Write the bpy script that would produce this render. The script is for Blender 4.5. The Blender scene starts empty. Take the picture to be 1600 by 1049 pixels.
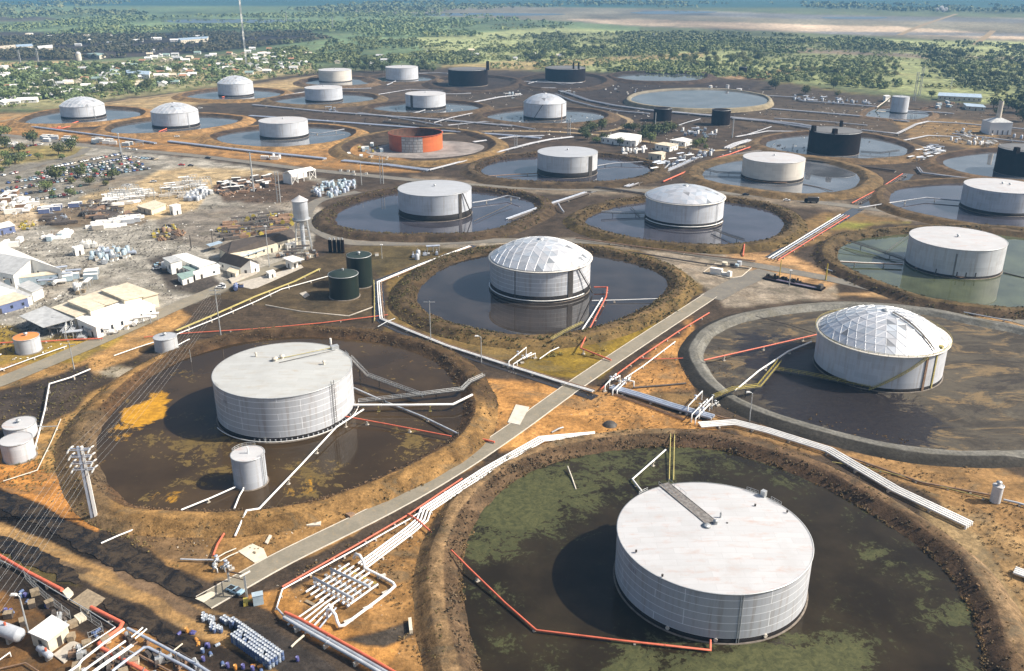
import bpy, math, random
import numpy as np
from mathutils import Vector, Matrix
R = math.radians
random.seed(7)
# ------------------------------------------------------------------ camera model (used to turn survey pixels into ground points)
CX, CY, FL, CAMH = 800.0, 524.5, 1400.0, 135.0
PITCH = math.atan(569.5 / FL)
CP, SP = math.cos(PITCH), math.sin(PITCH)
def g(px, py, z=0.0):
    vx = (px - CX) / FL; vy = (CY - py) / FL
    dx, dy, dz = vx, CP + vy * SP, -SP + vy * CP
    t = (z - CAMH) / dz
    return Vector((dx * t, dy * t, z))
def pj(P):
    x, y, z = P[0], P[1], P[2] - CAMH
    f = y * CP - z * SP; u = y * SP + z * CP
    return (CX + FL * x / f, CY - FL * u / f)
def ppm(px, py):
    return (py + 45.0) * CP / CAMH
def hgt(px, py, py2):
    """height of a vertical standing at pixel (px,py) whose top shows at row py2"""
    P = g(px, py); lo, hi = 0.0, 134.0
    for _ in range(40):
        m = (lo + hi) / 2
        if pj((P.x, P.y, m))[1] > py2: lo = m
        else: hi = m
    return lo
col = bpy.context.scene.collection
# ------------------------------------------------------------------ mesh builder
class MB:
    def __init__(s):
        s.v = []; s.f = []; s.sm = []; s.mi = []; s.uv = {}; s.m = 0
    def add(s, vs, fs, smooth=False):
        o = len(s.v); s.v.extend([tuple(v) for v in vs])
        for f in fs:
            s.f.append(tuple(i + o for i in f)); s.sm.append(smooth); s.mi.append(s.m)
        return o
    def box(s, c, sx, sy, sz, rz=0.0, tx=1.0, ty=1.0):
        """box standing on c (base centre); tx, ty taper the top"""
        ca, sa = math.cos(rz), math.sin(rz); vs = []
        for k, (a, b) in enumerate(((1, 1), (tx, ty))):
            for ux, uy in ((-1, -1), (1, -1), (1, 1), (-1, 1)):
                x, y = ux * sx / 2 * a, uy * sy / 2 * b
                vs.append((c[0] + x * ca - y * sa, c[1] + x * sa + y * ca, c[2] + k * sz))
        s.add(vs, [(3, 2, 1, 0), (4, 5, 6, 7), (0, 1, 5, 4), (1, 2, 6, 5), (2, 3, 7, 6), (3, 0, 4, 7)])
    def tube(s, pts, r, n=8, cap=True, smooth=True):
        pts = [Vector(p) for p in pts]
        P = [pts[0]]
        for p in pts[1:]:
            if (p - P[-1]).length > 1e-4: P.append(p)
        if len(P) < 2: return
        rings = []; up0 = None
        for i, p in enumerate(P):
            d1 = (P[i] - P[i - 1]).normalized() if i else (P[1] - P[0]).normalized()
            d2 = (P[i + 1] - P[i]).normalized() if i < len(P) - 1 else d1
            t = (d1 + d2)
            t = t.normalized() if t.length > 1e-5 else d1
            k = 1.0 / max(0.45, math.sqrt(max(0.0, (1 + d1.dot(d2)) / 2)))
            ref = Vector((0, 0, 1)) if abs(t.z) < .9 else Vector((1, 0, 0))
            if up0 is not None and (up0 - t * up0.dot(t)).length > .2: ref = up0
            a = (ref - t * ref.dot(t)).normalized(); b = t.cross(a); up0 = a
            bend = (d2 - d1)
            bn = bend.normalized() if bend.length > 1e-4 else None
            ring = []
            for j in range(n):
                w = 2 * math.pi * j / n
                q = a * math.cos(w) * r + b * math.sin(w) * r
                if bn is not None: q += bn * q.dot(bn) * (k - 1)
                ring.append(p + q)
            rings.append(ring)
        vs = [q for rg in rings for q in rg]; fs = []
        for i in range(len(P) - 1):
            for j in range(n):
                fs.append((i * n + j, i * n + (j + 1) % n, (i + 1) * n + (j + 1) % n, (i + 1) * n + j))
        s.add(vs, fs, smooth)
        if cap:
            s.add(rings[0], [tuple(range(n - 1, -1, -1))]); s.add(rings[-1], [tuple(range(n))])
    def lathe(s, c, prof, n=32, smooth=True, a0=0.0, a1=None, uv=False):
        """prof: list of (r, z) from bottom/outside; about the vertical through c"""
        full = a1 is None
        if full: a1 = a0 + 2 * math.pi
        m = n if full else n + 1
        vs = []
        for (r, z) in prof:
            for j in range(m):
                w = a0 + (a1 - a0) * j / n
                vs.append((c[0] + r * math.cos(w), c[1] + r * math.sin(w), c[2] + z))
        fs = []
        for i in range(len(prof) - 1):
            for j in range(n):
                j2 = (j + 1) % m
                fs.append((i * m + j, i * m + j2, (i + 1) * m + j2, (i + 1) * m + j))
        o = len(s.f); s.add(vs, fs, smooth)
        if uv:
            L = 0.0; S = [0.0]
            for a, b in zip(prof, prof[1:]): L += math.hypot(b[0] - a[0], b[1] - a[1]); S.append(L)
            rr = max(p[0] for p in prof); k = o
            for i in range(len(prof) - 1):
                for j in range(n):
                    u0 = (a1 - a0) * j / n * rr; u1 = (a1 - a0) * (j + 1) / n * rr
                    s.uv[k] = ((u0, S[i]), (u1, S[i]), (u1, S[i + 1]), (u0, S[i + 1])); k += 1
    def disc(s, c, r, n=32, z=0.0):
        s.add([(c[0] + r * math.cos(2 * math.pi * j / n), c[1] + r * math.sin(2 * math.pi * j / n), c[2] + z) for j in range(n)], [tuple(range(n))])
    def cyl(s, c, r, h, n=16, r2=None):
        s.lathe(c, [(r, 0), (r if r2 is None else r2, h)], n); s.disc(c, r if r2 is None else r2, n, h)
    def prism(s, poly, z0, z1):
        n = len(poly)
        A = sum(poly[i][0] * poly[(i + 1) % n][1] - poly[(i + 1) % n][0] * poly[i][1] for i in range(n))
        if A < 0: poly = poly[::-1]
        vs = [(p[0], p[1], z0) for p in poly] + [(p[0], p[1], z1) for p in poly]
        s.add(vs, [tuple(range(n - 1, -1, -1)), tuple(range(n, 2 * n))] + [(i, (i + 1) % n, n + (i + 1) % n, n + i) for i in range(n)])
    def quad(s, a, b, c, d): s.add([a, b, c, d], [(0, 1, 2, 3)])
    def obj(s, name, mats, parent=None, origin=None, colors=None):
        if not isinstance(mats, (list, tuple)): mats = [mats]
        o0 = Vector(parent.location) if parent is not None and origin is None else Vector(origin or (0, 0, 0))
        if parent is not None and parent.parent is not None and origin is None: o0 = o0 + Vector(parent.parent.location)
        me = bpy.data.meshes.new(name)
        me.from_pydata([(v[0] - o0.x, v[1] - o0.y, v[2] - o0.z) for v in s.v], [], s.f)
        for m in mats: me.materials.append(m)
        me.polygons.foreach_set('use_smooth', s.sm)
        if len(mats) > 1: me.polygons.foreach_set('material_index', s.mi)
        if s.uv:
            ul = me.uv_layers.new(name='UVMap')
            for k, q in s.uv.items():
                p = me.polygons[k]
                for li, uvv in zip(p.loop_indices, q): ul.data[li].uv = uvv
        if colors is not None:
            ca = me.color_attributes.new('Col', 'FLOAT_COLOR', 'POINT')
            arr = np.ones((len(s.v), 4), np.float32); c = np.asarray(colors, np.float32); arr[:, :c.shape[1]] = c
            ca.data.foreach_set('color', arr.ravel())
        me.update()
        o = bpy.data.objects.new(name, me); col.objects.link(o)
        if parent is not None: o.parent = parent
        else: o.location = o0
        return o
def thing(name, label, cat, loc, group=None):
    o = bpy.data.objects.new(name, None); col.objects.link(o); o.empty_display_size = 0.5
    o.location = (loc[0], loc[1], loc[2] if len(loc) > 2 else 0.0)
    return tag(o, label, cat, group)
def tag(o, label, cat, group=None):
    o['label'] = label; o['category'] = cat
    if group: o['group'] = group
    return o
def struct(o, kind='structure'):
    o['kind'] = kind; return o
def copy_tree(o, loc, rz=0.0, label=None, group=None):
    c = o.copy(); col.objects.link(c); c.location = loc; c.rotation_euler = (0, 0, rz)
    if label: c['label'] = label
    if group: c['group'] = group
    for ch in o.children:
        d = ch.copy(); col.objects.link(d); d.parent = c
        for g2 in ch.children:
            e = g2.copy(); col.objects.link(e); e.parent = d
    return c
def smooth_closed(pts, n):
    P = [np.array(p[:2]) for p in pts]; m = len(P); out = []
    for i in range(m):
        a, b, c, d = P[i - 1], P[i], P[(i + 1) % m], P[(i + 2) % m]
        for k in range(12):
            t = k / 12
            out.append(.5 * ((2 * b) + (c - a) * t + (2 * a - 5 * b + 4 * c - d) * t * t + (3 * b - a - 3 * c + d) * t ** 3))
    return resample(np.array(out + [out[0]]), n)
def smooth_open(pts, step=None, n=None):
    P = [np.array(p[:2], float) for p in pts]
    P = [2 * P[0] - P[1]] + P + [2 * P[-1] - P[-2]]; out = []
    for i in range(1, len(P) - 2):
        a, b, c, d = P[i - 1], P[i], P[i + 1], P[i + 2]
        for k in range(10):
            t = k / 10
            out.append(.5 * ((2 * b) + (c - a) * t + (2 * a - 5 * b + 4 * c - d) * t * t + (3 * b - a - 3 * c + d) * t ** 3))
    out.append(P[-2]); return np.array(out)
def resample(A, n):
    s = np.r_[0, np.cumsum(np.hypot(*(A[1:] - A[:-1]).T))]
    t = np.linspace(0, s[-1], n, endpoint=False)
    return np.c_[np.interp(t, s, A[:, 0]), np.interp(t, s, A[:, 1])]
# value noise (numpy) for ground painting and relief
_rs = np.random.RandomState(3); _T = _rs.rand(256, 256)
def vnoise(x, y):
    x = np.asarray(x, float); y = np.asarray(y, float)
    xi = np.floor(x).astype(int); yi = np.floor(y).astype(int); fx = x - xi; fy = y - yi
    fx = fx * fx * (3 - 2 * fx); fy = fy * fy * (3 - 2 * fy)
    T = lambda a, b: _T[a % 256, b % 256]
    return (T(xi, yi) * (1 - fx) + T(xi + 1, yi) * fx) * (1 - fy) + (T(xi, yi + 1) * (1 - fx) + T(xi + 1, yi + 1) * fx) * fy
def fbm(x, y, o=4):
    s = 0; a = .5; t = 0
    for k in range(o):
        s = s + a * vnoise(x * 2 ** k + 17 * k, y * 2 ** k + 31 * k); t += a; a *= .55
    return s / t
# ------------------------------------------------------------------ materials
def nodes(name):
    m = bpy.data.materials.new(name); m.use_nodes = True
    nt = m.node_tree; b = nt.nodes['Principled BSDF']
    return m, nt, b, (lambda t, **k: _nn(nt, t, k))
def _nn(nt, t, k):
    n = nt.nodes.new(t)
    for a, v in k.items(): setattr(n, a, v)
    return n
def rgba(c): return (c[0], c[1], c[2], 1.0)
def mixc(nt, fac, a, b, mode='MIX'):
    n = nt.nodes.new('ShaderNodeMix'); n.data_type = 'RGBA'; n.blend_type = mode
    for sock, v in ((n.inputs[0], fac), (n.inputs[6], a), (n.inputs[7], b)):
        if hasattr(v, 'is_linked') or hasattr(v, 'links'): nt.links.new(v, sock)
        elif isinstance(v, (int, float)): sock.default_value = v
        else: sock.default_value = rgba(v)
    return n.outputs[2]
def ramp(nt, src, lo, hi, a=0.0, b=1.0):
    n = nt.nodes.new('ShaderNodeMapRange'); n.clamp = True; n.interpolation_type = 'SMOOTHSTEP'
    nt.links.new(src, n.inputs[0])
    for i, v in zip((1, 2, 3, 4), (lo, hi, a, b)): n.inputs[i].default_value = v
    return n.outputs[0]
def noise(nt, vec, scale, detail=4, rough=.6, dist=0.0):
    n = nt.nodes.new('ShaderNodeTexNoise'); n.inputs['Scale'].default_value = scale
    n.inputs['Detail'].default_value = detail; n.inputs['Roughness'].default_value = rough; n.inputs['Distortion'].default_value = dist
    if vec is not None: nt.links.new(vec, n.inputs['Vector'])
    return n.outputs['Fac']
def coords(nt, kind='Object', scale=None):
    t = nt.nodes.new('ShaderNodeTexCoord'); o = t.outputs[kind]
    if scale:
        mp = nt.nodes.new('ShaderNodeMapping'); mp.inputs['Scale'].default_value = scale
        nt.links.new(o, mp.inputs['Vector']); o = mp.outputs[0]
    return o
def bump(nt, b, h, strength, dist):
    n = nt.nodes.new('ShaderNodeBump'); n.inputs['Strength'].default_value = strength; n.inputs['Distance'].default_value = dist
    nt.links.new(h, n.inputs['Height']); nt.links.new(n.outputs[0], b.inputs['Normal'])
def paint(name, c, rough=.55, metal=0.0, var=.25, scale=.6, dirt=None, dirt_amt=.35, spec=.4):
    """painted or weathered surface: tone variation plus patches of dirt or rust"""
    m, nt, b, N = nodes(name)
    v = coords(nt)
    f = noise(nt, v, scale, 5, .65)
    cc = mixc(nt, ramp(nt, f, .3, .7), [x * (1 - var) for x in c], [min(1, x * (1 + var * .6)) for x in c])
    if dirt is not None:
        f2 = noise(nt, v, scale * 2.3, 6, .7, .4)
        cc = mixc(nt, ramp(nt, f2, .56, .72, 0, dirt_amt), cc, dirt)
    nt.links.new(cc, b.inputs['Base Color'])
    b.inputs['Roughness'].default_value = rough; b.inputs['Metallic'].default_value = metal
    b.inputs['Specular IOR Level'].default_value = spec
    return m
def shell_mat(name, c, seam, h=2.0, w=9.0, seam_amt=.55, stain=(.3, .27, .24), stain_amt=.35, size=.06, panel=.12, rough=.5):
    """tank shell: courses of plates with visible joints, streaks running down"""
    m, nt, b, N = nodes(name)
    uv = coords(nt, 'UV')
    br = N('ShaderNodeTexBrick'); nt.links.new(uv, br.inputs['Vector'])
    br.inputs['Scale'].default_value = 1.0; br.inputs['Brick Width'].default_value = w; br.inputs['Row Height'].default_value = h
    br.inputs['Mortar Size'].default_value = size; br.offset = .37; br.offset_frequency = 3; br.inputs['Mortar Smooth'].default_value = .3; br.inputs['Bias'].default_value = 0
    br.inputs['Color1'].default_value = rgba([x * (1 - panel) for x in c]); br.inputs['Color2'].default_value = rgba([min(1, x * (1 + panel)) for x in c])
    br.inputs['Mortar'].default_value = rgba(c)
    cc = mixc(nt, .75, c, br.outputs['Color'])
    mp = N('ShaderNodeMapping'); mp.inputs['Scale'].default_value = (1.0, .06, 1); nt.links.new(uv, mp.inputs['Vector'])
    st = noise(nt, mp.outputs[0], .9, 6, .7)
    cc = mixc(nt, ramp(nt, st, .47, .68, 0, stain_amt), cc, stain)
    big = noise(nt, uv, .12, 4, .6)
    cc = mixc(nt, ramp(nt, big, .35, .7, 0, .22), cc, [x * .72 for x in c])
    mm = N('ShaderNodeMath', operation='MULTIPLY'); nt.links.new(br.outputs['Fac'], mm.inputs[0]); mm.inputs[1].default_value = seam_amt
    cc = mixc(nt, mm.outputs[0], cc, seam)
    nt.links.new(cc, b.inputs['Base Color']); b.inputs['Roughness'].default_value = rough; b.inputs['Specular IOR Level'].default_value = .35
    return m
def roof_mat(name, c, c2, c3, amt=.35, rough=.6):
    """roof plates: strips of plate, rust blush and dust"""
    m, nt, b, N = nodes(name)
    v = coords(nt)
    br = N('ShaderNodeTexBrick'); nt.links.new(v, br.inputs['Vector']); br.inputs['Scale'].default_value = 1
    br.inputs['Brick Width'].default_value = 7; br.inputs['Row Height'].default_value = 2.1; br.inputs['Mortar Size'].default_value = .05
    br.inputs['Color1'].default_value = rgba([x * .95 for x in c]); br.inputs['Color2'].default_value = rgba([min(1, x * 1.04) for x in c]); br.inputs['Mortar'].default_value = rgba([x * .86 for x in c])
    f = noise(nt, coords(nt, 'Object', (.35, 1, 1)), .45, 6, .7, .3); f2 = noise(nt, v, .12, 4, .6)
    cc = mixc(nt, ramp(nt, f, .5, .72, 0, amt), br.outputs['Color'], c2)
    cc = mixc(nt, ramp(nt, f2, .45, .7, 0, .5), cc, c3)
    nt.links.new(cc, b.inputs['Base Color']); b.inputs['Roughness'].default_value = rough; b.inputs['Specular IOR Level'].default_value = .3
    return m
def earth_attr(name, var=.5, bumpd=.25, tint=(.42, .22, .07), tamt=.3, sc=1.0, darkc=(.05, .04, .03), damt=.5, speck=.5):
    """soil whose broad colour is stored on the mesh; clods, stains, tufts and dust added here"""
    m, nt, b, N = nodes(name)
    at = N('ShaderNodeVertexColor', layer_name='Col'); v = coords(nt)
    f0 = noise(nt, v, .021 * sc, 7, .68, .6); f1 = noise(nt, v, .10 * sc, 8, .7, .5); f2 = noise(nt, v, .8 * sc, 6, .75); f4 = noise(nt, coords(nt, 'Object', (1, 1.4, 1)), .045 * sc, 8, .72, 1.2)
    def mul(a, b2):
        n = N('ShaderNodeMath', operation='MULTIPLY'); nt.links.new(a, n.inputs[0]); nt.links.new(b2, n.inputs[1]); return n.outputs[0]
    k = mul(mul(ramp(nt, f1, .28, .72, 1 - var, 1 + var * .75), ramp(nt, f2, .28, .72, .62, 1.32)), ramp(nt, f4, .3, .7, 1 - var * .6, 1 + var * .45))
    vs = N('ShaderNodeVectorMath', operation='SCALE'); nt.links.new(at.outputs[0], vs.inputs[0]); nt.links.new(k, vs.inputs['Scale'])
    lm = N('ShaderNodeRGBToBW'); nt.links.new(at.outputs[0], lm.inputs[0]); lv = ramp(nt, lm.outputs[0], .025, .17)
    cc = mixc(nt, mul(lv, ramp(nt, f0, .5, .7, 0, tamt)), vs.outputs[0], mixc(nt, .6, vs.outputs[0], tint))
    cc = mixc(nt, mul(lv, ramp(nt, f4, .5, .36, 0, .45)), cc, mixc(nt, .75, vs.outputs[0], (.16, .145, .10)))
    f3 = noise(nt, coords(nt, 'Object', (1.3, .8, 1)), .06 * sc, 9, .74, .9)
    cc = mixc(nt, ramp(nt, f3, .57, .66, 0, damt), cc, mixc(nt, .7, vs.outputs[0], darkc))
    f5 = noise(nt, v, .42 * sc, 8, .78, .4)
    cc = mixc(nt, ramp(nt, f5, .585, .64, 0, speck), cc, mixc(nt, .75, vs.outputs[0], (.045, .04, .022)))
    cc = mixc(nt, mul(lv, ramp(nt, f5, .37, .31, 0, speck * .6)), cc, mixc(nt, .5, vs.outputs[0], (.55, .44, .30)))
    nt.links.new(cc, b.inputs['Base Color']); b.inputs['Roughness'].default_value = .95; b.inputs['Specular IOR Level'].default_value = .15
    h = N('ShaderNodeMath', operation='ADD'); nt.links.new(f1, h.inputs[0]); nt.links.new(f2, h.inputs[1])
    bump(nt, b, h.outputs[0], .8, bumpd)
    return m
def water_mat(name, deep, scum=None, scum2=None, rough=.03, scale=.09, ior=1.33, spec=.5):
    """standing water; the mesh attribute says how much scum or weed floats on it"""
    m, nt, b, N = nodes(name)
    v = coords(nt)
    f = noise(nt, v, scale * .5, 5, .6)
    base = mixc(nt, ramp(nt, f, .35, .7), [x * .7 for x in deep], [x * 1.35 for x in deep])
    b.inputs['Roughness'].default_value = rough; b.inputs['IOR'].default_value = ior; b.inputs['Specular IOR Level'].default_value = spec
    rp = noise(nt, v, .9, 3, .5); bump(nt, b, rp, .012, .04)
    if scum is not None:
        at = N('ShaderNodeVertexColor', layer_name='Col'); sep = N('ShaderNodeSeparateColor'); nt.links.new(at.outputs[0], sep.inputs[0])
        n1 = noise(nt, v, scale, 10, .74, .8); n2 = noise(nt, v, scale * 7, 8, .75, .5)
        a1 = N('ShaderNodeMath', operation='ADD'); nt.links.new(n1, a1.inputs[0]); nt.links.new(sep.outputs[0], a1.inputs[1])
        a2 = N('ShaderNodeMath', operation='MULTIPLY_ADD'); nt.links.new(n2, a2.inputs[0]); a2.inputs[1].default_value = .8; nt.links.new(a1.outputs[0], a2.inputs[2])
        fac = ramp(nt, a2.outputs[0], 1.27, 1.34)
        sc = mixc(nt, ramp(nt, n2, .35, .65), scum, scum2)
        b2 = N('ShaderNodeBsdfPrincipled'); nt.links.new(sc, b2.inputs['Base Color']); b2.inputs['Roughness'].default_value = .8; b2.inputs['Specular IOR Level'].default_value = .2
        a3 = N('ShaderNodeMath', operation='MULTIPLY_ADD'); nt.links.new(n2, a3.inputs[0]); a3.inputs[1].default_value = .35
        a4 = N('ShaderNodeMath', operation='ADD'); nt.links.new(n1, a4.inputs[0]); nt.links.new(sep.outputs[1], a4.inputs[1]); nt.links.new(a4.outputs[0], a3.inputs[2])
        og = ramp(nt, a3.outputs[0], 1.10, 1.2)
        sc2 = mixc(nt, og, sc, mixc(nt, ramp(nt, n2, .4, .6), (.55, .28, .02), (.34, .17, .015)))
        nt.links.new(sc2, b2.inputs['Base Color'])
        mx = N('ShaderNodeMath', operation='MAXIMUM'); nt.links.new(fac, mx.inputs[0]); nt.links.new(og, mx.inputs[1])
        film = ramp(nt, a2.outputs[0], 1.16, 1.36, 0, .35)
        base = mixc(nt, film, base, [x * .45 for x in scum])
        ms = N('ShaderNodeMixShader'); nt.links.new(mx.outputs[0], ms.inputs[0]); nt.links.new(b.outputs[0], ms.inputs[1]); nt.links.new(b2.outputs[0], ms.inputs[2])
        nt.links.new(ms.outputs[0], nt.nodes['Material Output'].inputs['Surface'])
    nt.links.new(base, b.inputs['Base Color'])
    return m
M = {}
M['white_pipe'] = paint('white_pipe_paint', (.80, .79, .76), .45, 0, .12, .4, (.45, .36, .27), .3)
M['grey_pipe'] = paint('grey_pipe_paint', (.50, .53, .57), .4, .2, .15, .4, (.35, .28, .22), .3)
M['blue_pipe'] = paint('blue_grey_pipe_paint', (.42, .47, .56), .4, .2, .15, .4, (.3, .26, .22), .3)
M['red_pipe'] = paint('red_pipe_paint', (.62, .145, .08), .5, 0, .2, .5, (.35, .12, .07), .4)
M['rust_pipe'] = paint('rusty_pipe', (.26, .165, .105), .7, .1, .3, .8, (.45, .39, .32), .6)
M['dark_pipe'] = paint('dark_pipe', (.09, .075, .065), .6, .1, .3, .8, (.25, .2, .15), .5)
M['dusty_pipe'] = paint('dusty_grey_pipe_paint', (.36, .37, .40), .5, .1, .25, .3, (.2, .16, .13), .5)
M['yellow'] = paint('yellow_paint', (.46, .37, .07), .5, 0, .2, .8, (.35, .28, .08), .4)
M['olive_rail'] = paint('dull_yellow_paint', (.40, .34, .12), .6, 0, .2, .8, (.2, .16, .08), .4)
M['steel'] = paint('galvanised_steel', (.46, .48, .49), .45, .4, .15, 1.2, (.3, .26, .22), .3)
M['dark_steel'] = paint('dark_steel', (.07, .062, .055), .6, .2, .3, 1.0, (.2, .14, .1), .4)
M['concrete'] = paint('concrete', (.44, .40, .34), .9, 0, .2, .5, (.25, .2, .15), .4)
M['pale_concrete'] = paint('pale_concrete', (.58, .53, .45), .9, 0, .15, .5, (.3, .24, .18), .3)
M['black_band'] = paint('black_coating', (.016, .013, .012), .7, 0, .4, .5, (.05, .038, .03), .4, .2)
M['black_tank'] = paint('black_tank_paint', (.012, .008, .008), .9, 0, .4, .3, (.04, .028, .024), .5, .1)
M['white_wall'] = paint('white_wall', (.78, .77, .73), .8, 0, .08, .5, (.5, .44, .36), .3)
M['cream_wall'] = paint('cream_wall', (.62, .56, .44), .8, 0, .12, .5, (.4, .33, .24), .3)
M['blue_wall'] = paint('blue_wall', (.13, .165, .31), .7, 0, .15, .5)
M['light_blue'] = paint('light_blue_paint', (.36, .45, .51), .6, 0, .15, .6, (.4, .4, .38), .3)
M['glass'] = paint('dark_window_glass', (.03, .035, .045), .1, 0, .1, .5)
M['wood'] = paint('weathered_wood', (.28, .22, .145), .85, 0, .3, 1.5)
M['rubber'] = paint('dark_rubber', (.02, .02, .02), .8, 0, .2, 1)
def roofing(name, c, ribs=1.2, rough=.5, rust=None, amt=.4):
    m, nt, b, N = nodes(name)
    v = coords(nt)
    wv = N('ShaderNodeTexWave', wave_type='BANDS', bands_direction='X'); wv.inputs['Scale'].default_value = ribs; wv.inputs['Distortion'].default_value = .2
    nt.links.new(coords(nt, 'UV'), wv.inputs['Vector'])
    f = noise(nt, v, .35, 5, .65)
    cc = mixc(nt, ramp(nt, f, .3, .7), [x * .8 for x in c], [min(1, x * 1.12) for x in c])
    if rust is not None: cc = mixc(nt, ramp(nt, noise(nt, v, .9, 6, .7, .3), .52, .7, 0, amt), cc, rust)
    nt.links.new(cc, b.inputs['Base Color']); b.inputs['Roughness'].default_value = rough; b.inputs['Specular IOR Level'].default_value = .4
    bump(nt, b, wv.outputs['Fac'], .35, .08)
    return m
M['white_roof'] = roofing('white_sheet_roof', (.80, .79, .75), rust=(.6, .52, .42), amt=.25)
M['grey_roof'] = roofing('grey_sheet_roof', (.46, .47, .47), rust=(.36, .31, .27), amt=.35)
M['cream_roof'] = roofing('cream_sheet_roof', (.66, .58, .44), rust=(.55, .37, .22), amt=.5)
M['brown_roof'] = roofing('dark_brown_roof', (.075, .06, .05), rust=(.12, .08, .06), amt=.4, rough=.8)
M['blue_roof'] = roofing('blue_grey_roof', (.36, .46, .56), rust=(.3, .3, .3), amt=.2)
M['green_roof'] = roofing('green_grey_roof', (.26, .36, .33), rust=(.3, .3, .25), amt=.3)
# ------------------------------------------------------------------ ground sheet: rows and columns follow the view so that near ground is finely divided
def inside(poly, X, Y):
    c = np.zeros(X.shape, bool); n = len(poly)
    for i in range(n):
        x1, y1 = poly[i]; x2, y2 = poly[(i + 1) % n]
        if y1 == y2: continue
        k = ((y1 > Y) != (y2 > Y)) & (X < (x2 - x1) * (Y - y1) / (y2 - y1) + x1)
        c ^= k
    return c
def sdist(poly, X, Y):
    d = np.full(X.shape, 1e9); n = len(poly)
    for i in range(n):
        x1, y1 = poly[i]; x2, y2 = poly[(i + 1) % n]
        dx, dy = x2 - x1, y2 - y1; L = dx * dx + dy * dy + 1e-9
        t = np.clip(((X - x1) * dx + (Y - y1) * dy) / L, 0, 1)
        d = np.minimum(d, np.hypot(X - x1 - t * dx, Y - y1 - t * dy))
    return np.where(inside(poly, X, Y), d, -d)
soil, orange, tan, dark, brown = (.24, .15, .07), (.50, .245, .075), (.40, .31, .19), (.055, .042, .032), (.062, .048, .036)
yard, asphalt, oil, olive = (.31, .29, .25), (.20, .185, .155), (.022, .018, .016), (.17, .14, .04)
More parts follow.
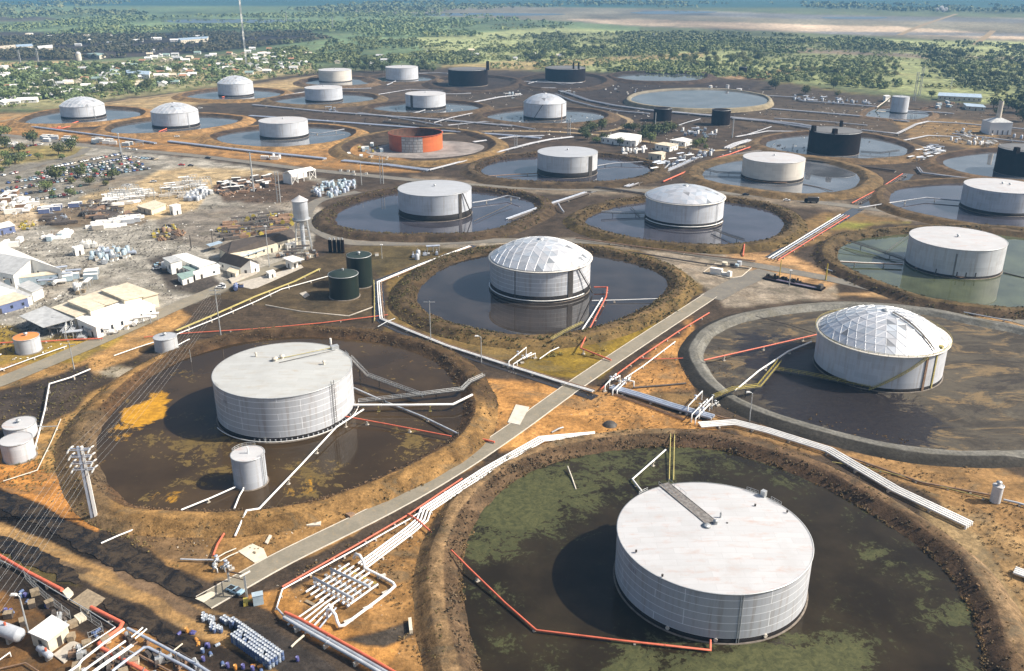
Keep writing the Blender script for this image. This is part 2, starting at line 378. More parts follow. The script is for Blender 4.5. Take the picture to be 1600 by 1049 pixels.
AREAS = [  # outline in survey pixels, soil or cover colour, softness, ragged edge
 ([(-900, -60), (2500, -60), (2500, 14), (-900, 9)], (.035, .085, .075), 3, 2),
 ([(-900, 9), (800, 10), (1000, 14), (1000, 62), (700, 100), (-900, 118)], (.135, .19, .095), 3, 2),
 ([(-900, 24), (60, 26), (100, 30), (40, 34), (-900, 34)], (.09, .08, .06), 2, 2),
 ([(-900, 47), (120, 50), (300, 52), (480, 49), (500, 62), (420, 72), (300, 85), (130, 95), (-900, 99)], (.05, .042, .038), 4, 3),  # dark band: a cloud shadow painted into the ground colour
 ([(520, 17), (780, 10), (1000, 14), (1300, 24), (1600, 28), (2500, 35), (2500, 78), (1600, 68), (1350, 56), (1200, 49), (1000, 42), (880, 33), (640, 24)], (.21, .19, .14), 2, 4),
 ([(880, 30), (1000, 30), (1200, 37), (1400, 42), (1600, 55), (2000, 60), (2000, 66), (1600, 62), (1330, 52), (1120, 44), (960, 38)], (.47, .37, .27), 2, 4),
 ([(1000, 16), (1300, 24), (1600, 30), (2000, 36), (2000, 41), (1600, 36), (1250, 30), (1000, 22)], (.16, .16, .16), 2, 3),
 ([(1250, 49), (1600, 52), (2000, 54), (2000, 60), (1600, 57), (1300, 54)], (.2, .2, .2), 2, 3),
 ([(640, 60), (860, 42), (1000, 50), (1200, 58), (1400, 62), (2500, 80), (2500, 200), (1600, 168), (1450, 150), (1300, 133), (1180, 122), (1000, 115), (700, 102)], (.26, .285, .135), 4, 4),
 ([(690, 102), (800, 96), (900, 92), (1100, 82), (1100, 90), (960, 98), (800, 112), (690, 108)], (.30, .24, .12), 3, 4),
 ([(1090, 70), (1300, 78), (1520, 88), (2000, 98), (2000, 103), (1500, 94), (1300, 85), (1090, 75)], (.28, .23, .16), 2, 2),
 ([(1120, 122), (1250, 105), (1262, 108), (1180, 128), (1130, 130)], (.45, .3, .17), 3, 3),
 ([(1130, 125), (1230, 130), (1330, 145), (1450, 160), (1440, 168), (1330, 155), (1200, 145)], (.34, .3, .1), 4, 4),
 ([(-900, 99), (100, 100), (480, 78), (500, 128), (330, 148), (100, 168), (-900, 190)], (.26, .245, .13), 5, 4),
 ([(-60, 99), (120, 95), (135, 102), (60, 108), (-60, 112)], (.48, .36, .19), 3, 2),
 ([(150, 101), (250, 100), (350, 108), (480, 92), (500, 118), (420, 132), (300, 128), (180, 112)], (.36, .31, .17), 4, 4),
 ([(160, 160), (300, 138), (330, 143), (250, 160), (165, 170)], (.2, .25, .07), 4, 4),
 ([(-900, 190), (60, 176), (200, 150), (335, 136), (480, 112), (700, 106), (1000, 116), (1180, 124), (1330, 145), (1500, 160), (2500, 205), (2600, 2200), (-1500, 2200), (-1000, 300)], brown, 5, 5),
 ([(-300, 188), (60, 176), (250, 150), (335, 141), (480, 120), (495, 130), (420, 150), (250, 170), (100, 186), (60, 200), (-100, 214), (-300, 225)], (.36, .27, .15), 5, 4),
 ([(-60, 196), (20, 182), (30, 196), (200, 212), (330, 222), (560, 225), (640, 250), (660, 270), (480, 262), (300, 242), (150, 225), (0, 212)], (.34, .21, .095), 5, 5),
 ([(170, 195), (210, 186), (330, 200), (350, 225), (200, 212)], (.30, .2, .09), 5, 4),
 ([(-900, 215), (0, 213), (160, 230), (330, 252), (560, 290), (500, 330), (490, 372), (480, 405), (440, 412), (380, 445), (280, 478), (130, 557), (-600, 800)], yard, 4, 4),
 ([(0, 222), (140, 232), (130, 244), (0, 285)], (.27, .24, .11), 4, 4),
 ([(180, 268), (300, 262), (420, 268), (440, 280), (330, 296), (300, 330), (250, 345), (150, 338), (120, 310)], (.44, .36, .23), 6, 4),
 ([(330, 296), (370, 276), (440, 272), (520, 292), (500, 312), (400, 322), (350, 312)], (.095, .07, .052), 5, 6),
 ([(480, 290), (640, 300), (520, 330), (470, 320)], (.085, .066, .05), 5, 6),
 ([(-60, 275), (60, 252), (170, 240), (225, 248), (258, 262), (210, 285), (110, 310), (-60, 322)], (.20, .185, .155), 4, 4),
 ([(-60, 320), (60, 318), (110, 330), (40, 360), (-60, 370)], (.42, .35, .25), 5, 4),
 ([(60, 330), (120, 315), (230, 345), (220, 352), (100, 358), (60, 350)], (.16, .13, .095), 5, 5),
 ([(240, 345), (300, 325), (420, 318), (500, 340), (480, 372), (390, 392), (330, 390), (250, 375)], (.20, .178, .15), 6, 5),
 ([(230, 405), (270, 395), (350, 440), (330, 462), (262, 448)], (.07, .06, .052), 6, 5),
 ([(-60, 500), (20, 508), (60, 530), (120, 520), (240, 505), (245, 512), (130, 557), (-60, 640)], (.30, .23, .065), 6, 6),
 ([(-60, 590), (20, 560), (130, 560), (60, 600), (-60, 640)], (.30, .2, .09), 6, 5),
 ([(0, 612), (130, 560), (200, 520), (280, 478), (300, 490), (210, 560), (100, 600), (0, 640)], (.40, .26, .12), 6, 5),
 ([(-60, 620), (60, 590), (140, 565), (155, 580), (130, 600), (100, 620), (60, 650), (-60, 655)], (.045, .036, .03), 5, 5),
 ([(260, 548), (300, 512), (460, 440), (560, 395), (600, 390), (590, 520), (420, 510), (330, 520)], (.065, .05, .035), 6, 6),
 ([(330, 462), (440, 418), (560, 382), (590, 400), (590, 500), (480, 502), (380, 470)], (.085, .068, .042), 6, 6),
 ([(560, 382), (700, 378), (740, 388), (600, 440), (585, 420)], (.10, .085, .045), 6, 6),
 ([(590, 520), (610, 430), (760, 372), (960, 378), (1095, 450), (940, 575), (800, 565), (640, 520)], (.17, .128, .055), 6, 8),
 ([(790, 560), (900, 540), (1060, 470), (1080, 480), (960, 560), (930, 590), (830, 575)], (.22, .165, .035), 6, 8),
 ([(920, 378), (1140, 398), (1300, 432), (1310, 470), (1130, 478), (1080, 440), (1000, 393)], (.25, .215, .17), 5, 5),
 ([(1120, 390), (1230, 398), (1310, 440), (1280, 455), (1150, 415)], (.4, .27, .15), 6, 6),
 ([(480, 352), (560, 373), (700, 378), (900, 372), (930, 378), (700, 386), (540, 380), (480, 362)], (.25, .22, .18), 4, 4),
 ([(1180, 368), (1300, 330), (1420, 345), (1300, 362), (1220, 405)], (.21, .15, .075), 6, 6),
 ([(1290, 340), (1370, 350), (1420, 346), (1350, 352), (1290, 358)], (.2, .22, .06), 5, 5),
 ([(1300, 462), (1420, 455), (1600, 505), (1750, 560), (1700, 600), (1560, 520), (1420, 475)], (.42, .30, .17), 5, 5),
 ([(765, 578), (830, 585), (930, 605), (1000, 620), (1100, 655), (1150, 662), (1060, 682), (880, 684), (790, 690), (745, 650)], (.42, .245, .10), 8, 12),
 ([(950, 600), (1085, 500), (1065, 560), (1080, 605), (1000, 612)], (.38, .225, .095), 8, 10),
 ([(960, 610), (1080, 612), (1120, 645), (1000, 620)], (.2, .14, .07), 6, 8),
 ([(100, 650), (190, 580), (250, 585), (170, 660), (140, 720), (110, 760), (60, 760), (-40, 740), (20, 690)], (.33, .22, .095), 6, 8),
 ([(-40, 690), (60, 720), (120, 760), (160, 800), (140, 830), (60, 780), (-40, 740)], (.46, .24, .085), 6, 8),
 ([(230, 590), (280, 560), (300, 560), (280, 590)], (.30, .26, .19), 5, 5),
 ([(150, 575), (190, 572), (270, 590), (255, 605), (195, 590)], (.30, .27, .21), 5, 5),
 ([(130, 800), (400, 800), (600, 765), (745, 690), (760, 710), (560, 830), (420, 890), (330, 905), (240, 870)], (.27, .175, .08), 6, 12),
 ([(180, 830), (300, 840), (340, 880), (250, 870)], (.17, .12, .07), 6, 8),
 ([(440, 930), (640, 815), (850, 700), (800, 750), (700, 850), (690, 1000), (640, 1100), (500, 980)], (.29, .18, .08), 6, 10),
 ([(380, 930), (450, 915), (470, 960), (560, 990), (640, 980), (600, 1050), (480, 1000)], (.42, .24, .09), 6, 9),
 ([(530, 1000), (640, 970), (650, 990), (600, 1010)], (.06, .05, .04), 5, 6),
 ([(-100, 772), (60, 835), (200, 900), (330, 950), (430, 995), (560, 1080), (420, 1080), (290, 985), (140, 912), (-100, 815)], (.33, .225, .11), 5, 7),
 ([(-100, 728), (-20, 752), (40, 772), (120, 815), (220, 862), (300, 905), (324, 926), (306, 940), (262, 935), (190, 905), (90, 850), (-100, 768)], (.016, .013, .011), 4, 6),
 ([(-100, 795), (60, 858), (140, 890), (120, 896), (40, 868), (-100, 815)], (.12, .09, .06), 4, 7),
 ([(120, 868), (200, 898), (330, 955), (390, 985), (360, 988), (280, 958), (180, 908)], (.15, .11, .075), 4, 8),
 ([(-100, 818), (140, 915), (290, 988), (400, 1040), (480, 1100), (-200, 1300)], (.04, .031, .024), 4, 8), ([(-60, 830), (60, 880), (120, 915), (70, 905), (-60, 855)], (.10, .085, .035), 5, 6), ([(330, 955), (420, 985), (520, 1040), (560, 1080), (470, 1080), (380, 1020)], (.045, .038, .033), 4, 6),
 ([(-100, 900), (20, 930), (120, 990), (200, 1049), (-100, 1100)], (.17, .1, .045), 6, 9),
 ([(150, 985), (220, 990), (330, 1060), (150, 1080)], (.33, .19, .075), 6, 9),
 ([(1440, 730), (1600, 748), (1800, 900), (1800, 1200), (1600, 1080), (1560, 940), (1480, 830)], (.30, .215, .115), 6, 10),
 ([(1420, 780), (1520, 830), (1600, 950), (1560, 960), (1480, 860)], (.28, .22, .13), 6, 8),
 ([(1090, 660), (1300, 712), (1520, 800), (1600, 830), (1640, 770), (1540, 725), (1300, 698), (1110, 640)], (.27, .18, .09), 6, 10),
 ([(780, 690), (900, 675), (1050, 672), (1150, 690), (1050, 690), (900, 700)], (.42, .25, .1), 6, 8),
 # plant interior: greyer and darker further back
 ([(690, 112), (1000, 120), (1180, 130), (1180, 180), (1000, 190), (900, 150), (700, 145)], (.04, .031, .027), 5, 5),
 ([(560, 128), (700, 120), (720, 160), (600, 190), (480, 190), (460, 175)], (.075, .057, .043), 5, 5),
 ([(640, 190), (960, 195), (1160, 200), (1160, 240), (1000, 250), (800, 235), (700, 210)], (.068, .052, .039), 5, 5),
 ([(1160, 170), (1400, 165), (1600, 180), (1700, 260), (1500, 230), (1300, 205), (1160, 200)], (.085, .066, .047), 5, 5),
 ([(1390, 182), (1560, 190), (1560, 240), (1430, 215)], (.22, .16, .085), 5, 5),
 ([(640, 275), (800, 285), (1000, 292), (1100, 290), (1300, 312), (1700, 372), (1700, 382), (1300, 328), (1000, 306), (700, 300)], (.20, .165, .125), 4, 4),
]
def build_ground():
    rows = list(np.concatenate([[-44.2, -43.5, -42, -40, -37, -34, -30, -26, -22, -18, -14, -10, -7, -4, -2], np.arange(0, 130, 1.6), np.arange(130, 1052, 3.2), [1060, 1080, 1110, 1160, 1240, 1400, 1700, 2200, 3000, 3900]]))
    cols = list(np.concatenate([[-6000, -3000, -1600, -900, -600, -400, -250, -150, -80, -40], np.arange(-16, 1620, 3.4), [1640, 1680, 1750, 1850, 2000, 2200, 2500, 3200, 4600, 7600]]))
    X, Y = np.meshgrid(np.array(cols), np.array(rows))
    vx = (X - CX) / FL; vy = (CY - Y) / FL
    dz = -SP + vy * CP; t = -CAMH / dz
    gx = vx * t; gy = (CP + vy * SP) * t
    # ragged edges
    amp = np.clip((Y + 45) / 400, .12, 1.5)
    nx = (fbm(gx / 14, gy / 14, 4) - .5) * 2 + (fbm(gx / 60 + 9, gy / 60, 3) - .5) * 2
    ny = (fbm(gx / 14 + 40, gy / 14 + 7, 4) - .5) * 2 + (fbm(gx / 60, gy / 60 + 5, 3) - .5) * 2
    C = np.zeros(X.shape + (3,)); C[:] = (.1, .12, .06)
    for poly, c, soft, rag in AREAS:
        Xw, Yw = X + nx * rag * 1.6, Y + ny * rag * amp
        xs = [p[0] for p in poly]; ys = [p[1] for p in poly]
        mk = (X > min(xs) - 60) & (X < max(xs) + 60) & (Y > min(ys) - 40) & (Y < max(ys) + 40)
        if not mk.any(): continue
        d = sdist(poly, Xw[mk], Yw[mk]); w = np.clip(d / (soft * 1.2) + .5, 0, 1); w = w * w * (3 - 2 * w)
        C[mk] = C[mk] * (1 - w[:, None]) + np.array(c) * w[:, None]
    # far fields: irregular patches of pasture and wood
    far = np.clip((118 - Y) / 30, 0, 1) * np.clip((Y - 8) / 12, 0, 1)
    pt = fbm(gx / 260, gy / 420, 4); pt2 = fbm(gx / 90 + 3, gy / 160, 3)
    k = (1 + far * ((pt - .5) * 1.6 + (pt2 - .5) * .9))[..., None]
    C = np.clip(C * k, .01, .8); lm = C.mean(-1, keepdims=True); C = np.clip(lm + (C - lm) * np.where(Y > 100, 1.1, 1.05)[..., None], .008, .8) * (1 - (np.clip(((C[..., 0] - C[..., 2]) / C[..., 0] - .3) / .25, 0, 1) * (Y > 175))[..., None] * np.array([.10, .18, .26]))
    nr, nc = X.shape
    idx = np.arange(nr * nc).reshape(nr, nc)
    F = np.stack([idx[1:, :-1], idx[1:, 1:], idx[:-1, 1:], idx[:-1, :-1]], -1).reshape(-1, 4)
    rel = (fbm(gx / 5, gy / 5, 3) - .5) * .12
    V = np.stack([gx, gy, rel - .06], -1).reshape(-1, 3)
    me = bpy.data.meshes.new('ground'); me.from_pydata(V.tolist(), [], F.tolist())
    ca = me.color_attributes.new('Col', 'FLOAT_COLOR', 'POINT')
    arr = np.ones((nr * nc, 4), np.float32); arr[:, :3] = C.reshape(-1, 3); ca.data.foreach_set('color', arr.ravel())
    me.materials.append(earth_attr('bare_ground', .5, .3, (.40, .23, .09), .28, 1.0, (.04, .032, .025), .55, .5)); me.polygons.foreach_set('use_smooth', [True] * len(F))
    o = bpy.data.objects.new('ground', me); col.objects.link(o); struct(o)
build_ground()
# ------------------------------------------------------------------ ponds and the earth bunds round them
M['earth'] = earth_attr('bund_earth', .55, .3, (.36, .2, .08), .25, 1.9, (.03, .024, .02), .7, .6)
M['smooth_earth'] = earth_attr('smooth_bund_earth', .22, .12, (.3, .24, .15), .1, 1.2, (.08, .07, .06), .2, .12)
M['water_clear'] = water_mat('pond_water_clear', (.034, .028, .024), rough=.01, ior=1.5)
M['water_mauve'] = water_mat('pond_water_mauve', (.05, .048, .06), rough=.01, ior=1.6)
M['water_grey'] = water_mat('pond_water_grey', (.10, .107, .12), rough=.012, ior=1.6)
M['water_green'] = water_mat('pond_water_olive', (.07, .08, .042), rough=.012, ior=1.5)
M['water_brown'] = water_mat('pond_water_brown', (.048, .031, .015), (.085, .06, .022), (.14, .095, .03), rough=.04, scale=.06, spec=.3)
M['water_weed'] = water_mat('pond_water_weedy', (.024, .018, .010), (.088, .09, .036), (.036, .04, .016), rough=.04, scale=.10, spec=.28)
def outline(pts, n=180, z=0.0): return smooth_closed([g(x, y, z) for x, y in pts], n)
def normals(A):
    T = np.roll(A, -1, 0) - np.roll(A, 1, 0); T /= np.hypot(T[:, 0], T[:, 1])[:, None] + 1e-9
    area = np.sum(A[:, 0] * np.roll(A[:, 1], -1) - np.roll(A[:, 0], -1) * A[:, 1])
    Nn = np.c_[T[:, 1], -T[:, 0]]
    return Nn if area > 0 else -Nn
def pond(pts, mat, z=.3, blobs=(), base=.0, rings=26, n=180, grow=1.5, name='pond_water', rag=0.0):
    A = outline(pts, n, z); Nn = normals(A); A = A + Nn * (grow + (fbm(A[:, 0] / 3, A[:, 1] / 3, 4) - .5) * rag)[:, None] if rag else A + Nn * grow; c = A.mean(0)
    V = [(c[0], c[1], z)]; 
    for i in range(1, rings + 1):
        q = c + (A - c) * (i / rings); V += [(p[0], p[1], z) for p in q]
    fs = []
    if rings == 0: V = [(p[0], p[1], z) for p in A]; fs.append(tuple(range(n)))
    for j in range(n if rings else 0): fs.append((0, 1 + j, 1 + (j + 1) % n))
    for i in range(rings - 1):
        a = 1 + i * n; b = a + n
        for j in range(n): fs.append((a + j, b + j, b + (j + 1) % n, a + (j + 1) % n))
    if np.sum(A[:, 0] * np.roll(A[:, 1], -1) - np.roll(A[:, 0], -1) * A[:, 1]) < 0: fs = [f[::-1] for f in fs]
    m = MB(); m.add(V, fs, True)
    Cc = np.zeros((len(V), 3)); Cc[:, 0] = base
    PX = np.array([pj(v) for v in V])
    for (bx, by, br, amt, ch) in blobs:
        ry = br * .6
        d = np.hypot((PX[:, 0] - bx) / br, (PX[:, 1] - by) / ry)
        Cc[:, ch] += amt * np.clip(1.3 - d, 0, 1)
    o = m.obj(name, M[mat] if isinstance(mat, str) else mat, colors=Cc); struct(o); return o
def bund(pts, zc=2.6, inn=4.0, crest=4.0, out=5.0, cin=(.06, .045, .033), ccr=(.2, .14, .08), cout=(.2, .14, .075), mat='earth', z=.3, n=220, rough=.35, hole=None, name='earth_bund', off=0.0, dark=(), flat=False):
    A = outline(pts, n, z); Nn = normals(A); A = A + Nn * off
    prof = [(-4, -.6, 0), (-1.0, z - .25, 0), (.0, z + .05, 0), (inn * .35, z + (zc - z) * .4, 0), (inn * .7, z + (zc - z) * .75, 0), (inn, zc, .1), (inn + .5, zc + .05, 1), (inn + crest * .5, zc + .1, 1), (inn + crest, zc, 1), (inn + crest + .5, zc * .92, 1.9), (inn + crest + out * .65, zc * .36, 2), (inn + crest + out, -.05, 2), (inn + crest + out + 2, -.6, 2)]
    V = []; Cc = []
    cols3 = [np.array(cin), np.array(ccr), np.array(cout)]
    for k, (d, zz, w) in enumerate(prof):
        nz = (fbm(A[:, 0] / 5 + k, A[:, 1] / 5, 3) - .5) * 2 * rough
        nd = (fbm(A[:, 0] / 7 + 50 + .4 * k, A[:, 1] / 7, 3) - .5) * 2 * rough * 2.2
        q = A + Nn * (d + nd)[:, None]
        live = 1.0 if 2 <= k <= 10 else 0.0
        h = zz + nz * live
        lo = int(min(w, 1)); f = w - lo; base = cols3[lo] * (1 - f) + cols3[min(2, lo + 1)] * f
        v = (1 + (fbm(A[:, 0] / 9 + 3 * k, A[:, 1] / 9 + k, 4) - .5) * .9)
        for i in range(n):
            hh = h[i]
            if hole is not None and live:
                for (hx, hy, hr) in hole:
                    dd = math.hypot(q[i, 0] - hx, q[i, 1] - hy) / hr
                    if dd < 1: hh = min(hh, .25 + zz * max(0, (dd - .5) * 2))
            V.append((q[i, 0], q[i, 1], hh)); Cc.append(base * v[i])
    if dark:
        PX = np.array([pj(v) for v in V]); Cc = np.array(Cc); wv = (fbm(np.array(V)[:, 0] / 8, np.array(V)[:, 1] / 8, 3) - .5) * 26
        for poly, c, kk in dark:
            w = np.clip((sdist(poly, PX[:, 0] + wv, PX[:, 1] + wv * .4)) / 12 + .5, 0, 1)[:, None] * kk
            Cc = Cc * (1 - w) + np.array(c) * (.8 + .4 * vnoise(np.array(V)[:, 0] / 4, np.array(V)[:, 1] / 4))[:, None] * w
    fs = []
    for k in range(len(prof) - 1):
        for i in range(n): fs.append((k * n + i, (k + 1) * n + i, (k + 1) * n + (i + 1) % n, k * n + (i + 1) % n))
    if np.sum(A[:, 0] * np.roll(A[:, 1], -1) - np.roll(A[:, 0], -1) * A[:, 1]) < 0: fs = [f[::-1] for f in fs]
    m = MB(); m.add(V, fs, not flat); o = m.obj(name, M[mat], colors=np.clip(np.mean(Cc, 1, keepdims=True) + (np.array(Cc) - np.mean(Cc, 1, keepdims=True)) * (1.0 if mat != 'earth' else 1.08), .006, .8) * (np.array([.94, .85, .76]) if mat == 'earth' else 1.0)); struct(o); return o
# nearest pond, thick with weed
PA = [(720, 905), (728, 850), (760, 790), (815, 745), (890, 717), (1000, 700), (1110, 702), (1210, 728), (1300, 768), (1395, 825), (1470, 885), (1512, 945), (1533, 1010), (1540, 1080), (1515, 1170), (1420, 1260), (1250, 1310), (1040, 1300), (880, 1230), (780, 1120), (735, 1000)]
pond(PA, 'water_weed', blobs=[(800, 800, 120, .24, 0), (760, 850, 60, .16, 0), (850, 770, 90, .14, 0), (930, 735, 80, .12, 0), (1000, 712, 120, .12, 0), (1100, 712, 90, .12, 0), (1230, 735, 60, .14, 0), (1330, 800, 60, .07, 0), (1375, 870, 50, .17, 0), (1440, 900, 40, .14, 0), (1490, 960, 50, .18, 0), (1410, 960, 90, .07, 0), (1330, 1020, 60, .22, 0), (1250, 1060, 120, .3, 0), (1130, 1080, 160, .24, 0), (900, 1050, 100, .14, 0), (1010, 1030, 80, .14, 0), (780, 950, 50, .12, 0), (745, 920, 40, .14, 0), (750, 1010, 60, .1, 0), (1505, 1040, 50, .14, 0)], base=.215, rings=44, n=260)
hx = g(1470, 862)
HOLES = []
for a_, b_ in (((640, 829), (665, 797)), ((665, 797), (760, 735)), ((760, 735), (846, 686)), ((846, 686), (935, 678)), ((637, 805), (760, 727)), ((760, 727), (858, 683))):
    a_, b_ = g(*a_), g(*b_); k_ = max(2, int((b_ - a_).length / 1.5)); HOLES += [(*(a_.lerp(b_, i / k_).to_2d()), 4.6) for i in range(k_ + 1)]
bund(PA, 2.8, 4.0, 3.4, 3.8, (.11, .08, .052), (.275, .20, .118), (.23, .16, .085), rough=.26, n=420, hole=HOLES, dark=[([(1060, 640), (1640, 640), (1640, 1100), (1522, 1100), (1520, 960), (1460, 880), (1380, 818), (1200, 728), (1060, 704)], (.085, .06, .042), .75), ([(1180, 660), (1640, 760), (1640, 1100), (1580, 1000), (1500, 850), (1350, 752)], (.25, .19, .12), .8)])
# pond of the big flat-roofed tank on the left
PB = [(150, 705), (163, 745), (200, 786), (265, 797), (340, 799), (410, 796), (500, 780), (590, 748), (670, 708), (708, 680), (724, 645), (715, 605), (685, 570), (640, 548), (570, 533), (480, 527), (400, 532), (330, 547), (270, 570), (220, 600), (180, 640), (155, 675)]
pond(PB, 'water_brown', blobs=[(200, 662, 52, 0.390, 1), (222, 650, 40, 0.244, 1), (176, 688, 36, 0.293, 1), (160, 722, 24, 0.403, 1), (245, 636, 36, 0.317, 1), (258, 612, 34, 0.305, 1), (230, 640, 60, 0.122, 1), (255, 783, 46, 0.354, 1), (305, 776, 40, 0.293, 1), (350, 786, 40, 0.244, 1), (510, 758, 60, .24, 1), (460, 762, 50, .22, 1), (420, 775, 50, .2, 1), (490, 755, 80, .14, 0), (310, 592, 40, 0.207, 1), (690, 590, 60, 0.317, 1), (640, 553, 60, 0.305, 1), (715, 625, 30, 0.305, 1), (560, 545, 60, 0.244, 1), (640, 700, 60, .14, 0), (650, 690, 20, .15, 0), (300, 700, 90, .1, 0), (380, 700, 90, .1, 0)], base=.24, rings=36, n=240)
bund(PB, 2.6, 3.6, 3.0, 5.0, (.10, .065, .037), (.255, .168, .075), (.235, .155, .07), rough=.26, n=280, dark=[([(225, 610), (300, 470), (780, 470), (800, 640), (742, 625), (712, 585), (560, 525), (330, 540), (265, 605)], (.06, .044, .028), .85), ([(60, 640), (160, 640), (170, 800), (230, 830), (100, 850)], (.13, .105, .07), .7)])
# dome tank in the middle
PC = [(652, 472), (660, 447), (690, 421), (735, 404), (800, 394), (880, 392), (950, 402), (1005, 416), (1036, 432), (1043, 450), (1020, 472), (985, 492), (930, 512), (870, 523), (800, 524), (725, 511), (676, 493)]
pond(PC, 'water_clear')
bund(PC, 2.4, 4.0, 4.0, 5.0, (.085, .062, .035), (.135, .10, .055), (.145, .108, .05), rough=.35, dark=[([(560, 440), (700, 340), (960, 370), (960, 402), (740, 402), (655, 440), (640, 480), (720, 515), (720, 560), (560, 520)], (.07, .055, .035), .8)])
PE = [(1308, 397), (1322, 382), (1350, 373), (1420, 366), (1520, 362), (1640, 372), (1720, 395), (1750, 430), (1720, 465), (1640, 483), (1540, 481), (1450, 468), (1395, 450), (1350, 432), (1318, 415)]
pond(PE, 'water_green'); bund(PE, 2.8, 4, 3.5, 4.5, (.095, .075, .045), (.12, .092, .05), (.085, .065, .045))
PF = [(524, 342), (540, 326), (580, 311), (640, 300), (720, 299), (795, 306), (832, 317), (832, 332), (805, 347), (770, 360), (720, 367), (640, 368), (565, 363), (532, 354)]
pond(PF, 'water_mauve'); bund(PF, 2.6, 4.5, 4, 5, (.045, .034, .026), (.085, .066, .046), (.075, .058, .04))
PG = [(914, 348), (935, 333), (980, 320), (1070, 312), (1150, 318), (1205, 331), (1224, 348), (1218, 364), (1188, 378), (1120, 385), (1030, 380), (955, 366)]
pond(PG, 'water_mauve'); bund(PG, 2.6, 4, 4, 5, (.085, .065, .035), (.105, .082, .048), (.11, .085, .04))
PH = [(752, 267), (775, 253), (830, 246), (900, 244), (965, 249), (1010, 260), (1012, 271), (985, 281), (920, 287), (840, 286), (775, 280)]
pond(PH, 'water_mauve'); bund(PH, 2.6, 4.5, 5, 6, (.05, .039, .03), (.10, .078, .052), (.08, .063, .042))
PI = [(1098, 272), (1115, 260), (1160, 250), (1220, 248), (1290, 256), (1335, 270), (1342, 286), (1315, 300), (1250, 305), (1170, 296), (1112, 285)]
pond(PI, 'water_grey'); bund(PI, 2.6, 4.5, 5, 6, (.10, .08, .05), (.165, .125, .072), (.14, .105, .058))
PJ = [(1390, 313), (1400, 298), (1440, 290), (1520, 287), (1620, 296), (1700, 315), (1720, 345), (1680, 365), (1600, 364), (1510, 350), (1440, 337), (1402, 325)]
pond(PJ, 'water_mauve'); bund(PJ, 2.6, 4, 4, 5, (.07, .055, .04), (.125, .096, .06), (.12, .09, .052))
FARP = [
 ([(40, 191), (62, 181), (100, 174), (150, 170), (205, 173), (220, 179), (205, 186), (150, 193), (85, 196), (48, 195)], (.075, .06, .045), (.30, .2, .1)),
 ([(174, 204), (190, 196), (240, 188), (310, 182), (365, 186), (370, 191), (350, 198), (290, 207), (220, 211), (182, 210)], (.07, .055, .04), (.30, .2, .1)),
 ([(292, 151), (320, 144), (370, 140), (425, 143), (438, 148), (415, 155), (360, 158), (310, 156)], (.085, .065, .05), (.24, .17, .09)),
 ([(338, 217), (362, 208), (420, 201), (490, 199), (540, 205), (546, 213), (515, 224), (440, 232), (370, 228)], (.06, .045, .034), (.30, .2, .095)),
 ([(430, 158), (460, 152), (510, 147), (565, 149), (584, 155), (565, 161), (500, 166), (450, 164)], (.055, .042, .034), (.14, .11, .07)),
 ([(478, 129), (500, 124), (540, 122), (575, 126), (572, 133), (530, 136), (490, 134)], (.07, .055, .045), (.15, .115, .08)),
 ([(583, 124), (605, 119), (640, 118), (672, 122), (668, 128), (630, 130), (595, 129)], (.05, .04, .034), (.10, .08, .06)),
 ([(583, 170), (610, 164), (665, 160), (725, 163), (748, 169), (730, 175), (680, 179), (615, 177)], (.045, .034, .027), (.10, .077, .052)),
 ([(762, 184), (785, 176), (840, 171), (910, 174), (942, 181), (932, 189), (880, 195), (805, 193)], (.045, .034, .027), (.11, .085, .058)),
 ([(1196, 226), (1215, 217), (1270, 211), (1350, 214), (1405, 227), (1418, 238), (1395, 247), (1330, 250), (1250, 243), (1208, 234)], (.055, .042, .034), (.16, .12, .075)),
 ([(1473, 254), (1495, 245), (1560, 238), (1650, 242), (1700, 260), (1680, 280), (1600, 284), (1530, 277), (1490, 266)], (.055, .042, .034), (.15, .11, .07)),
]
for p, ci, co in FARP:
    pond(p, 'water_grey', n=120, rings=10); bund(p, 2.6, 5, 5, 7, ci, co, co, n=130)
# round tarred ponds of the black tanks far behind: no water, only dark ground inside low bunds
for p in ([(682, 133), (700, 124), (740, 120), (790, 124), (800, 131), (770, 141), (720, 143)], [(820, 127), (850, 119), (890, 116), (930, 121), (940, 130), (900, 140), (840, 138)]):
    bund(p, 2.6, 6, 5, 8, (.03, .024, .02), (.075, .058, .045), (.06, .048, .038), n=110)
# dry bund of the orange tank
PO = [(545, 232), (575, 218), (640, 207), (705, 207), (750, 217), (765, 230), (740, 243), (680, 253), (600, 252), (556, 244)]
bund(PO, 2.6, 5, 5, 6, (.06, .047, .036), (.20, .15, .08), (.2, .145, .075), n=130)
pond([(575, 236), (620, 224), (700, 221), (752, 228), (735, 240), (670, 247), (600, 244)], paint('dry_pond_mud', (.25, .22, .2), .9, 0, .4, .08, (.45, .42, .38), .6), z=.08, n=90, rings=6, name='basin_floor')
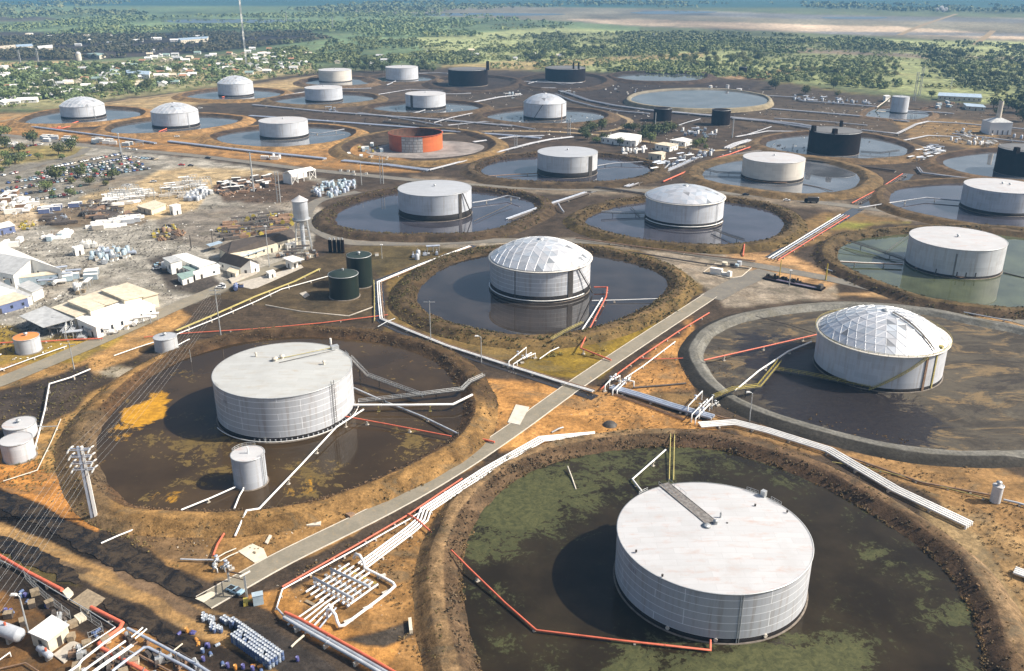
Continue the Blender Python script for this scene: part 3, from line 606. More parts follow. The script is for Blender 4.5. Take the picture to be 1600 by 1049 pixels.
# round settling basin with a pale concrete lip and a square reservoir behind it
PS = [(986, 156), (1005, 146), (1060, 140.5), (1130, 141), (1185, 149), (1199, 158), (1185, 166), (1130, 171), (1060, 170), (1005, 164)]
pond(PS, 'water_grey', z=2.8, n=120, rings=8); bund(PS, 4.2, 1.5, 3, 3, (.2, .18, .14), (.27, .235, .165), (.24, .20, .13), mat='smooth_earth', z=2.8, n=130, rough=.1)
PR = [(962, 122), (990, 115.5), (1080, 116), (1100, 122), (1075, 129), (1000, 129)]
pond(PR, 'water_grey', n=90, rings=5); bund(PR, 3.4, 5, 5, 8, (.03, .025, .022), (.08, .06, .05), (.07, .055, .045), n=110)
P15 = [(1355, 178), (1375, 170), (1440, 174), (1450, 182), (1420, 188), (1360, 184)]
pond(P15, 'water_grey', n=70, rings=5); bund(P15, 1.5, 3, 3, 4, (.09, .07, .05), (.16, .12, .08), (.16, .12, .08), n=90)
# far lagoons
for p in ([(250, 33), (300, 30.5), (380, 30), (480, 31), (470, 34), (380, 36), (290, 36)], [(560, 23), (640, 21), (760, 20.5), (880, 22), (840, 24.5), (700, 25), (600, 25)], [(985, 20), (1040, 17.5), (1120, 18.5), (1090, 21), (1020, 22)], [(1290, 27), (1380, 27), (1370, 29.5), (1300, 29.5)]):
    pond(p, 'water_grey', z=.15, n=60, rings=4, grow=0, name='lagoon_water')
# dry basin of the geodesic dome tank: graded grey bund, swirled sludge floor
def sludge():
    m, nt, b, N = nodes('sludge_floor')
    v = coords(nt); w = coords(nt, 'Object', (.7, 1.35, 1))
    f = noise(nt, w, .07, 12, .78, .7); f2 = noise(nt, w, .09, 12, .78, .8); f3 = noise(nt, v, .6, 7, .75); f4 = noise(nt, w, .05, 12, .76, .9)
    at = N('ShaderNodeVertexColor', layer_name='Col'); sp = N('ShaderNodeSeparateColor'); nt.links.new(at.outputs[0], sp.inputs[0])
    cc = mixc(nt, ramp(nt, f, .40, .58), (.036, .030, .024), (.085, .073, .054))
    cc = mixc(nt, ramp(nt, f4, .52, .60, 0, .9), cc, (.20, .14, .07))
    cc = mixc(nt, ramp(nt, f4, .46, .38, 0, .9), cc, (.028, .023, .022))
    ad2 = N('ShaderNodeMath', operation='MULTIPLY_ADD'); nt.links.new(f2, ad2.inputs[0]); ad2.inputs[1].default_value = 2.4; nt.links.new(sp.outputs[1], ad2.inputs[2])
    cc = mixc(nt, ramp(nt, ad2.outputs[0], 1.5, 1.9, 0, .6), cc, mixc(nt, ramp(nt, f4, .40, .6), (.10, .096, .08), (.20, .18, .13)))
    ad = N('ShaderNodeMath', operation='MULTIPLY_ADD'); nt.links.new(f2, ad.inputs[0]); ad.inputs[1].default_value = 2.6; nt.links.new(sp.outputs[0], ad.inputs[2])
    k = ramp(nt, ad.outputs[0], 1.62, 1.74)
    cc = mixc(nt, k, cc, (.012, .010, .013))
    cc = mixc(nt, ramp(nt, f3, .3, .7, 0, .35), cc, (.05, .04, .03))
    nt.links.new(cc, b.inputs['Base Color']); b.inputs['Specular IOR Level'].default_value = .25
    nt.links.new(ramp(nt, k, 0, 1, .9, .45), b.inputs['Roughness']); bump(nt, b, f, .6, .6)
    return m
PD = [(1100, 562), (1105, 540), (1125, 520), (1170, 502), (1240, 490), (1330, 484), (1440, 492), (1520, 508), (1600, 525), (1690, 560), (1720, 610), (1700, 660), (1640, 695), (1560, 705), (1450, 703), (1340, 684), (1200, 643), (1130, 605)]
pond(PD, sludge(), z=.15, blobs=[(1290, 635, 100, .6, 0), (1220, 600, 70, .5, 0), (1370, 655, 80, .55, 0), (1250, 570, 70, .6, 0), (1170, 555, 40, .3, 0), (1440, 672, 60, .4, 0), (1580, 640, 70, .3, 1), (1150, 520, 40, .2, 1), (1510, 670, 50, .3, 1), (1180, 530, 50, .3, 0), (1240, 510, 50, .2, 0)], rings=30, name='basin_floor')
ra, rb = g(1555, 530), g(1585, 705)
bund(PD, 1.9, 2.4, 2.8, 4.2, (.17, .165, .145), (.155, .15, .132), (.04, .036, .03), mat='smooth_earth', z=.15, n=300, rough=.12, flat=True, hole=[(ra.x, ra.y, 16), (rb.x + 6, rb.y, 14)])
# ------------------------------------------------------------------ roads
def road_mat(name, c, c2):
    m, nt, b, N = nodes(name); v = coords(nt)
    f = noise(nt, v, .12, 7, .72, .6); f2 = noise(nt, v, 1.6, 6, .75); f3 = noise(nt, v, .5, 8, .78, .8)
    cc = mixc(nt, ramp(nt, f, .38, .62), c, c2); cc = mixc(nt, ramp(nt, f2, .3, .7, 0, .35), cc, [x * .6 for x in c])
    cc = mixc(nt, ramp(nt, f3, .54, .64, 0, .6), cc, (.33, .25, .15)); cc = mixc(nt, ramp(nt, f3, .40, .33, 0, .5), cc, [x * .5 for x in c])
    nt.links.new(cc, b.inputs['Base Color']); b.inputs['Roughness'].default_value = .9; b.inputs['Specular IOR Level'].default_value = .25; bump(nt, b, f2, .3, .05)
    return m
M['road'] = road_mat('worn_asphalt', (.215, .195, .15), (.27, .24, .185))
M['road_dark'] = road_mat('grey_asphalt', (.155, .145, .128), (.2, .185, .155))
M['dirt_road'] = road_mat('packed_dirt', (.33, .24, .13), (.25, .19, .12))
def strip(path, half, z, m, off=0.0, h=None):
    A = smooth_open([g(x, y) for x, y in path]); T = np.gradient(A, axis=0); T /= np.hypot(T[:, 0], T[:, 1])[:, None]
    Nn = np.c_[-T[:, 1], T[:, 0]]
    hw = half if not callable(half) else np.array([half(t) for t in np.linspace(0, 1, len(A))])[:, None]
    L = A + Nn * (off + hw); Rr = A + Nn * (off - hw); n = len(A)
    if h is None:
        m.add([(p[0], p[1], z) for p in Rr] + [(p[0], p[1], z) for p in L], [(i, i + 1, n + i + 1, n + i) for i in range(n - 1)], True)
    else:
        vs = [(p[0], p[1], z) for p in Rr] + [(p[0], p[1], z + h) for p in Rr] + [(p[0], p[1], z + h) for p in L] + [(p[0], p[1], z) for p in L]
        fs = []
        for i in range(n - 1):
            for k in range(3): fs.append((k * n + i + 1, k * n + i, (k + 1) * n + i, (k + 1) * n + i + 1))
        m.add(vs, [f[::-1] for f in fs])
def road(name, path, w, mat, z=.10, kerb=True, kmat=None):
    m = MB(); strip(path, w / 2, z, m); struct(m.obj(name, M[mat]))
    if kerb:
        for s in (-1, 1):
            k = MB(); strip(path, .13, -.1, k, s * (w / 2 + .1), .1 + z + .06); struct(k.obj('kerb', M[kmat or 'pale_concrete']))
R1 = [(318, 942), (375, 910), (452, 868), (600, 795), (700, 739), (800, 673), (900, 601), (1000, 534), (1075, 485), (1110, 462)]
road('road', R1, 6.1, 'road')
road('road', [(1750, 560), (1600, 503), (1500, 483), (1400, 459), (1300, 437), (1210, 420), (1130, 406), (1050, 391), (940, 379), (800, 376), (700, 379), (600, 381), (535, 377), (490, 355), (478, 335), (500, 313), (560, 300)], 8.0, 'road_dark', .11, False)
road('road', [(1110, 466), (1160, 440), (1200, 424)], 11.0, 'road_dark', .12, False)
road('road', [(1800, 395), (1600, 361), (1450, 338), (1300, 319), (1200, 307), (1100, 300), (1000, 298), (900, 296), (760, 291), (640, 281), (560, 273), (480, 265), (400, 255), (300, 243), (200, 234), (130, 227), (40, 215), (-150, 195)], 9.0, 'road_dark', .10, False)
road('road', [(-120, 640), (0, 597), (100, 556), (200, 513), (290, 473), (370, 440), (440, 413), (490, 398)], 8.5, 'road', .11, False)
road('road', [(135, 232), (120, 243), (60, 258), (0, 275), (-80, 295)], 7.5, 'road_dark', .12, False)
road('dirt_road', [(0, 190), (120, 168), (250, 150), (335, 138), (440, 128), (495, 118)], 6.0, 'dirt_road', .09, False)
road('dirt_road', [(1330, 80), (1262, 76), (1180, 72), (1090, 70)], 9, 'dirt_road', .1, False)
road('dirt_road', [(1800, 110), (1520, 90), (1330, 81), (1150, 73)], 9, 'road_dark', .09, False)
road('dirt_road', [(1405, 55), (1440, 40), (1470, 30), (1495, 22)], 14, 'dirt_road', .1, False)
road('dirt_road', [(1522, 70), (1540, 58), (1552, 48)], 14, 'dirt_road', .1, False)
road('dirt_road', [(680, 210), (780, 205), (900, 208), (1000, 220), (1100, 235), (1145, 232), (1200, 222)], 6, 'dirt_road', .09, False)
road('dirt_road', [(880, 200), (950, 205), (985, 190), (960, 178)], 6, 'dirt_road', .09, False)
# pipe trenches: dark water in them
for p, w in (([(790, 345), (850, 322), (920, 300), (1000, 276), (1060, 255)], 7), ([(1205, 404), (1260, 372), (1330, 333), (1400, 290), (1420, 272)], 7), ([(590, 440), (593, 470), (600, 503), (700, 545), (820, 585), (930, 622)], 4.5), ([(590, 440), (660, 413), (740, 384)], 4.5)):
    m = MB(); strip(p, w / 2, .07, m); struct(m.obj('ditch_water', M['water_clear']))
# black oil standing in the ditches of the near corner
m_, nt_, b_, N_ = nodes('oily_mud'); v_ = coords(nt_); f_ = noise(nt_, v_, .25, 10, .75, .8)
nt_.links.new(mixc(nt_, ramp(nt_, f_, .42, .62), (.010, .008, .007), (.055, .040, .026)), b_.inputs['Base Color']); nt_.links.new(ramp(nt_, f_, .42, .6, .35, .95), b_.inputs['Roughness']); b_.inputs['Specular IOR Level'].default_value = .2; bump(nt_, b_, f_, .7, .35)
M['oil'] = m_
pond([(-60, 742), (0, 766), (60, 788), (110, 818), (170, 842), (235, 872), (290, 902), (318, 924), (300, 932), (262, 918), (215, 900), (165, 880), (110, 850), (60, 820), (0, 796), (-60, 775)], 'oil', z=.13, n=300, rings=0, grow=.2, name='ditch_oil', rag=3.0)
pond([(-60, 806), (20, 842), (70, 862), (110, 888), (128, 906), (112, 912), (80, 896), (40, 878), (-60, 830)], 'oil', z=.13, n=240, rings=0, grow=0, name='ditch_oil', rag=3.0)
pond([(168, 934), (215, 952), (268, 984), (300, 1006), (290, 1014), (250, 1000), (205, 976), (165, 955)], 'oil', z=.13, n=240, rings=0, grow=0, name='ditch_oil', rag=3.0)
# ------------------------------------------------------------------ storage tanks
white = (.60, .61, .62)
M['shell_bold'] = shell_mat('white_shell_bold_joints', (.455, .475, .51), (.88, .90, .92), 2.0, 19.0, .8, (.27, .22, .18), .55, .085)
M['shell_plain'] = shell_mat('white_shell', (.53, .555, .595), (.70, .72, .74), 2.2, 8.0, .45, (.33, .27, .22), .5, .04)
M['shell_grey'] = shell_mat('grey_white_shell', (.46, .49, .54), (.62, .65, .68), 2.2, 7.0, .4, (.28, .24, .2), .5, .05)
M['shell_stain'] = shell_mat('stained_white_shell', (.50, .52, .545), (.66, .67, .68), 2.2, 6.0, .4, (.32, .25, .2), .5, .05)
M['shell_cream'] = shell_mat('cream_shell', (.64, .60, .53), (.74, .71, .65), 2.2, 8.0, .35, (.45, .38, .3), .25, .05)
M['shell_green'] = shell_mat('dark_green_shell', (.009, .017, .012), (.016, .027, .018), 1.8, 5.0, .3, (.035, .032, .02), .35, .05)
M['shell_orange'] = shell_mat('orange_primer_shell', (.56, .145, .045), (.42, .1, .035), 2.4, 8.0, .5, (.35, .08, .03), .4, .08)
M['shell_red'] = shell_mat('red_primer_shell', (.40, .085, .03), (.3, .06, .03), 2.4, 8.0, .5, (.25, .06, .03), .4, .08)
M['bare_plates'] = shell_mat('bare_grey_plates', (.42, .43, .44), (.17, .15, .14), 2.2, 3.4, .8, (.5, .25, .12), .35, .28, .3)
M['roof_white'] = roof_mat('white_tank_roof', (.47, .475, .485), (.44, .32, .275), (.40, .395, .395), .75)
M['roof_cream'] = roof_mat('cream_tank_roof', (.425, .435, .425), (.34, .28, .2), (.36, .365, .355), .6)
M['roof_grey'] = roof_mat('grey_tank_roof', (.38, .40, .43), (.32, .30, .28), (.33, .35, .38), .35)
M['roof_green'] = roof_mat('green_tank_roof', (.024, .038, .032), (.04, .042, .032), (.02, .03, .026), .4)
M['roof_orange'] = roof_mat('orange_tank_roof', (.62, .24, .07), (.45, .16, .05), (.58, .24, .08), .5)
M['roof_black'] = roof_mat('dark_tank_roof', (.14, .14, .14), (.08, .06, .05), (.2, .2, .2), .5)
M['rusty_inside'] = paint('rusty_inside', (.10, .045, .025), .8, 0, .4, .3)
def dome_mat():
    m, nt, b, N = nodes('aluminium_dome_panels')
    at = N('ShaderNodeVertexColor', layer_name='Col'); nt.links.new(at.outputs[0], b.inputs['Base Color'])
    b.inputs['Metallic'].default_value = .55; b.inputs['Roughness'].default_value = .38
    return m
M['dome'] = dome_mat()
M['dome_rib'] = paint('aluminium_ribs', (.66, .67, .68), .4, .2, .06, 1)
def solve_tank(cx, w, yr, yb, zb=0.0):
    xb = cx; Rr = w / 2 / ppm(cx, yb); h = 10.0
    for _ in range(25):
        P = g(xb, yb, zb); d = Vector((P.x, P.y, 0)).normalized(); C = P + d * Rr
        lo, hi = 0.0, 60.0
        for _ in range(30):
            m = (lo + hi) / 2
            if pj((P.x, P.y, zb + m))[1] > yr: lo = m
            else: hi = m
        h = (lo + hi) / 2
        a = math.atan2(d.y, d.x); pr = Vector((-d.y, d.x, 0))
        x1 = pj(C + pr * Rr + Vector((0, 0, h)))[0]; x2 = pj(C - pr * Rr + Vector((0, 0, h)))[0]
        Rr *= w / abs(x1 - x2); xb += cx - (x1 + x2) / 2
    return C, Rr, h, math.atan2(-d.y, -d.x)
def geodome(c, Rr, rise, n, z0):
    """triangulated shell of flat panels; ring k has 6k joints"""
    S = (Rr * Rr + rise * rise) / (2 * rise); amax = math.asin(min(1, Rr / S))
    V = [[(0.0, 0.0, rise)]]
    for k in range(1, n + 1):
        a = amax * k / n; r = S * math.sin(a); z = S * math.cos(a) - (S - rise)
        V.append([(r * math.cos(2 * math.pi * j / (6 * k) + .2), r * math.sin(2 * math.pi * j / (6 * k) + .2), z) for j in range(6 * k)])
    tris = []; E = set()
    off = [0]; 
    for k in range(n + 1): off.append(off[-1] + len(V[k]))
    ix = lambda k, j: off[k] + (j % len(V[k]) if k else 0)
    for k in range(1, n + 1):
        for s in range(6):
            for j in range(k):
                o = s * k + j; i = s * (k - 1) + j
                tris.append((ix(k, o), ix(k, o + 1), ix(k - 1, i) if k > 1 else 0))
                if j < k - 1: tris.append((ix(k, o + 1), ix(k - 1, i + 1), ix(k - 1, i)))
    P = [(c[0] + x, c[1] + y, c[2] + z0 + z) for q in V for x, y, z in q]
    for t in tris:
        for a, b in ((0, 1), (1, 2), (2, 0)): E.add(tuple(sorted((t[a], t[b]))))
    return P, tris, E
TANKS = {}
M['stained_concrete'] = paint('stained_concrete', (.17, .145, .12), .9, 0, .4, .6, (.07, .055, .04), .6)
def tank(key, label, cx, w, yr, yb, roof='cone', shell='shell_plain', roofm='roof_white', zb=.35, band=1.3, rise=None, nd=7, found=True, n=96, name='storage_tank', ribs=True, rim=True, group=None, ribr=None, vents=1):
    C, Rr, h, af = solve_tank(cx, w, yr, yb, zb)
    C = Vector((C.x, C.y, zb)); t = thing(name, label, 'tank', C, group)
    TANKS[key] = (C, Rr, h, af, t)
    n2 = n if w > 90 else 56
    b0 = band if band else 0.0
    m = MB(); m.lathe(C, [(Rr, b0), (Rr, h)], n2, True, uv=True); m.obj('shell', M[shell], t)
    if band:
        m = MB(); m.lathe(C, [(Rr + .03, 0), (Rr + .03, b0 - .02), (Rr - .05, b0 + .0)], n2); m.obj('base_band', M['black_band'], t)
    if found:
        m = MB(); m.lathe(C, [(Rr + .45, -.6), (Rr + .4, .1), (Rr - .1, .16)], n2); m.obj('foundation', M['stained_concrete'], t)
    if roof in ('cone', 'flat'):
        k = rise if rise is not None else Rr * .045
        m = MB(); m.lathe(C, [(Rr + .05, h), (Rr * .66, h + k * .36), (Rr * .33, h + k * .75), (.3, h + k)], n2); m.disc(C, .3, n2, h + k); m.obj('roof', M[roofm], t)
        for i in range(vents):
            m = MB(); q = C + Vector((Rr * .05 * i * 3, -Rr * .12 * i, h + k * (1 - .1 * i) - .1)); m.cyl(q, .45, .9, 10); m.lathe(q + Vector((0, 0, .9)), [(.8, 0), (.75, .25), (.1, .5)], 10); m.obj('vent', M['steel'], t)
    elif roof == 'dome':
        k = rise * Rr
        P, tris, E = geodome(C, Rr - .15, k, nd, h + .25)
        m = MB()
        cc = []
        for q in tris:
            m.add([P[i] for i in q], [(0, 1, 2)]); v = random.choice((.64, .68, .72, .75, .77, .6))
            if random.random() < .03: v *= .5
            bl = random.choice((1.0, 1.02, 1.06, 1.12)); cc += [(v * .98 / bl, v * .99 / bl ** .4, min(.9, v * 1.01))] * 3  # panel brightness and blue tint paint in uneven sky reflections
        m.obj('dome_roof', M['dome'], t, colors=cc)
        if ribs:
            m = MB(); rr = ribr or .05
            for a, b in E: m.tube([P[a], P[b]], rr, 4, False, False)
            m.obj('rib_grid', M['dome_rib'], t)
        m = MB(); m.lathe(Vector((C.x, C.y, C.z + h + k + .1)), [(1.5, 0), (1.4, .5), (.2, .7)], 12); m.obj('vent', M['steel'], t)
    elif roof == 'sdome':
        k = rise * Rr; S = (Rr * Rr + k * k) / (2 * k); am = math.asin(min(1, Rr / S))
        prof = [(S * math.sin(am * (1 - i / 8)), h + S * math.cos(am * (1 - i / 8)) - (S - k)) for i in range(8)] + [(.2, h + k)]
        m = MB(); m.lathe(C, prof, n2); m.obj('roof', M[roofm], t)
        m = MB(); m.cyl(C + Vector((0, 0, h + k - .1)), .5, .9, 10); m.obj('vent', M['steel'], t)
    if rim:
        m = MB(); m.lathe(C, [(Rr - .02, h - .18), (Rr + .16, h - .14), (Rr + .16, h + .08), (Rr - .05, h + .1)], n2); m.obj('top_rim', M['steel'], t)
    return C, Rr, h, af, t
def on_wall(T, da, z, out=0.0):
    C, Rr, h, af, t = T; a = af + da
    return Vector((C.x + (Rr + out) * math.cos(a), C.y + (Rr + out) * math.sin(a), C.z + z))
def ladder(T, da, z0=0, z1=None, mat='steel', wide=.8, out=.35, rungs=True, hoop=True, name='ladder'):
    C, Rr, h, af, t = T; z1 = z1 or h + 1.2; m = MB(); dw = wide / 2 / Rr
    for s in (-1, 1): m.tube([on_wall(T, da + s * dw, z0, out), on_wall(T, da + s * dw, z1, out)], .09, 5)
    z = z0 + .5
    while z < z1 and rungs: m.tube([on_wall(T, da - dw, z, out), on_wall(T, da + dw, z, out)], .05, 4); z += .7
    return m.obj(name, M[mat], t)
def plate_strip(T, da, wd, mat='dark_steel', z0=.2, z1=None, out=.06, name='cable_duct'):
    C, Rr, h, af, t = T; z1 = z1 or h; m = MB(); k = 6
    vs = [on_wall(T, da + wd / Rr * (i / k - .5), z, out) for z in (z0, z1) for i in range(k + 1)]
    m.add(vs, [(i, i + 1, k + 2 + i, k + 1 + i) for i in range(k)])
    for i0 in (0, k):
        m.add([on_wall(T, da + wd / Rr * (i0 / k - .5), z, o) for z, o in ((z0, 0), (z1, 0), (z1, out), (z0, out))], [(0, 1, 2, 3)])
    return m.obj(name, M[mat], t)
def stair(T, a0, a1, z0=.5, z1=None, mat='steel', wd=.9, name='stair'):
    """steps winding up the shell from angle a0 to a1 with a handrail"""
    C, Rr, h, af, t = T; z1 = z1 or h; L = abs(a1 - a0) * Rr; k = max(10, int(L / .5)); m = MB()
    P = lambda f, o, dz=0: on_wall(T, a0 + (a1 - a0) * f, z0 + (z1 - z0) * f + dz, o)
    for o in (.1, wd): m.tube([P(i / k, o) for i in range(k + 1)], .12, 4)
    for i in range(k): m.add([P(i / k, .1), P(i / k, wd), P((i + .8) / k, wd, -(z1 - z0) * .8 / k), P((i + .8) / k, .1, -(z1 - z0) * .8 / k)], [(0, 1, 2, 3)])
    s = m.obj(name, M[mat], t)
    r = MB(); r.tube([P(i / k, wd, 1.0) for i in range(k + 1)], .06, 4)
    for i in range(0, k + 1, 3): r.tube([P(i / k, wd), P(i / k, wd, 1.0)], .045, 4)
    o = r.obj('handrail', M[mat], s, origin=t.location); return s
def rail_arc(T, d0, d1, hh=1.0, mat='steel', name='guard_rail'):
    C, Rr, h, af, t = T; k = max(3, int(abs(d1 - d0) * Rr / 1.2)); m = MB()
    for z in (hh * .5, hh): m.tube([on_wall(T, d0 + (d1 - d0) * i / k, h + z, 0) for i in range(k + 1)], .055, 4)
    for i in range(k + 1): m.tube([on_wall(T, d0 + (d1 - d0) * i / k, h, 0), on_wall(T, d0 + (d1 - d0) * i / k, h + hh, 0)], .05, 4)
    return m.obj(name, M[mat], t)
def blk(T, da, r, sx, sy, sz, mat, name, z=None):
    C, Rr, h, af, t = T; m = MB(); a = af + da
    m.box((C.x + r * math.cos(a), C.y + r * math.sin(a), C.z + (h if z is None else z)), sx, sy, sz, a); return m.obj(name, M[mat], t)
# --- nearest tank
T = tank('A', 'huge white tank with a dark walkway strip on its flat roof, in the weedy pond', 1118.5, 305, 926, 1002, 'cone', 'shell_bold', 'roof_white', rise=.8, n=128, vents=0)
C, Rr, h, af, t = T
p0 = g(1112, 818, C.z + h + .75); p1 = g(1037, 756, C.z + h + .1)
d = (p1 - p0); d.z = 0; L = d.length; d.normalize(); pr = Vector((-d.y, d.x, 0))
m = MB(); vs = []
for i in range(9):
    q = p0 + d * L * i / 8; rr = math.hypot(q.x - C.x, q.y - C.y) / Rr
    for s in (-1.5, 1.5): vs.append((q.x + pr.x * s, q.y + pr.y * s, C.z + h + .8 * (1 - min(1, rr)) + .16))
for i in range(8): m.add([vs[2 * i], vs[2 * i + 1], vs[2 * i + 3], vs[2 * i + 2]], [(0, 1, 2, 3)])
for s in (0, 1):
    m.tube([vs[2 * i + s] for i in range(9)], .12, 4)
m.obj('walkway', paint('weathered_walkway', (.20, .19, .18), .8, .1, .5, 1.2, (.45, .2, .07), .7), t)
m = MB()
for s in (-1, 1):
    Q = [Vector(v) + Vector((0, 0, 1.0)) for v in vs[(0 if s < 0 else 1)::2]]
    m.tube(Q[5:], .05, 4)
    for v in Q[5:]: m.tube([v, v - Vector((0, 0, 1))], .05, 4)
m.obj('handrail', M['steel'], t)
for px, py, r0, hh in ((1118, 818, .7, 1.1), (1104, 822, 1.2, .35), (1126, 808, .3, 1.5)):
    q = g(px, py, C.z + h + .8); m = MB(); m.lathe(q - Vector((0, 0, .15)), [(r0 * .8, 0), (r0 * .8, hh * .7), (r0, hh * .75), (.1, hh)], 14); m.obj('vent', M['steel'], t)
for px, py in ((994, 862), (1136, 819), (1230, 800), (1180, 790), (1035, 900)):
    q = g(px, py, C.z + h + .4); m = MB(); m.cyl(q - Vector((0, 0, .1)), .25, .5, 8); m.obj('roof_nozzle', M['dark_steel'], t)
for dd in (2.45, 2.75, -2.2): rail_arc(T, dd - .07, dd + .07)
blk(T, 2.62, Rr + .1, 1.2, 1.2, 1.6, 'steel', 'gauge_head', h)
for da in (.33,): ladder(T, da, .2, h, 'steel', .5, .1, False, name='drain_pipe')
for da, z in ((.62, 1.0), (.12, .9), (-.35, .9)):
    q = on_wall(T, da, z); o = on_wall(T, da, z, .35); m = MB(); m.tube([q, o], .45, 14); m.obj('manhole', M['pale_concrete'], t)
# the faint tank number on its shell is unreadable: two short dark strokes rows
m = MB()
for k in range(5):
    da = -.92 + k * .028
    m.add([on_wall(T, da, h - 3.3, .03), on_wall(T, da + .018, h - 3.3, .03), on_wall(T, da + .018, h - 2.3, .03), on_wall(T, da, h - 2.3, .03)], [(0, 1, 2, 3)])
m.obj('painted_number', paint('faded_dark_lettering', (.33, .31, .34), .7), t)
# --- big flat tank on the left
T = tank('B', 'big white flat-roofed tank with bold plate joints in the brown pond with orange weed', 440, 218, 621, 690, 'cone', 'shell_bold', 'roof_cream', rise=.8, band=1.7, n=120, vents=0)
C, Rr, h, af, t = T
for px, py, r0 in ((430, 564, .7), (441, 560, .6), (506, 569, .35), (400, 556, .3)):
    q = g(px, py, C.z + h + .6); m = MB(); m.cyl(q - Vector((0, 0, .2)), r0, 1.0, 10); m.lathe(q + Vector((0, 0, .8)), [(r0 * 1.5, 0), (r0 * 1.3, .3), (.1, .45)], 10); m.obj('vent', M['pale_concrete'], t)
m = MB(); m.tube([g(424, 563, C.z + h + .9), g(520, 543, C.z + h + .8)], .12, 5); m.obj('conduit', M['olive_rail'], t)
m = MB(); m.tube([g(436, 567, C.z + h + .9), g(524, 547, C.z + h + .8)], .1, 5); m.obj('conduit', M['dark_steel'], t)
q = g(523, 545, C.z + h); m = MB(); m.box(q, 2.6, 1.8, 1.2, .5); m.obj('gauge_platform', M['steel'], t)
m = MB(); m.cyl(g(517, 538, C.z + h), .35, 2.2, 10); m.obj('beacon', M['white_pipe'], t)
ladder(T, .69, .2, h + 1.6, 'dark_steel', 1.1, .5); ladder(T, -.34, .2, 2.2, 'steel', .5, .5)
m = MB(); m.lathe(C, [(Rr + 1.35, .9)] * 1 + [(Rr + 1.5, .95), (Rr + 1.5, 1.15), (Rr + 1.3, 1.1)], 96, a0=af - 1.2, a1=af + 1.5); m.obj('ring_pipe', M['white_pipe'], t)
for k in range(22):
    da = -.5 + k * .075; q = on_wall(T, da, .55, .05); m = MB(); m.box(q, .5, .35, .6, af + da); m.obj('vent_plate', M['grey_pipe'], t)
m = MB(); m.add([on_wall(T, -1.02 + k * .03 + e, h - z, .03) for k in range(1) for e, z in ((0, 4.2), (.1, 4.2), (.1, 3.2), (0, 3.2))], [(0, 1, 2, 3)]); m.obj('painted_number', paint('faded_grey_lettering', (.36, .36, .38), .7), t)
rail_arc(T, -1.25, -1.12); rail_arc(T, 1.75, 1.9)
# --- dome tank in the middle
T = tank('C', 'white tank with faceted aluminium dome in the pond at the middle of the tank farm', 844.5, 157, 425, 474, 'dome', 'shell_bold', rise=.34, band=3.0, nd=6, ribr=.06)
C, Rr, h, af, t = T
plate_strip(T, .62, 2.6, 'dark_steel', .2, h, .25, 'stair_tower'); plate_strip(T, -.5, .4, 'dark_steel', 1.2, h, .1, 'drain_pipe')
m = MB(); m.tube([on_wall(T, .78, h, .6), on_wall(T, 1.15, .8, 3.0)], .3, 5); m.tube([on_wall(T, .78, h + 1, .9), on_wall(T, 1.15, 1.8, 3.2)], .08, 4); m.obj('stair', M['dark_steel'], t)
m = MB(); m.lathe(C, [(Rr, h - .5), (Rr + .9, h - .4), (Rr + .9, h - .15), (Rr, h - .1)], 96); m.obj('wind_girder', M['shell_cream'], t)
m = MB(); m.lathe(C, [(Rr + .3, 1.0), (Rr + .7, .95), (Rr + .7, 1.3), (Rr + .3, 1.3)], 96, a0=af - 1.6, a1=af + 1.0); m.obj('ring_pipe', M['white_pipe'], t)
# --- geodesic dome tank on the right, dry basin
T = tank('D', 'white tank under a triangulated dome with yellow rim in the dry grey basin', 1381, 204, 554, 610, 'dome', 'shell_plain', rise=.37, band=1.3, nd=7, zb=.2, ribr=.09)
C, Rr, h, af, t = T
m = MB(); m.lathe(C, [(Rr, h - .3), (Rr + 1.0, h - .2), (Rr + 1.0, h + .05), (Rr, h + .1)], 110); m.obj('wind_girder', M['shell_cream'], t)
m = MB(); k = 90
for z in (.55, 1.0): m.tube([on_wall(T, 2 * math.pi * i / k, h + z, .95) for i in range(k + 1)], .06, 4)
for i in range(0, k, 2): m.tube([on_wall(T, 2 * math.pi * i / k, h, .95), on_wall(T, 2 * math.pi * i / k, h + 1, .95)], .05, 4)
m.obj('guard_rail', M['olive_rail'], t)
stair(T, -.05, .75, .3, h - .3, 'olive_rail', 1.2); plate_strip(T, .78, .9, 'rust_pipe', .2, h, .3, 'drain_pipe'); plate_strip(T, .98, .7, 'olive_rail', .2, h, .3, 'cable_duct')
S = (Rr * Rr + (.37 * Rr) ** 2) / (2 * .37 * Rr); Q = []
for i in range(9):
    f = .12 + .86 * i / 8; a = math.asin(Rr / S) * f; aa = af + .93
    Q.append((C.x + S * math.sin(a) * math.cos(aa), C.y + S * math.sin(a) * math.sin(aa), C.z + h + .75 + S * math.cos(a) - (S - .37 * Rr)))
m = MB()
for q in zip(Q, Q[1:]):
    d = (Vector(q[1]) - Vector(q[0])); pr = Vector((-d.y, d.x, 0)).normalized() * .5
    m.add([Vector(q[0]) - pr, Vector(q[0]) + pr, Vector(q[1]) + pr, Vector(q[1]) - pr], [(0, 1, 2, 3)])
for s in (-1, 1): m.tube([Vector(q) + Vector((0, 0, .7)) + Vector((-math.sin(aa), math.cos(aa), 0)) * .5 * s for q in Q], .08, 4)
m.obj('roof_ladder', M['dark_steel'], t)
blk(T, 1.15, Rr - 1.0, 1.6, 1.6, 1.4, 'olive_rail', 'gauge_platform', h)
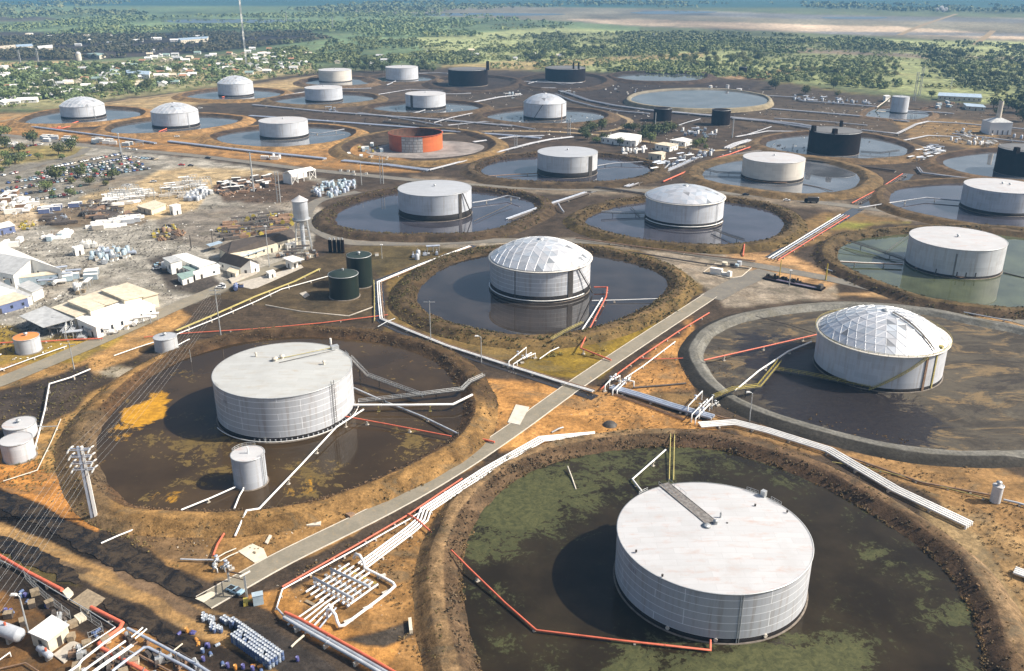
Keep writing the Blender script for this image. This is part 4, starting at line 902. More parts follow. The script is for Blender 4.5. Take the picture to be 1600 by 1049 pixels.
# --- others
T = tank('E', 'wide white flat-roofed tank with stained wall in the olive green pond', 1498, 154, 390, 434, 'cone', 'shell_stain', 'roof_white', rise=.6, band=1.2)
ladder(T, .05, .3, T[2] - 2, 'dark_steel', .4, .1, False, name='drain_pipe')
for da in (-.3, .12, .3, .5): plate_strip(T, da, .5, 'dark_steel', 0.6, 3.2, .1, 'drain_pipe')
m = MB(); m.tube([on_wall(T, 1.3, .9, .2), on_wall(T, 0.2, .9, 1.0), on_wall(T, -.8, .9, .4)], .25, 6); m.obj('ring_pipe', M['rust_pipe'], T[4])
T = tank('F', 'white flat-roofed tank with dark duct and diagonal stair, nearest the water tower', 679, 115, 307, 347, 'cone', 'shell_grey', 'roof_grey', rise=1.0, band=3.6)
plate_strip(T, .72, 2.2, 'dark_steel', .3, T[2], .3, 'stair_tower'); m = MB(); m.tube([on_wall(T, .8, T[2], .5), on_wall(T, 1.05, .5, 3.0)], .35, 5); m.obj('stair', M['dark_steel'], T[4]); rail_arc(T, .5, 1.0)
T = tank('G', 'white tank with a patched pale dome roof in the pond beside the centre road', 1071, 123, 320, 358, 'dome', 'shell_plain', rise=.25, band=2.8, nd=6, ribs=False)
m = MB(); C, Rr, h, af, t = T; m.lathe(C, [(Rr, h - .5), (Rr + .8, h - .4), (Rr + .8, h - .1), (Rr, h)], 96); m.obj('wind_girder', M['shell_cream'], t)
m = MB(); m.lathe(C, [(Rr + .3, 1.2), (Rr + .8, 1.2), (Rr + .8, 1.6), (Rr + .3, 1.6)], 96, a0=af - 1.2, a1=af + 1.3); m.obj('ring_pipe', M['white_pipe'], t); ladder(T, .95, .3, h, 'steel')
T = tank('H', 'grey white flat-roofed tank with a dark vertical duct, below the office grove', 887, 94, 246, 279, 'cone', 'shell_stain', 'roof_grey', rise=1.0, band=3.5)
plate_strip(T, .85, 3.6, 'dark_steel', .3, T[2] - .5, .3, 'stair_tower')
T = tank('I', 'cream white flat-roofed tank in the tan bund east of the red pipe', 1210, 98, 255, 287, 'cone', 'shell_cream', 'roof_white', rise=1.1, band=1.9); m = MB(); m.tube([on_wall(T, da * .1 - 1, .9, .3) for da in range(0, 16)], .25, 5); m.obj('ring_pipe', M['rust_pipe'], T[4])
T = tank('J', 'white flat-roofed tank cut off by the photo edge beside the black tank', 1567, 122, 301, 337, 'cone', 'shell_grey', 'roof_white', rise=1.0, band=1.9, vents=2)
T = tank('K1', 'white dome-roofed tank, westernmost of the far row by the town houses', 127.5, 71, 168, 187, 'dome', 'shell_plain', rise=.36, band=2.3, nd=5, ribr=.1); ladder(T, .5, .3, T[2], 'steel')
T = tank('K2', 'white dome-roofed tank with a red pipe at its foot, between two flooded bunds', 272, 75, 178, 202, 'dome', 'shell_plain', rise=.33, band=2.6, nd=5, ribr=.1); ladder(T, .55, .3, T[2], 'steel')
tank('K3', 'small looking white dome-roofed tank standing alone by the far dirt road', 367, 56, 132.3, 152, 'dome', 'shell_plain', rise=.38, band=1.9, nd=5, ribr=.1)
tank('K4', 'white flat-roofed tank in a wide flooded bund near the blue pipeline', 442, 77, 193.5, 219, 'cone', 'shell_plain', 'roof_white', rise=.9, band=2.2)
tank('K5', 'white flat-roofed tank in the round flooded bund between the cream and the banded tanks', 505, 59, 140, 161, 'cone', 'shell_grey', 'roof_white', rise=.9, band=2.2)
tank('K6', 'cream sunlit flat-roofed tank in a dry bund beyond the rest', 523, 52, 111.5, 129, 'cone', 'shell_cream', 'roof_white', rise=.8, band=.9)
tank('K7', 'white flat-roofed tank farthest away in front of the dark tree belt', 627.5, 51, 107, 126.5, 'cone', 'shell_plain', 'roof_white', rise=.8, band=.8)
T = tank('K9', 'white flat-roofed tank with a black duct on its shady side and a roof vent', 664.5, 63, 150, 173, 'cone', 'shell_plain', 'roof_white', rise=.9, band=2.8); plate_strip(T, -.75, 3.2, 'dark_steel', .3, T[2], .3, 'stair_tower')
T = tank('K10', 'white tank with a steep pointed dome beside the long curved pipelines', 851.5, 67, 164, 189, 'dome', 'shell_plain', rise=.38, band=2.6, nd=5, ribr=.1, ribs=False); m = MB(); m.tube([on_wall(T, -.1, T[2], .4), on_wall(T, -.55, .5, .6)], .3, 5); m.obj('stair', M['dark_steel'], T[4]); plate_strip(T, .9, 1.0, 'rust_pipe', .3, T[2], .2, 'drain_pipe')
for key, lab, cx, w, yr, yb, st in (('K8', 'black tank with a tall box stack at its edge, in the tarred far bund', 731, 62, 111, 136, ((762, 97, 109, 3.4),)), ('K11', 'black tank with twin short stacks on its roof in the tarred far bund', 883.5, 63, 109, 129.5, ((896, 99, 108, 2.0), (904, 99, 108, 2.0))), ('K13', 'black tank with three stacks on a grey roof, standing in a shiny flooded bund', 1306, 82, 210, 244, ((1271, 197, 205, 3.2), (1304, 202, 209, 3.4), (1314, 189, 198, 2.0))), ('K14', 'black tank cut off by the photo edge in a flooded bund', 1606, 92, 238, 277, ((1588, 231, 238, 3.4),))):
    T = tank(key, lab, cx, w, yr, yb, 'cone', 'black_tank', 'roof_black', rise=.6, band=0, vents=0)
    C, Rr, h, af, t = T
    for px, y0, y1, s in st:
        q = g(px, y1, C.z + h + .2); hh = (y1 - y0) / (ppm(px, pj((C.x, C.y, 0))[1]) * .95)
        m = MB(); m.box(q - Vector((0, 0, .6)), s, s, hh + .6, .3, .85, .85); m.obj('stack', M['black_tank'], t)
    rail_arc(T, -1.5, 1.5, 1.0, 'dark_steel')
# orange open tank under repair
C, Rr, h, af = solve_tank(649, 84, 214, 239, .2); C = Vector((C.x, C.y, .2))
t = thing('open_tank', 'roofless orange tank with a bare grey plate patch, under repair in its drained bund', 'tank', C); T = (C, Rr, h, af, t)
for nm, a0, a1, mt in (('shell', af + .25, af + math.pi, 'shell_orange'), ('shell', af + math.pi, af + 2 * math.pi - .55, 'shell_red'), ('patch_plates', af - .55, af + .25, 'bare_plates')):
    m = MB(); m.lathe(C, [(Rr, 0), (Rr, h)], 48, True, a0, a1, True); m.obj(nm, M[mt], t)
m = MB(); m.lathe(C, [(Rr - .15, h), (Rr - .15, 0.1), (1, .1)], 90); m.obj('inner_wall', M['rusty_inside'], t)
m = MB(); m.lathe(C, [(Rr, h - .3), (Rr + .7, h - .2), (Rr + .7, h), (Rr - .2, h + .05)], 90); m.obj('top_rim', M['shell_red'], t)
TANKS['O'] = T
# small tanks
def small(label, cx, w, yr, yb, roof, shell, roofm, **k):
    k.setdefault('band', 0); k.setdefault('zb', .05); k.setdefault('found', True)
    return tank(label[:12] + str(cx), label, cx, w, yr, yb, roof, shell, roofm, **k)
T = small('short dark green tank with a shallow domed roof beside the taller green tank', 536, 47, 435, 470, 'sdome', 'shell_green', 'roof_green', rise=.25)
T = small('taller dark green tank with a flat grey green roof behind the domed one', 560.5, 39, 404, 451, 'cone', 'shell_green', 'roof_green', rise=.3); ladder(T, -1.2, .1, None, 'dark_steel')
T = small('squat grey tank with an orange roof beside the red fire main', 40.5, 42, 532, 554, 'cone', 'shell_grey', 'roof_orange', rise=.4)
T = small('small weathered grey tank with a domed lid beside the dark pipe strip', 257.5, 37, 532, 552, 'cone', 'shell_stain', 'roof_grey', rise=.4)
T = small('small grey cylindrical tank standing in the brown pond beside the big flat-roofed tank', 386.5, 53, 721, 766, 'cone', 'shell_grey', 'roof_white', rise=.2, zb=.35, vents=0); rail_arc(T, 2.6, 4.2, 1.0); ladder(T, .9, .1, None, 'steel'); C, Rr, h, af, t = T; m = MB(); m.cyl(C + Vector((.3, -.2, h)), .22, 2.2, 10); m.obj('vent', M['white_pipe'], t)
T = small('small white tank in front of its twin by the thin yellow pipe', 24.5, 52, 696, 724, 'cone', 'shell_plain', 'roof_white', rise=.25, vents=0)
T = small('small white tank behind its twin, partly hidden by it', 29.5, 53, 671, 690, 'cone', 'shell_plain', 'roof_white', rise=.25)
T = small('slim white tank in the small square pond far behind', 1408, 28, 152.5, 178, 'cone', 'shell_plain', 'roof_grey', rise=.2, band=1.2); m = MB(); m.tube([on_wall(T, -1.3, T[2] + .2, 0), on_wall(T, -1.5, 0, 14)], .5, 6); m.obj('stair', M['olive_rail'], T[4])
for lab, cx, w, yr, yb in (('small black tank below the round settling basin, nearer the office grove', 1036, 28, 171, 190.5), ('small black tank below the round settling basin, beside a pale pole', 1127.5, 29.5, 173.5, 197), ('tiny black tank in the green field far behind', 1161, 13, 105.5, 114.5)):
    T = small(lab, cx, w, yr, yb, 'cone', 'black_tank', 'black_tank', rise=.2, vents=0); rail_arc(T, -1.5, 1.5, .9, 'dark_steel')
for i, x in enumerate((515, 522, 528.5, 534.5)):
    small('slim black vertical vessel in the tight row by the water tower yard', x, 5.6, 376.5, 394.5 + i * .5, 'sdome', 'black_tank', 'black_tank', rise=.5, vents=0, name='black_vessel', group='black vessels in a row by the water tower', found=False, rim=False)
T = small('short white standpipe tank throwing a long shadow by the edge pipes', 1560.5, 17.5, 762.5, 787.5, 'cone', 'shell_plain', 'roof_white', rise=.15, found=False)
for lab, x, w, yr, yb in (('tall white cylinder on the far rim of the settling basin', 1137, 5, 133, 143.5), ('squat white cylinder on the far rim of the settling basin', 1155, 9, 139, 145)):
    small(lab, x, w, yr, yb, 'cone', 'shell_plain', 'roof_white', rise=.1, found=False, vents=0)
for lab, x, w, yr, yb in (('grey dome-topped silo far off beyond the town wood', 122, 9, 85, 95),):
    small(lab, x, w, yr, yb, 'sdome', 'shell_cream', 'roof_white', rise=.9, found=False, vents=0, name='silo')
# water tower
C0 = g(478, 394); hb = hgt(470, 388, 339); ht = hgt(470, 388, 312); r = 24.5 / 2 / (ppm(470, 388)) * .93
B = g(475, 389); h1, h2, h3 = hgt(475, 389, 342), hgt(475, 389, 313), hgt(475, 389, 305)
t = thing('water_tower', 'pale water tower with a conical roof on four steel legs', 'water tower', B)
m = MB(); m.lathe(B, [(1.0, h1 - 2.2), (r * .6, h1 - 1.2), (r, h1), (r, h2)], 32, uv=True); m.obj('tank_drum', M['shell_grey'], t)
m = MB(); m.lathe(B, [(r + .5, h2 - .1), (r * .1, h3 - .3), (.05, h3)], 32); m.obj('roof', M['roof_white'], t)
m = MB(); m.cyl(B, 1.1, h1 - 1.5, 16); m.obj('riser_pipe', M['grey_pipe'], t)
for a in range(4):
    w = math.pi / 4 + a * math.pi / 2 + .2; m = MB(); m.tube([B + Vector((r * 1.55 * math.cos(w), r * 1.55 * math.sin(w), 0)), B + Vector((r * .95 * math.cos(w), r * .95 * math.sin(w), h1))], .28, 6); m.obj('leg', M['steel'], t)
m = MB()
for f in (.33, .68):
    k = r * (1.55 - .6 * f); Q = [B + Vector((k * math.cos(math.pi / 4 + a * math.pi / 2 + .2), k * math.sin(math.pi / 4 + a * math.pi / 2 + .2), h1 * f)) for a in range(5)]; m.tube(Q, .16, 4)
m.obj('brace_ring', M['steel'], t)
m = MB(); m.lathe(B, [(r, h1), (r + .9, h1), (r + .9, h1 + .15), (r, h1 + .15)], 32); m.obj('balcony', M['steel'], t)
# ------------------------------------------------------------------ pipelines
def offset_path(P, d):
    out = []
    for i, p in enumerate(P):
        a = (P[i] - P[i - 1]) if i else (P[1] - P[0]); b = (P[i + 1] - P[i]) if i < len(P) - 1 else a
        a = Vector((a.x, a.y, 0)); b = Vector((b.x, b.y, 0))
        if a.length < 1e-3: a = b
        if b.length < 1e-3: b = a
        a.normalize(); b.normalize(); t = a + b
        t = t.normalized() if t.length > 1e-3 else a
        k = 1 / max(.5, math.sqrt(max(0, (1 + a.dot(b)) / 2)))
        out.append(p + Vector((-t.y, t.x, 0)) * d * k)
    return out
def pipeline(label, path, r=.3, mat='white_pipe', n=1, gap=None, z=.9, sup=12.0, name='pipeline', group=None, smat='concrete', drop0=False, drop1=False, mats=None, seg=8, maxsup=26, cat='pipeline', sname='support'):
    P = [g(p[0], p[1], p[2] if len(p) > 2 else z) for p in path]
    t = thing(name, label, cat, (P[0].x, P[0].y, 0), group); gap = gap or r * 2.7
    far = P[0].y > 470
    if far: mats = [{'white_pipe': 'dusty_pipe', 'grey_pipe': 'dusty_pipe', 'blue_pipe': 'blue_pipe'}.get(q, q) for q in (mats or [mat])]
    for i in range(n):
        Q = offset_path(P, (i - (n - 1) / 2) * gap)
        if drop0: Q = [Vector((Q[0].x, Q[0].y, -.2))] + Q
        if drop1: Q = Q + [Vector((Q[-1].x, Q[-1].y, -.2))]
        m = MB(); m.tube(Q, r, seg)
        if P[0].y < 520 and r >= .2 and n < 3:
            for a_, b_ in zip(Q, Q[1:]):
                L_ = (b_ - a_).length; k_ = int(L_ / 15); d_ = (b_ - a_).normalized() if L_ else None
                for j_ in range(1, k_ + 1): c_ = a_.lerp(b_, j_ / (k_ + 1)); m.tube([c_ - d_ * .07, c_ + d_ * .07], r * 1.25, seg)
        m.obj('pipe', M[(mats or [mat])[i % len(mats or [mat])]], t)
    if sup:
        L = [0]
        for a, b in zip(P, P[1:]): L.append(L[-1] + (b - a).length)
        sp = max(sup, L[-1] / maxsup); s = sp * .5; wd = (n - 1) * gap + 4 * r
        while s < L[-1]:
            for i in range(len(P) - 1):
                if L[i] <= s <= L[i + 1]:
                    f = (s - L[i]) / (L[i + 1] - L[i] + 1e-9); q = P[i].lerp(P[i + 1], f); d = P[i + 1] - P[i]
                    hz = q.z - r
                    m = MB(); m.box((q.x, q.y, -.3), .5, wd, max(.35, hz) + .28, math.atan2(d.y, d.x))
                    if hz > 1.0: m = MB(); m.box((q.x, q.y, -.4), .35, .35, hz + .35, math.atan2(d.y, d.x)); m.box((q.x, q.y, hz - .2), .3, wd, .2, math.atan2(d.y, d.x)); m.box((q.x, q.y, -.4), 1, 1, .8, math.atan2(d.y, d.x))
                    m.obj(sname, M[smat], t); break
            s += sp
    return t
W, RD, GR = 'white_pipe', 'red_pipe', 'grey_pipe'
# along the main road
pipeline('long red fire main running beside the main road', [(441, 917), (560, 850), (637, 805), (690, 769), (722, 748)], .24, RD, z=.8, sup=10)
pipeline('thin white line between the red fire main and the road verge', [(431, 953, .6), (441, 921), (560, 856), (640, 811), (668, 793)], .2, W, z=.7, sup=10)
pipeline('short grey end of the white line bending down beside the red main', [(447, 966, 1.2), (432, 950, .8), (434, 944, .6)], .22, GR, sup=None)
pipeline('broad bundle of white pipes running from the valve station along the main road', [(566, 884), (640, 829), (660, 812), (665, 797), (760, 735), (846, 686), (880, 683), (930, 679)], .27, W, 4, .95, z=.8, sup=11, drop1=True)
pipeline('red main continuing north east along the road past the pipe bridge', [(938, 609), (960, 588), (1000, 558), (1060, 518), (1108, 489)], .26, RD, z=.8, sup=10)
pipeline('short white line beside the red main north of the pipe bridge', [(975, 592), (1005, 572), (1055, 534)], .22, W, z=.7, sup=9)
pipeline('thin red branch crossing the orange soil to the grey bund', [(1000, 560), (1030, 561), (1068, 560)], .2, RD, z=.6, sup=9)
pipeline('dark half buried sleeper pipe lying on the orange soil', [(990, 606), (1040, 602), (1072, 599)], .35, 'dark_pipe', z=.3, sup=None)
pipeline('short red cross line from the road main to the nearest pond', [(637, 803, 1.2), (652, 812, 1.1), (681, 838, .8)], .22, RD, sup=None, drop1=True)
pipeline('red foam line dipping into the weedy pond and running to the nearest tank', [(705, 860, 2.9), (735, 890, 1.8), (790, 943, 1.0), (838, 985, .9), (970, 1001, .9), (1110, 1016, .9), (1110, 1000, 1.5)], .24, RD, sup=22, smat='concrete')
# blue grey bundle and the two pipe stations beside the road
pipeline('thick blue grey twin pipes between the two pipe stations', [(955, 605), (1000, 618), (1050, 634), (1114, 652)], .5, 'blue_pipe', 3, 1.15, z=1.0, sup=11)
pipeline('rusty thin lines in the trench below the blue grey pipes', [(960, 616), (1010, 634), (1070, 656)], .14, 'rust_pipe', 3, .6, z=.3, sup=None)
pipeline('white bundle of four pipes bending along the rim of the nearest pond', [(1093, 664), (1148, 660), (1200, 673), (1295, 703), (1400, 765), (1514, 819)], .3, W, 4, 1.0, z=.9, sup=12, drop1=True)
pipeline('long dark brown pipe along the foot of the grey bund', [(1120, 650), (1200, 672), (1320, 712), (1440, 754), (1555, 775)], .3, 'rust_pipe', z=.5, sup=14)
pipeline('thin yellowish pipe on short posts next to the brown pipe', [(1300, 722), (1360, 732), (1440, 752), (1555, 783)], .14, 'olive_rail', z=.5, sup=9, smat='pale_concrete')
pipeline('grey valve line leaving the photo edge past the short standpipe tank', [(1568, 781), (1590, 786), (1640, 800)], .3, GR, z=.7, sup=8)
def station(label, pts, mat, rise=2.6, r=.22):
    t = thing('pipe_station', label, 'pipe station', g(*pts[0][0]))
    for k, (a, b) in enumerate(pts):
        A, B = g(*a), g(*b); m = MB(); h = rise * (1 - .12 * (k % 3))
        m.tube([A, A + Vector((0, 0, h)), B + Vector((0, 0, h)), B], r, 8); m.obj('riser_pipe', M[mat], t)
        for q in (A.lerp(B, .5) + Vector((0, 0, h)),):
            v = MB(); v.lathe(q - Vector((0, 0, .5)), [(.1, 0), (.5, .2), (.5, .8), (.1, 1.0)], 10); v.tube([q, q + Vector((0, 0, 1.1))], .08, 5); v.lathe(q + Vector((0, 0, 1.1)), [(.1, 0), (.5, 0), (.5, .1), (.1, .1)], 12); v.obj('valve', M['steel' if k % 2 else 'blue_pipe'], t)
    A, B = g(*pts[0][0]), g(*pts[-1][1]); m = MB(); 
    for s in (A, B, A.lerp(B, .5)): m.box((s.x, s.y, -.2), 1.4, 1.0, .55, .4)
    m.obj('plinth', M['concrete'], t); return t
station('white pipe station on the road verge at the upper end of the blue grey pipes', [((945, 612), (962, 594)), ((957, 618), (978, 600)), ((964, 617), (984, 597)), ((972, 602), (990, 606)), ((952, 604), (968, 596))], W, 2.4)
station('white pipe station with arched risers at the lower end of the blue grey pipes', [((1074, 648), (1096, 625)), ((1080, 660), (1104, 636)), ((1086, 664), (1108, 642)), ((1092, 655), (1112, 634))], W, 3.2)
station('small white valve station on the rusty pipe run between two bunds', [((795, 575), (822, 553)), ((802, 578), (830, 560)), ((808, 572), (836, 560))], W, 2.6, .2)
station('small grey valve set beside the yellow catwalk', [((1108, 632), (1118, 626)), ((1112, 640), (1122, 634))], 'steel', 1.6, .16)
pipeline('two short white stubs leading uphill from the small valve station', [(843, 561), (860, 549), (873, 543)], .2, W, 1, z=.7, sup=None)
pipeline('grey valve tee on a short stem beside the white bundle', [(862, 676, .2), (873, 670, .9), (880, 668, .9)], .3, 'steel', sup=None)
# rusty and white run round the dome tank bund
pipeline('bundle of rusty and white pipes bending round the middle bund', [(735, 385), (660, 413), (592, 441), (594, 470), (597, 498), (640, 516), (700, 540), (800, 572), (870, 594), (928, 611)], .28, W, 3, .85, z=.8, sup=13, mats=['white_pipe', 'white_pipe', 'rust_pipe'])
pipeline('pale concrete edged pipe standing parallel to the bent pipe bundle', [(584, 438), (585, 465), (585, 502)], .2, 'olive_rail', z=.7, sup=9)
pipeline('thin red line crossing the dark field to the bent pipe bundle', [(225, 527), (300, 520), (400, 514), (500, 505), (606, 492)], .2, RD, z=.6, sup=22)
pipeline('short pale cross pipe at the bend of the rusty bundle', [(590, 511), (604, 503), (617, 498)], .2, 'steel', z=1.2, sup=None)
pipeline('pair of white pipes along the yard edge towards the water tower', [(275, 523), (340, 497), (400, 471), (440, 452), (512, 432)], .22, W, 1, z=.8, sup=12)
pipeline('yellowish pair of pipes along the yard edge', [(275, 517), (330, 494), (400, 463), (460, 440), (500, 420)], .2, 'olive_rail', 2, .8, z=.7, sup=12)
pipeline('concrete drain curb in the dark field, bending near the green tanks', [(415, 477), (470, 487), (545, 494), (583, 480)], .3, 'concrete', z=.1, sup=None)
pipeline('red fire main passing behind the orange-roofed tank', [(-20, 537), (20, 535), (62, 534), (110, 531), (160, 529)], .28, RD, z=.7, sup=12)
pipeline('thin grey pipe sloping down the verge below the orange-roofed tank', [(-20, 586), (50, 560), (104, 541)], .2, GR, z=.7, sup=12)
pipeline('white pipe dropping from the yard road to the small white tanks', [(141, 577), (110, 590), (77, 600), (70, 640), (60, 680), (53, 705)], .26, W, z=1.2, sup=14)
pipeline('white cross pipe under the dropping white pipe', [(54, 665), (70, 667), (90, 666)], .18, 'steel', z=1.5, sup=None)
pipeline('thin yellow pipe bending round the two small white tanks', [(5, 752), (58, 735), (80, 690), (95, 655)], .16, 'pale_concrete', z=.4, sup=14)
pipeline('grey and white strip of pipes by the weathered grey tank', [(178, 556), (215, 543), (240, 535)], .2, W, z=.6, sup=None)
pipeline('short white pipes behind the weathered grey tank', [(272, 543), (286, 535), (296, 530)], .2, W, z=.7, sup=None)
# big left tank
pipeline('white pipe leaving the big left tank over its pond, kinked upward at the bund', [(551, 633, 2.6), (640, 633, 2.6), (708, 632, 2.6), (738, 617, 3.2)], .42, W, sup=17, smat='olive_rail')
pipeline('long white pipe slanting from the big left tank across its pond and over the bund', [(568, 640, 2.6), (525, 668, 2.2), (470, 727, 1.8), (405, 795, 2.6), (385, 798, 3.0), (367, 838, .4)], .28, W, sup=18)
pipeline('red foam pipe crossing the brown pond from the big left tank', [(540, 651, 2.2), (600, 662, 1.6), (705, 682, 1.6)], .24, RD, sup=15, smat='pale_concrete')
pipeline('grey pipe crossing under the white one in the brown pond', [(552, 606, 1.4), (600, 627, 1.0), (660, 651, 1.0), (718, 679, 1.6)], .3, GR, sup=24)
pipeline('short red stub on the bund beside the brown pond', [(748, 685, .6), (773, 691, .6)], .3, RD, sup=None)
pipeline('white pipe from the small pond tank to the bund', [(283, 797, 1.8), (330, 778, 1.2), (368, 761, 1.2)], .24, W, sup=16)
pipeline('short white pipe with elbow at the foot of the small pond tank', [(366, 795, 1.6), (374, 775, 1.0), (380, 765, 1.0), (381, 757, 1.6)], .24, W, sup=None)
pipeline('thin pale pipe lying on the outer slope by the ditch', [(158, 849), (185, 837), (213, 826)], .22, W, z=.5, sup=None)
pipeline('grey pipe pointing at the red valve set near the road end', [(282, 874), (310, 875), (333, 875)], .22, GR, z=.6, sup=None)
pipeline('short red riser pipe slanting up the bund near the road end', [(333, 868), (340, 850), (350, 834)], .28, RD, z=.9, sup=None)
def catwalk(label, path, mat='steel', wd=1.1, sup=12, hr=1.0, name='catwalk'):
    P = [g(*p) for p in path]; t = thing(name, label, 'catwalk', (P[0].x, P[0].y, 0))
    m = MB(); L = offset_path(P, wd / 2); Q = offset_path(P, -wd / 2)
    for i in range(len(P) - 1): m.add([Q[i], Q[i + 1], L[i + 1], L[i], *[v - Vector((0, 0, .18)) for v in (Q[i], Q[i + 1], L[i + 1], L[i])]], [(0, 1, 2, 3), (7, 6, 5, 4), (0, 4, 5, 1), (2, 6, 7, 3)])
    m.obj('deck', M['dark_steel'], t)
    for S in (L, Q):
        m = MB()
        for k in (.5, 1.0): m.tube([v + Vector((0, 0, hr * k)) for v in S], .07, 4)
        for a, b in zip(S, S[1:]):
            k = max(1, int((b - a).length / 2.5))
            for i in range(k + 1): q = a.lerp(b, i / k); m.tube([q, q + Vector((0, 0, hr))], .05, 4)
        m.obj('handrail', M[mat], t)
    D = 0
    for a, b in zip(P, P[1:]):
        k = max(1, int((b - a).length / sup))
        for i in range(k):
            q = a.lerp(b, (i + .5) / k); m = MB()
            m.box((q.x, q.y, -.3), .3, .3, q.z + .15, 0); m.obj('post', M['dark_steel'], t)
    return t
catwalk('grey catwalk running down the tank side and out over the brown pond', [(548, 560, 9.0), (575, 588, 3.2), (610, 601, 2.6), (662, 620, 2.2)], 'steel')
catwalk('catwalk along the white pipe from the big left tank to the bund crest', [(560, 629, 2.4), (640, 620, 2.4), (722, 610, 2.6), (734, 598, 3.4), (756, 588, 3.6)], 'steel')
catwalk('yellow catwalk zigzagging over the grey bund to the dome tank', [(1115, 622, 2.2), (1145, 610, 3.8), (1186, 605, 3.2), (1205, 582, 1.8), (1218, 566, 1.4)], 'yellow', 1.3)
catwalk('low yellow walkway in the shade of the geodesic dome tank', [(1212, 578, .9), (1260, 586, .8), (1360, 606, .8)], 'yellow', 1.3)
pipeline('red foam pipe sloping up to the geodesic dome tank', [(1100, 563, 2.6), (1180, 545, 1.6), (1276, 523, 1.6)], .28, RD, sup=20)
pipeline('white pipe rising from the yellow catwalk to the geodesic dome tank', [(1148, 611, 3.6), (1185, 580, 1.8), (1232, 549, 1.4), (1268, 534, 1.4)], .32, W, sup=20)
pipeline('dark thin pipe on the far side of the dry grey basin', [(1180, 494, 2.4), (1230, 507, 1.0), (1275, 521, 1.0)], .14, 'dark_pipe', sup=None)
pipeline('white pipe bent like an elbow standing in the weedy pond', [(1040, 703, 2.6), (988, 749, 1.0), (1003, 768, 1.0)], .26, W, sup=14)
pipeline('pair of yellowish rails climbing the dark bund slope behind the nearest tank', [(1049, 750, .8), (1050, 705, 1.4), (1051, 674, 2.8)], .16, 'olive_rail', 2, 1.2, sup=None)
pipeline('pale broken pole leaning out of the weedy pond', [(887, 729, 1.4), (893, 745, .7), (900, 765, .3)], .2, 'pale_concrete', sup=None)
# middle dome tank
pipeline('red foam pipe bent round the middle dome tank and down its bund', [(928, 449, 2.0), (949, 449, 2.0), (947, 464, 1.8), (918, 520, 1.4), (907, 544, 2.2), (955, 563, .6)], .3, RD, sup=18)
pipeline('white pipe beside the red one over the middle pond', [(941, 466, 1.8), (925, 492, 1.4), (906, 521, 2.0)], .3, W, sup=14)
catwalk('dull yellow catwalk on the near bund of the middle dome tank', [(910, 506, 1.4), (880, 521, 2.6), (862, 532, 2.6)], 'olive_rail', .9)
pipeline('thin white pipe crossing the middle pond to the bund corner', [(925, 470, 1.4), (967, 469, 1.2), (1056, 466, 1.6)], .2, W, sup=20)
# wide tank in the green pond
catwalk('dark catwalk crossing the green pond to the wide tank', [(1322, 375, 2.6), (1370, 391, 1.8), (1412, 406, 1.8)], 'dark_steel')
pipeline('pink weathered pipe over the green pond to the wide tank', [(1313, 409, 2.2), (1350, 411, 1.8), (1410, 413, 1.8)], .3, 'rust_pipe', 2, .8, sup=14, mats=['rust_pipe', W])
pipeline('thin dark line slanting across the green pond behind the wide tank', [(1383, 395, .9), (1420, 367, 1.2)], .14, 'dark_pipe', sup=None)
pipeline('dark bent line floating in the green pond', [(1308, 386, 2), (1340, 398, .6), (1378, 404, .6), (1412, 408, .8)], .16, 'dark_pipe', sup=None)
pipeline('dark boom on the far right of the green pond', [(1568, 426, .6), (1600, 434, .5), (1640, 440, .5)], .25, 'dark_pipe', sup=None)
pipeline('long grey pipe along the foot of the green pond bund', [(1290, 420), (1360, 448), (1430, 468), (1500, 487), (1580, 502)], .28, GR, z=.7, sup=16)
pipeline('red and white bundle over the trench, between the centre road and the junction', [(1208, 405), (1260, 373), (1320, 336)], .3, W, 4, 1.7, z=1.0, sup=14, mats=[RD, 'rust_pipe', 'blue_pipe', W])
pipeline('red and dark bundle over the trench north of the centre road', [(1335, 318), (1375, 297), (1414, 272)], .3, RD, 3, 1.6, z=1.0, sup=14, mats=['dark_pipe', 'dark_pipe', RD])
pipeline('white pipe bending over the near bund of the black tank pond', [(1342, 325, 1.0), (1392, 317, 2.4), (1447, 309, 2.2), (1500, 314, 2.0)], .4, W, sup=24)
pipeline('red hose post on the bund of the patched dome tank', [(1163, 382, 3.0), (1162, 390, 1.5), (1161, 400, .4)], .35, RD, sup=None)
catwalk('dark catwalk from the patched dome tank to the red post', [(1112, 358, 1.8), (1140, 369, 2.2), (1163, 376, 3.0)], 'dark_steel', .9)
catwalk('grey catwalk across the pond beside the patched dome tank', [(1012, 333, 1.8), (975, 334, 1.8), (940, 332, 2.6)], 'steel', .9)
pipeline('dark slanting pipe in the pond of the patched dome tank', [(1000, 338, .8), (985, 322, 1.2)], .2, 'dark_pipe', sup=None)
pipeline('white pipe from the ducted tank up over its bund', [(738, 317, 1.8), (770, 312, 2.0), (793, 306, 2.6), (812, 310, 3.0)], .42, W, sup=20)
pipeline('rust pipe crossing the pond at the foot of the ducted tank', [(740, 346, 1.2), (775, 330, 1.2), (800, 318, 2)], .2, 'dark_pipe', sup=None)
pipeline('thin rusty pipe crossing the pond of the grey white tank', [(752, 276, 2.4), (800, 273, 1.2), (842, 271, 1.2)], .28, 'rust_pipe', sup=24)
pipeline('white pipe with dark posts from the grey white tank to its bund', [(934, 259, 1.6), (960, 255, 1.8), (1005, 253, 2.6)], .34, W, sup=14, smat='dark_steel')
catwalk('low catwalk in the pond of the cream white tank', [(1158, 272, 1.4), (1120, 270, 1.6), (1100, 265, 2.6)], 'dark_steel', .9)
pipeline('rust boom lying in the shaded pond of the cream white tank', [(1255, 288, .6), (1280, 293, .6), (1302, 299, 1.2)], .25, 'rust_pipe', sup=None)
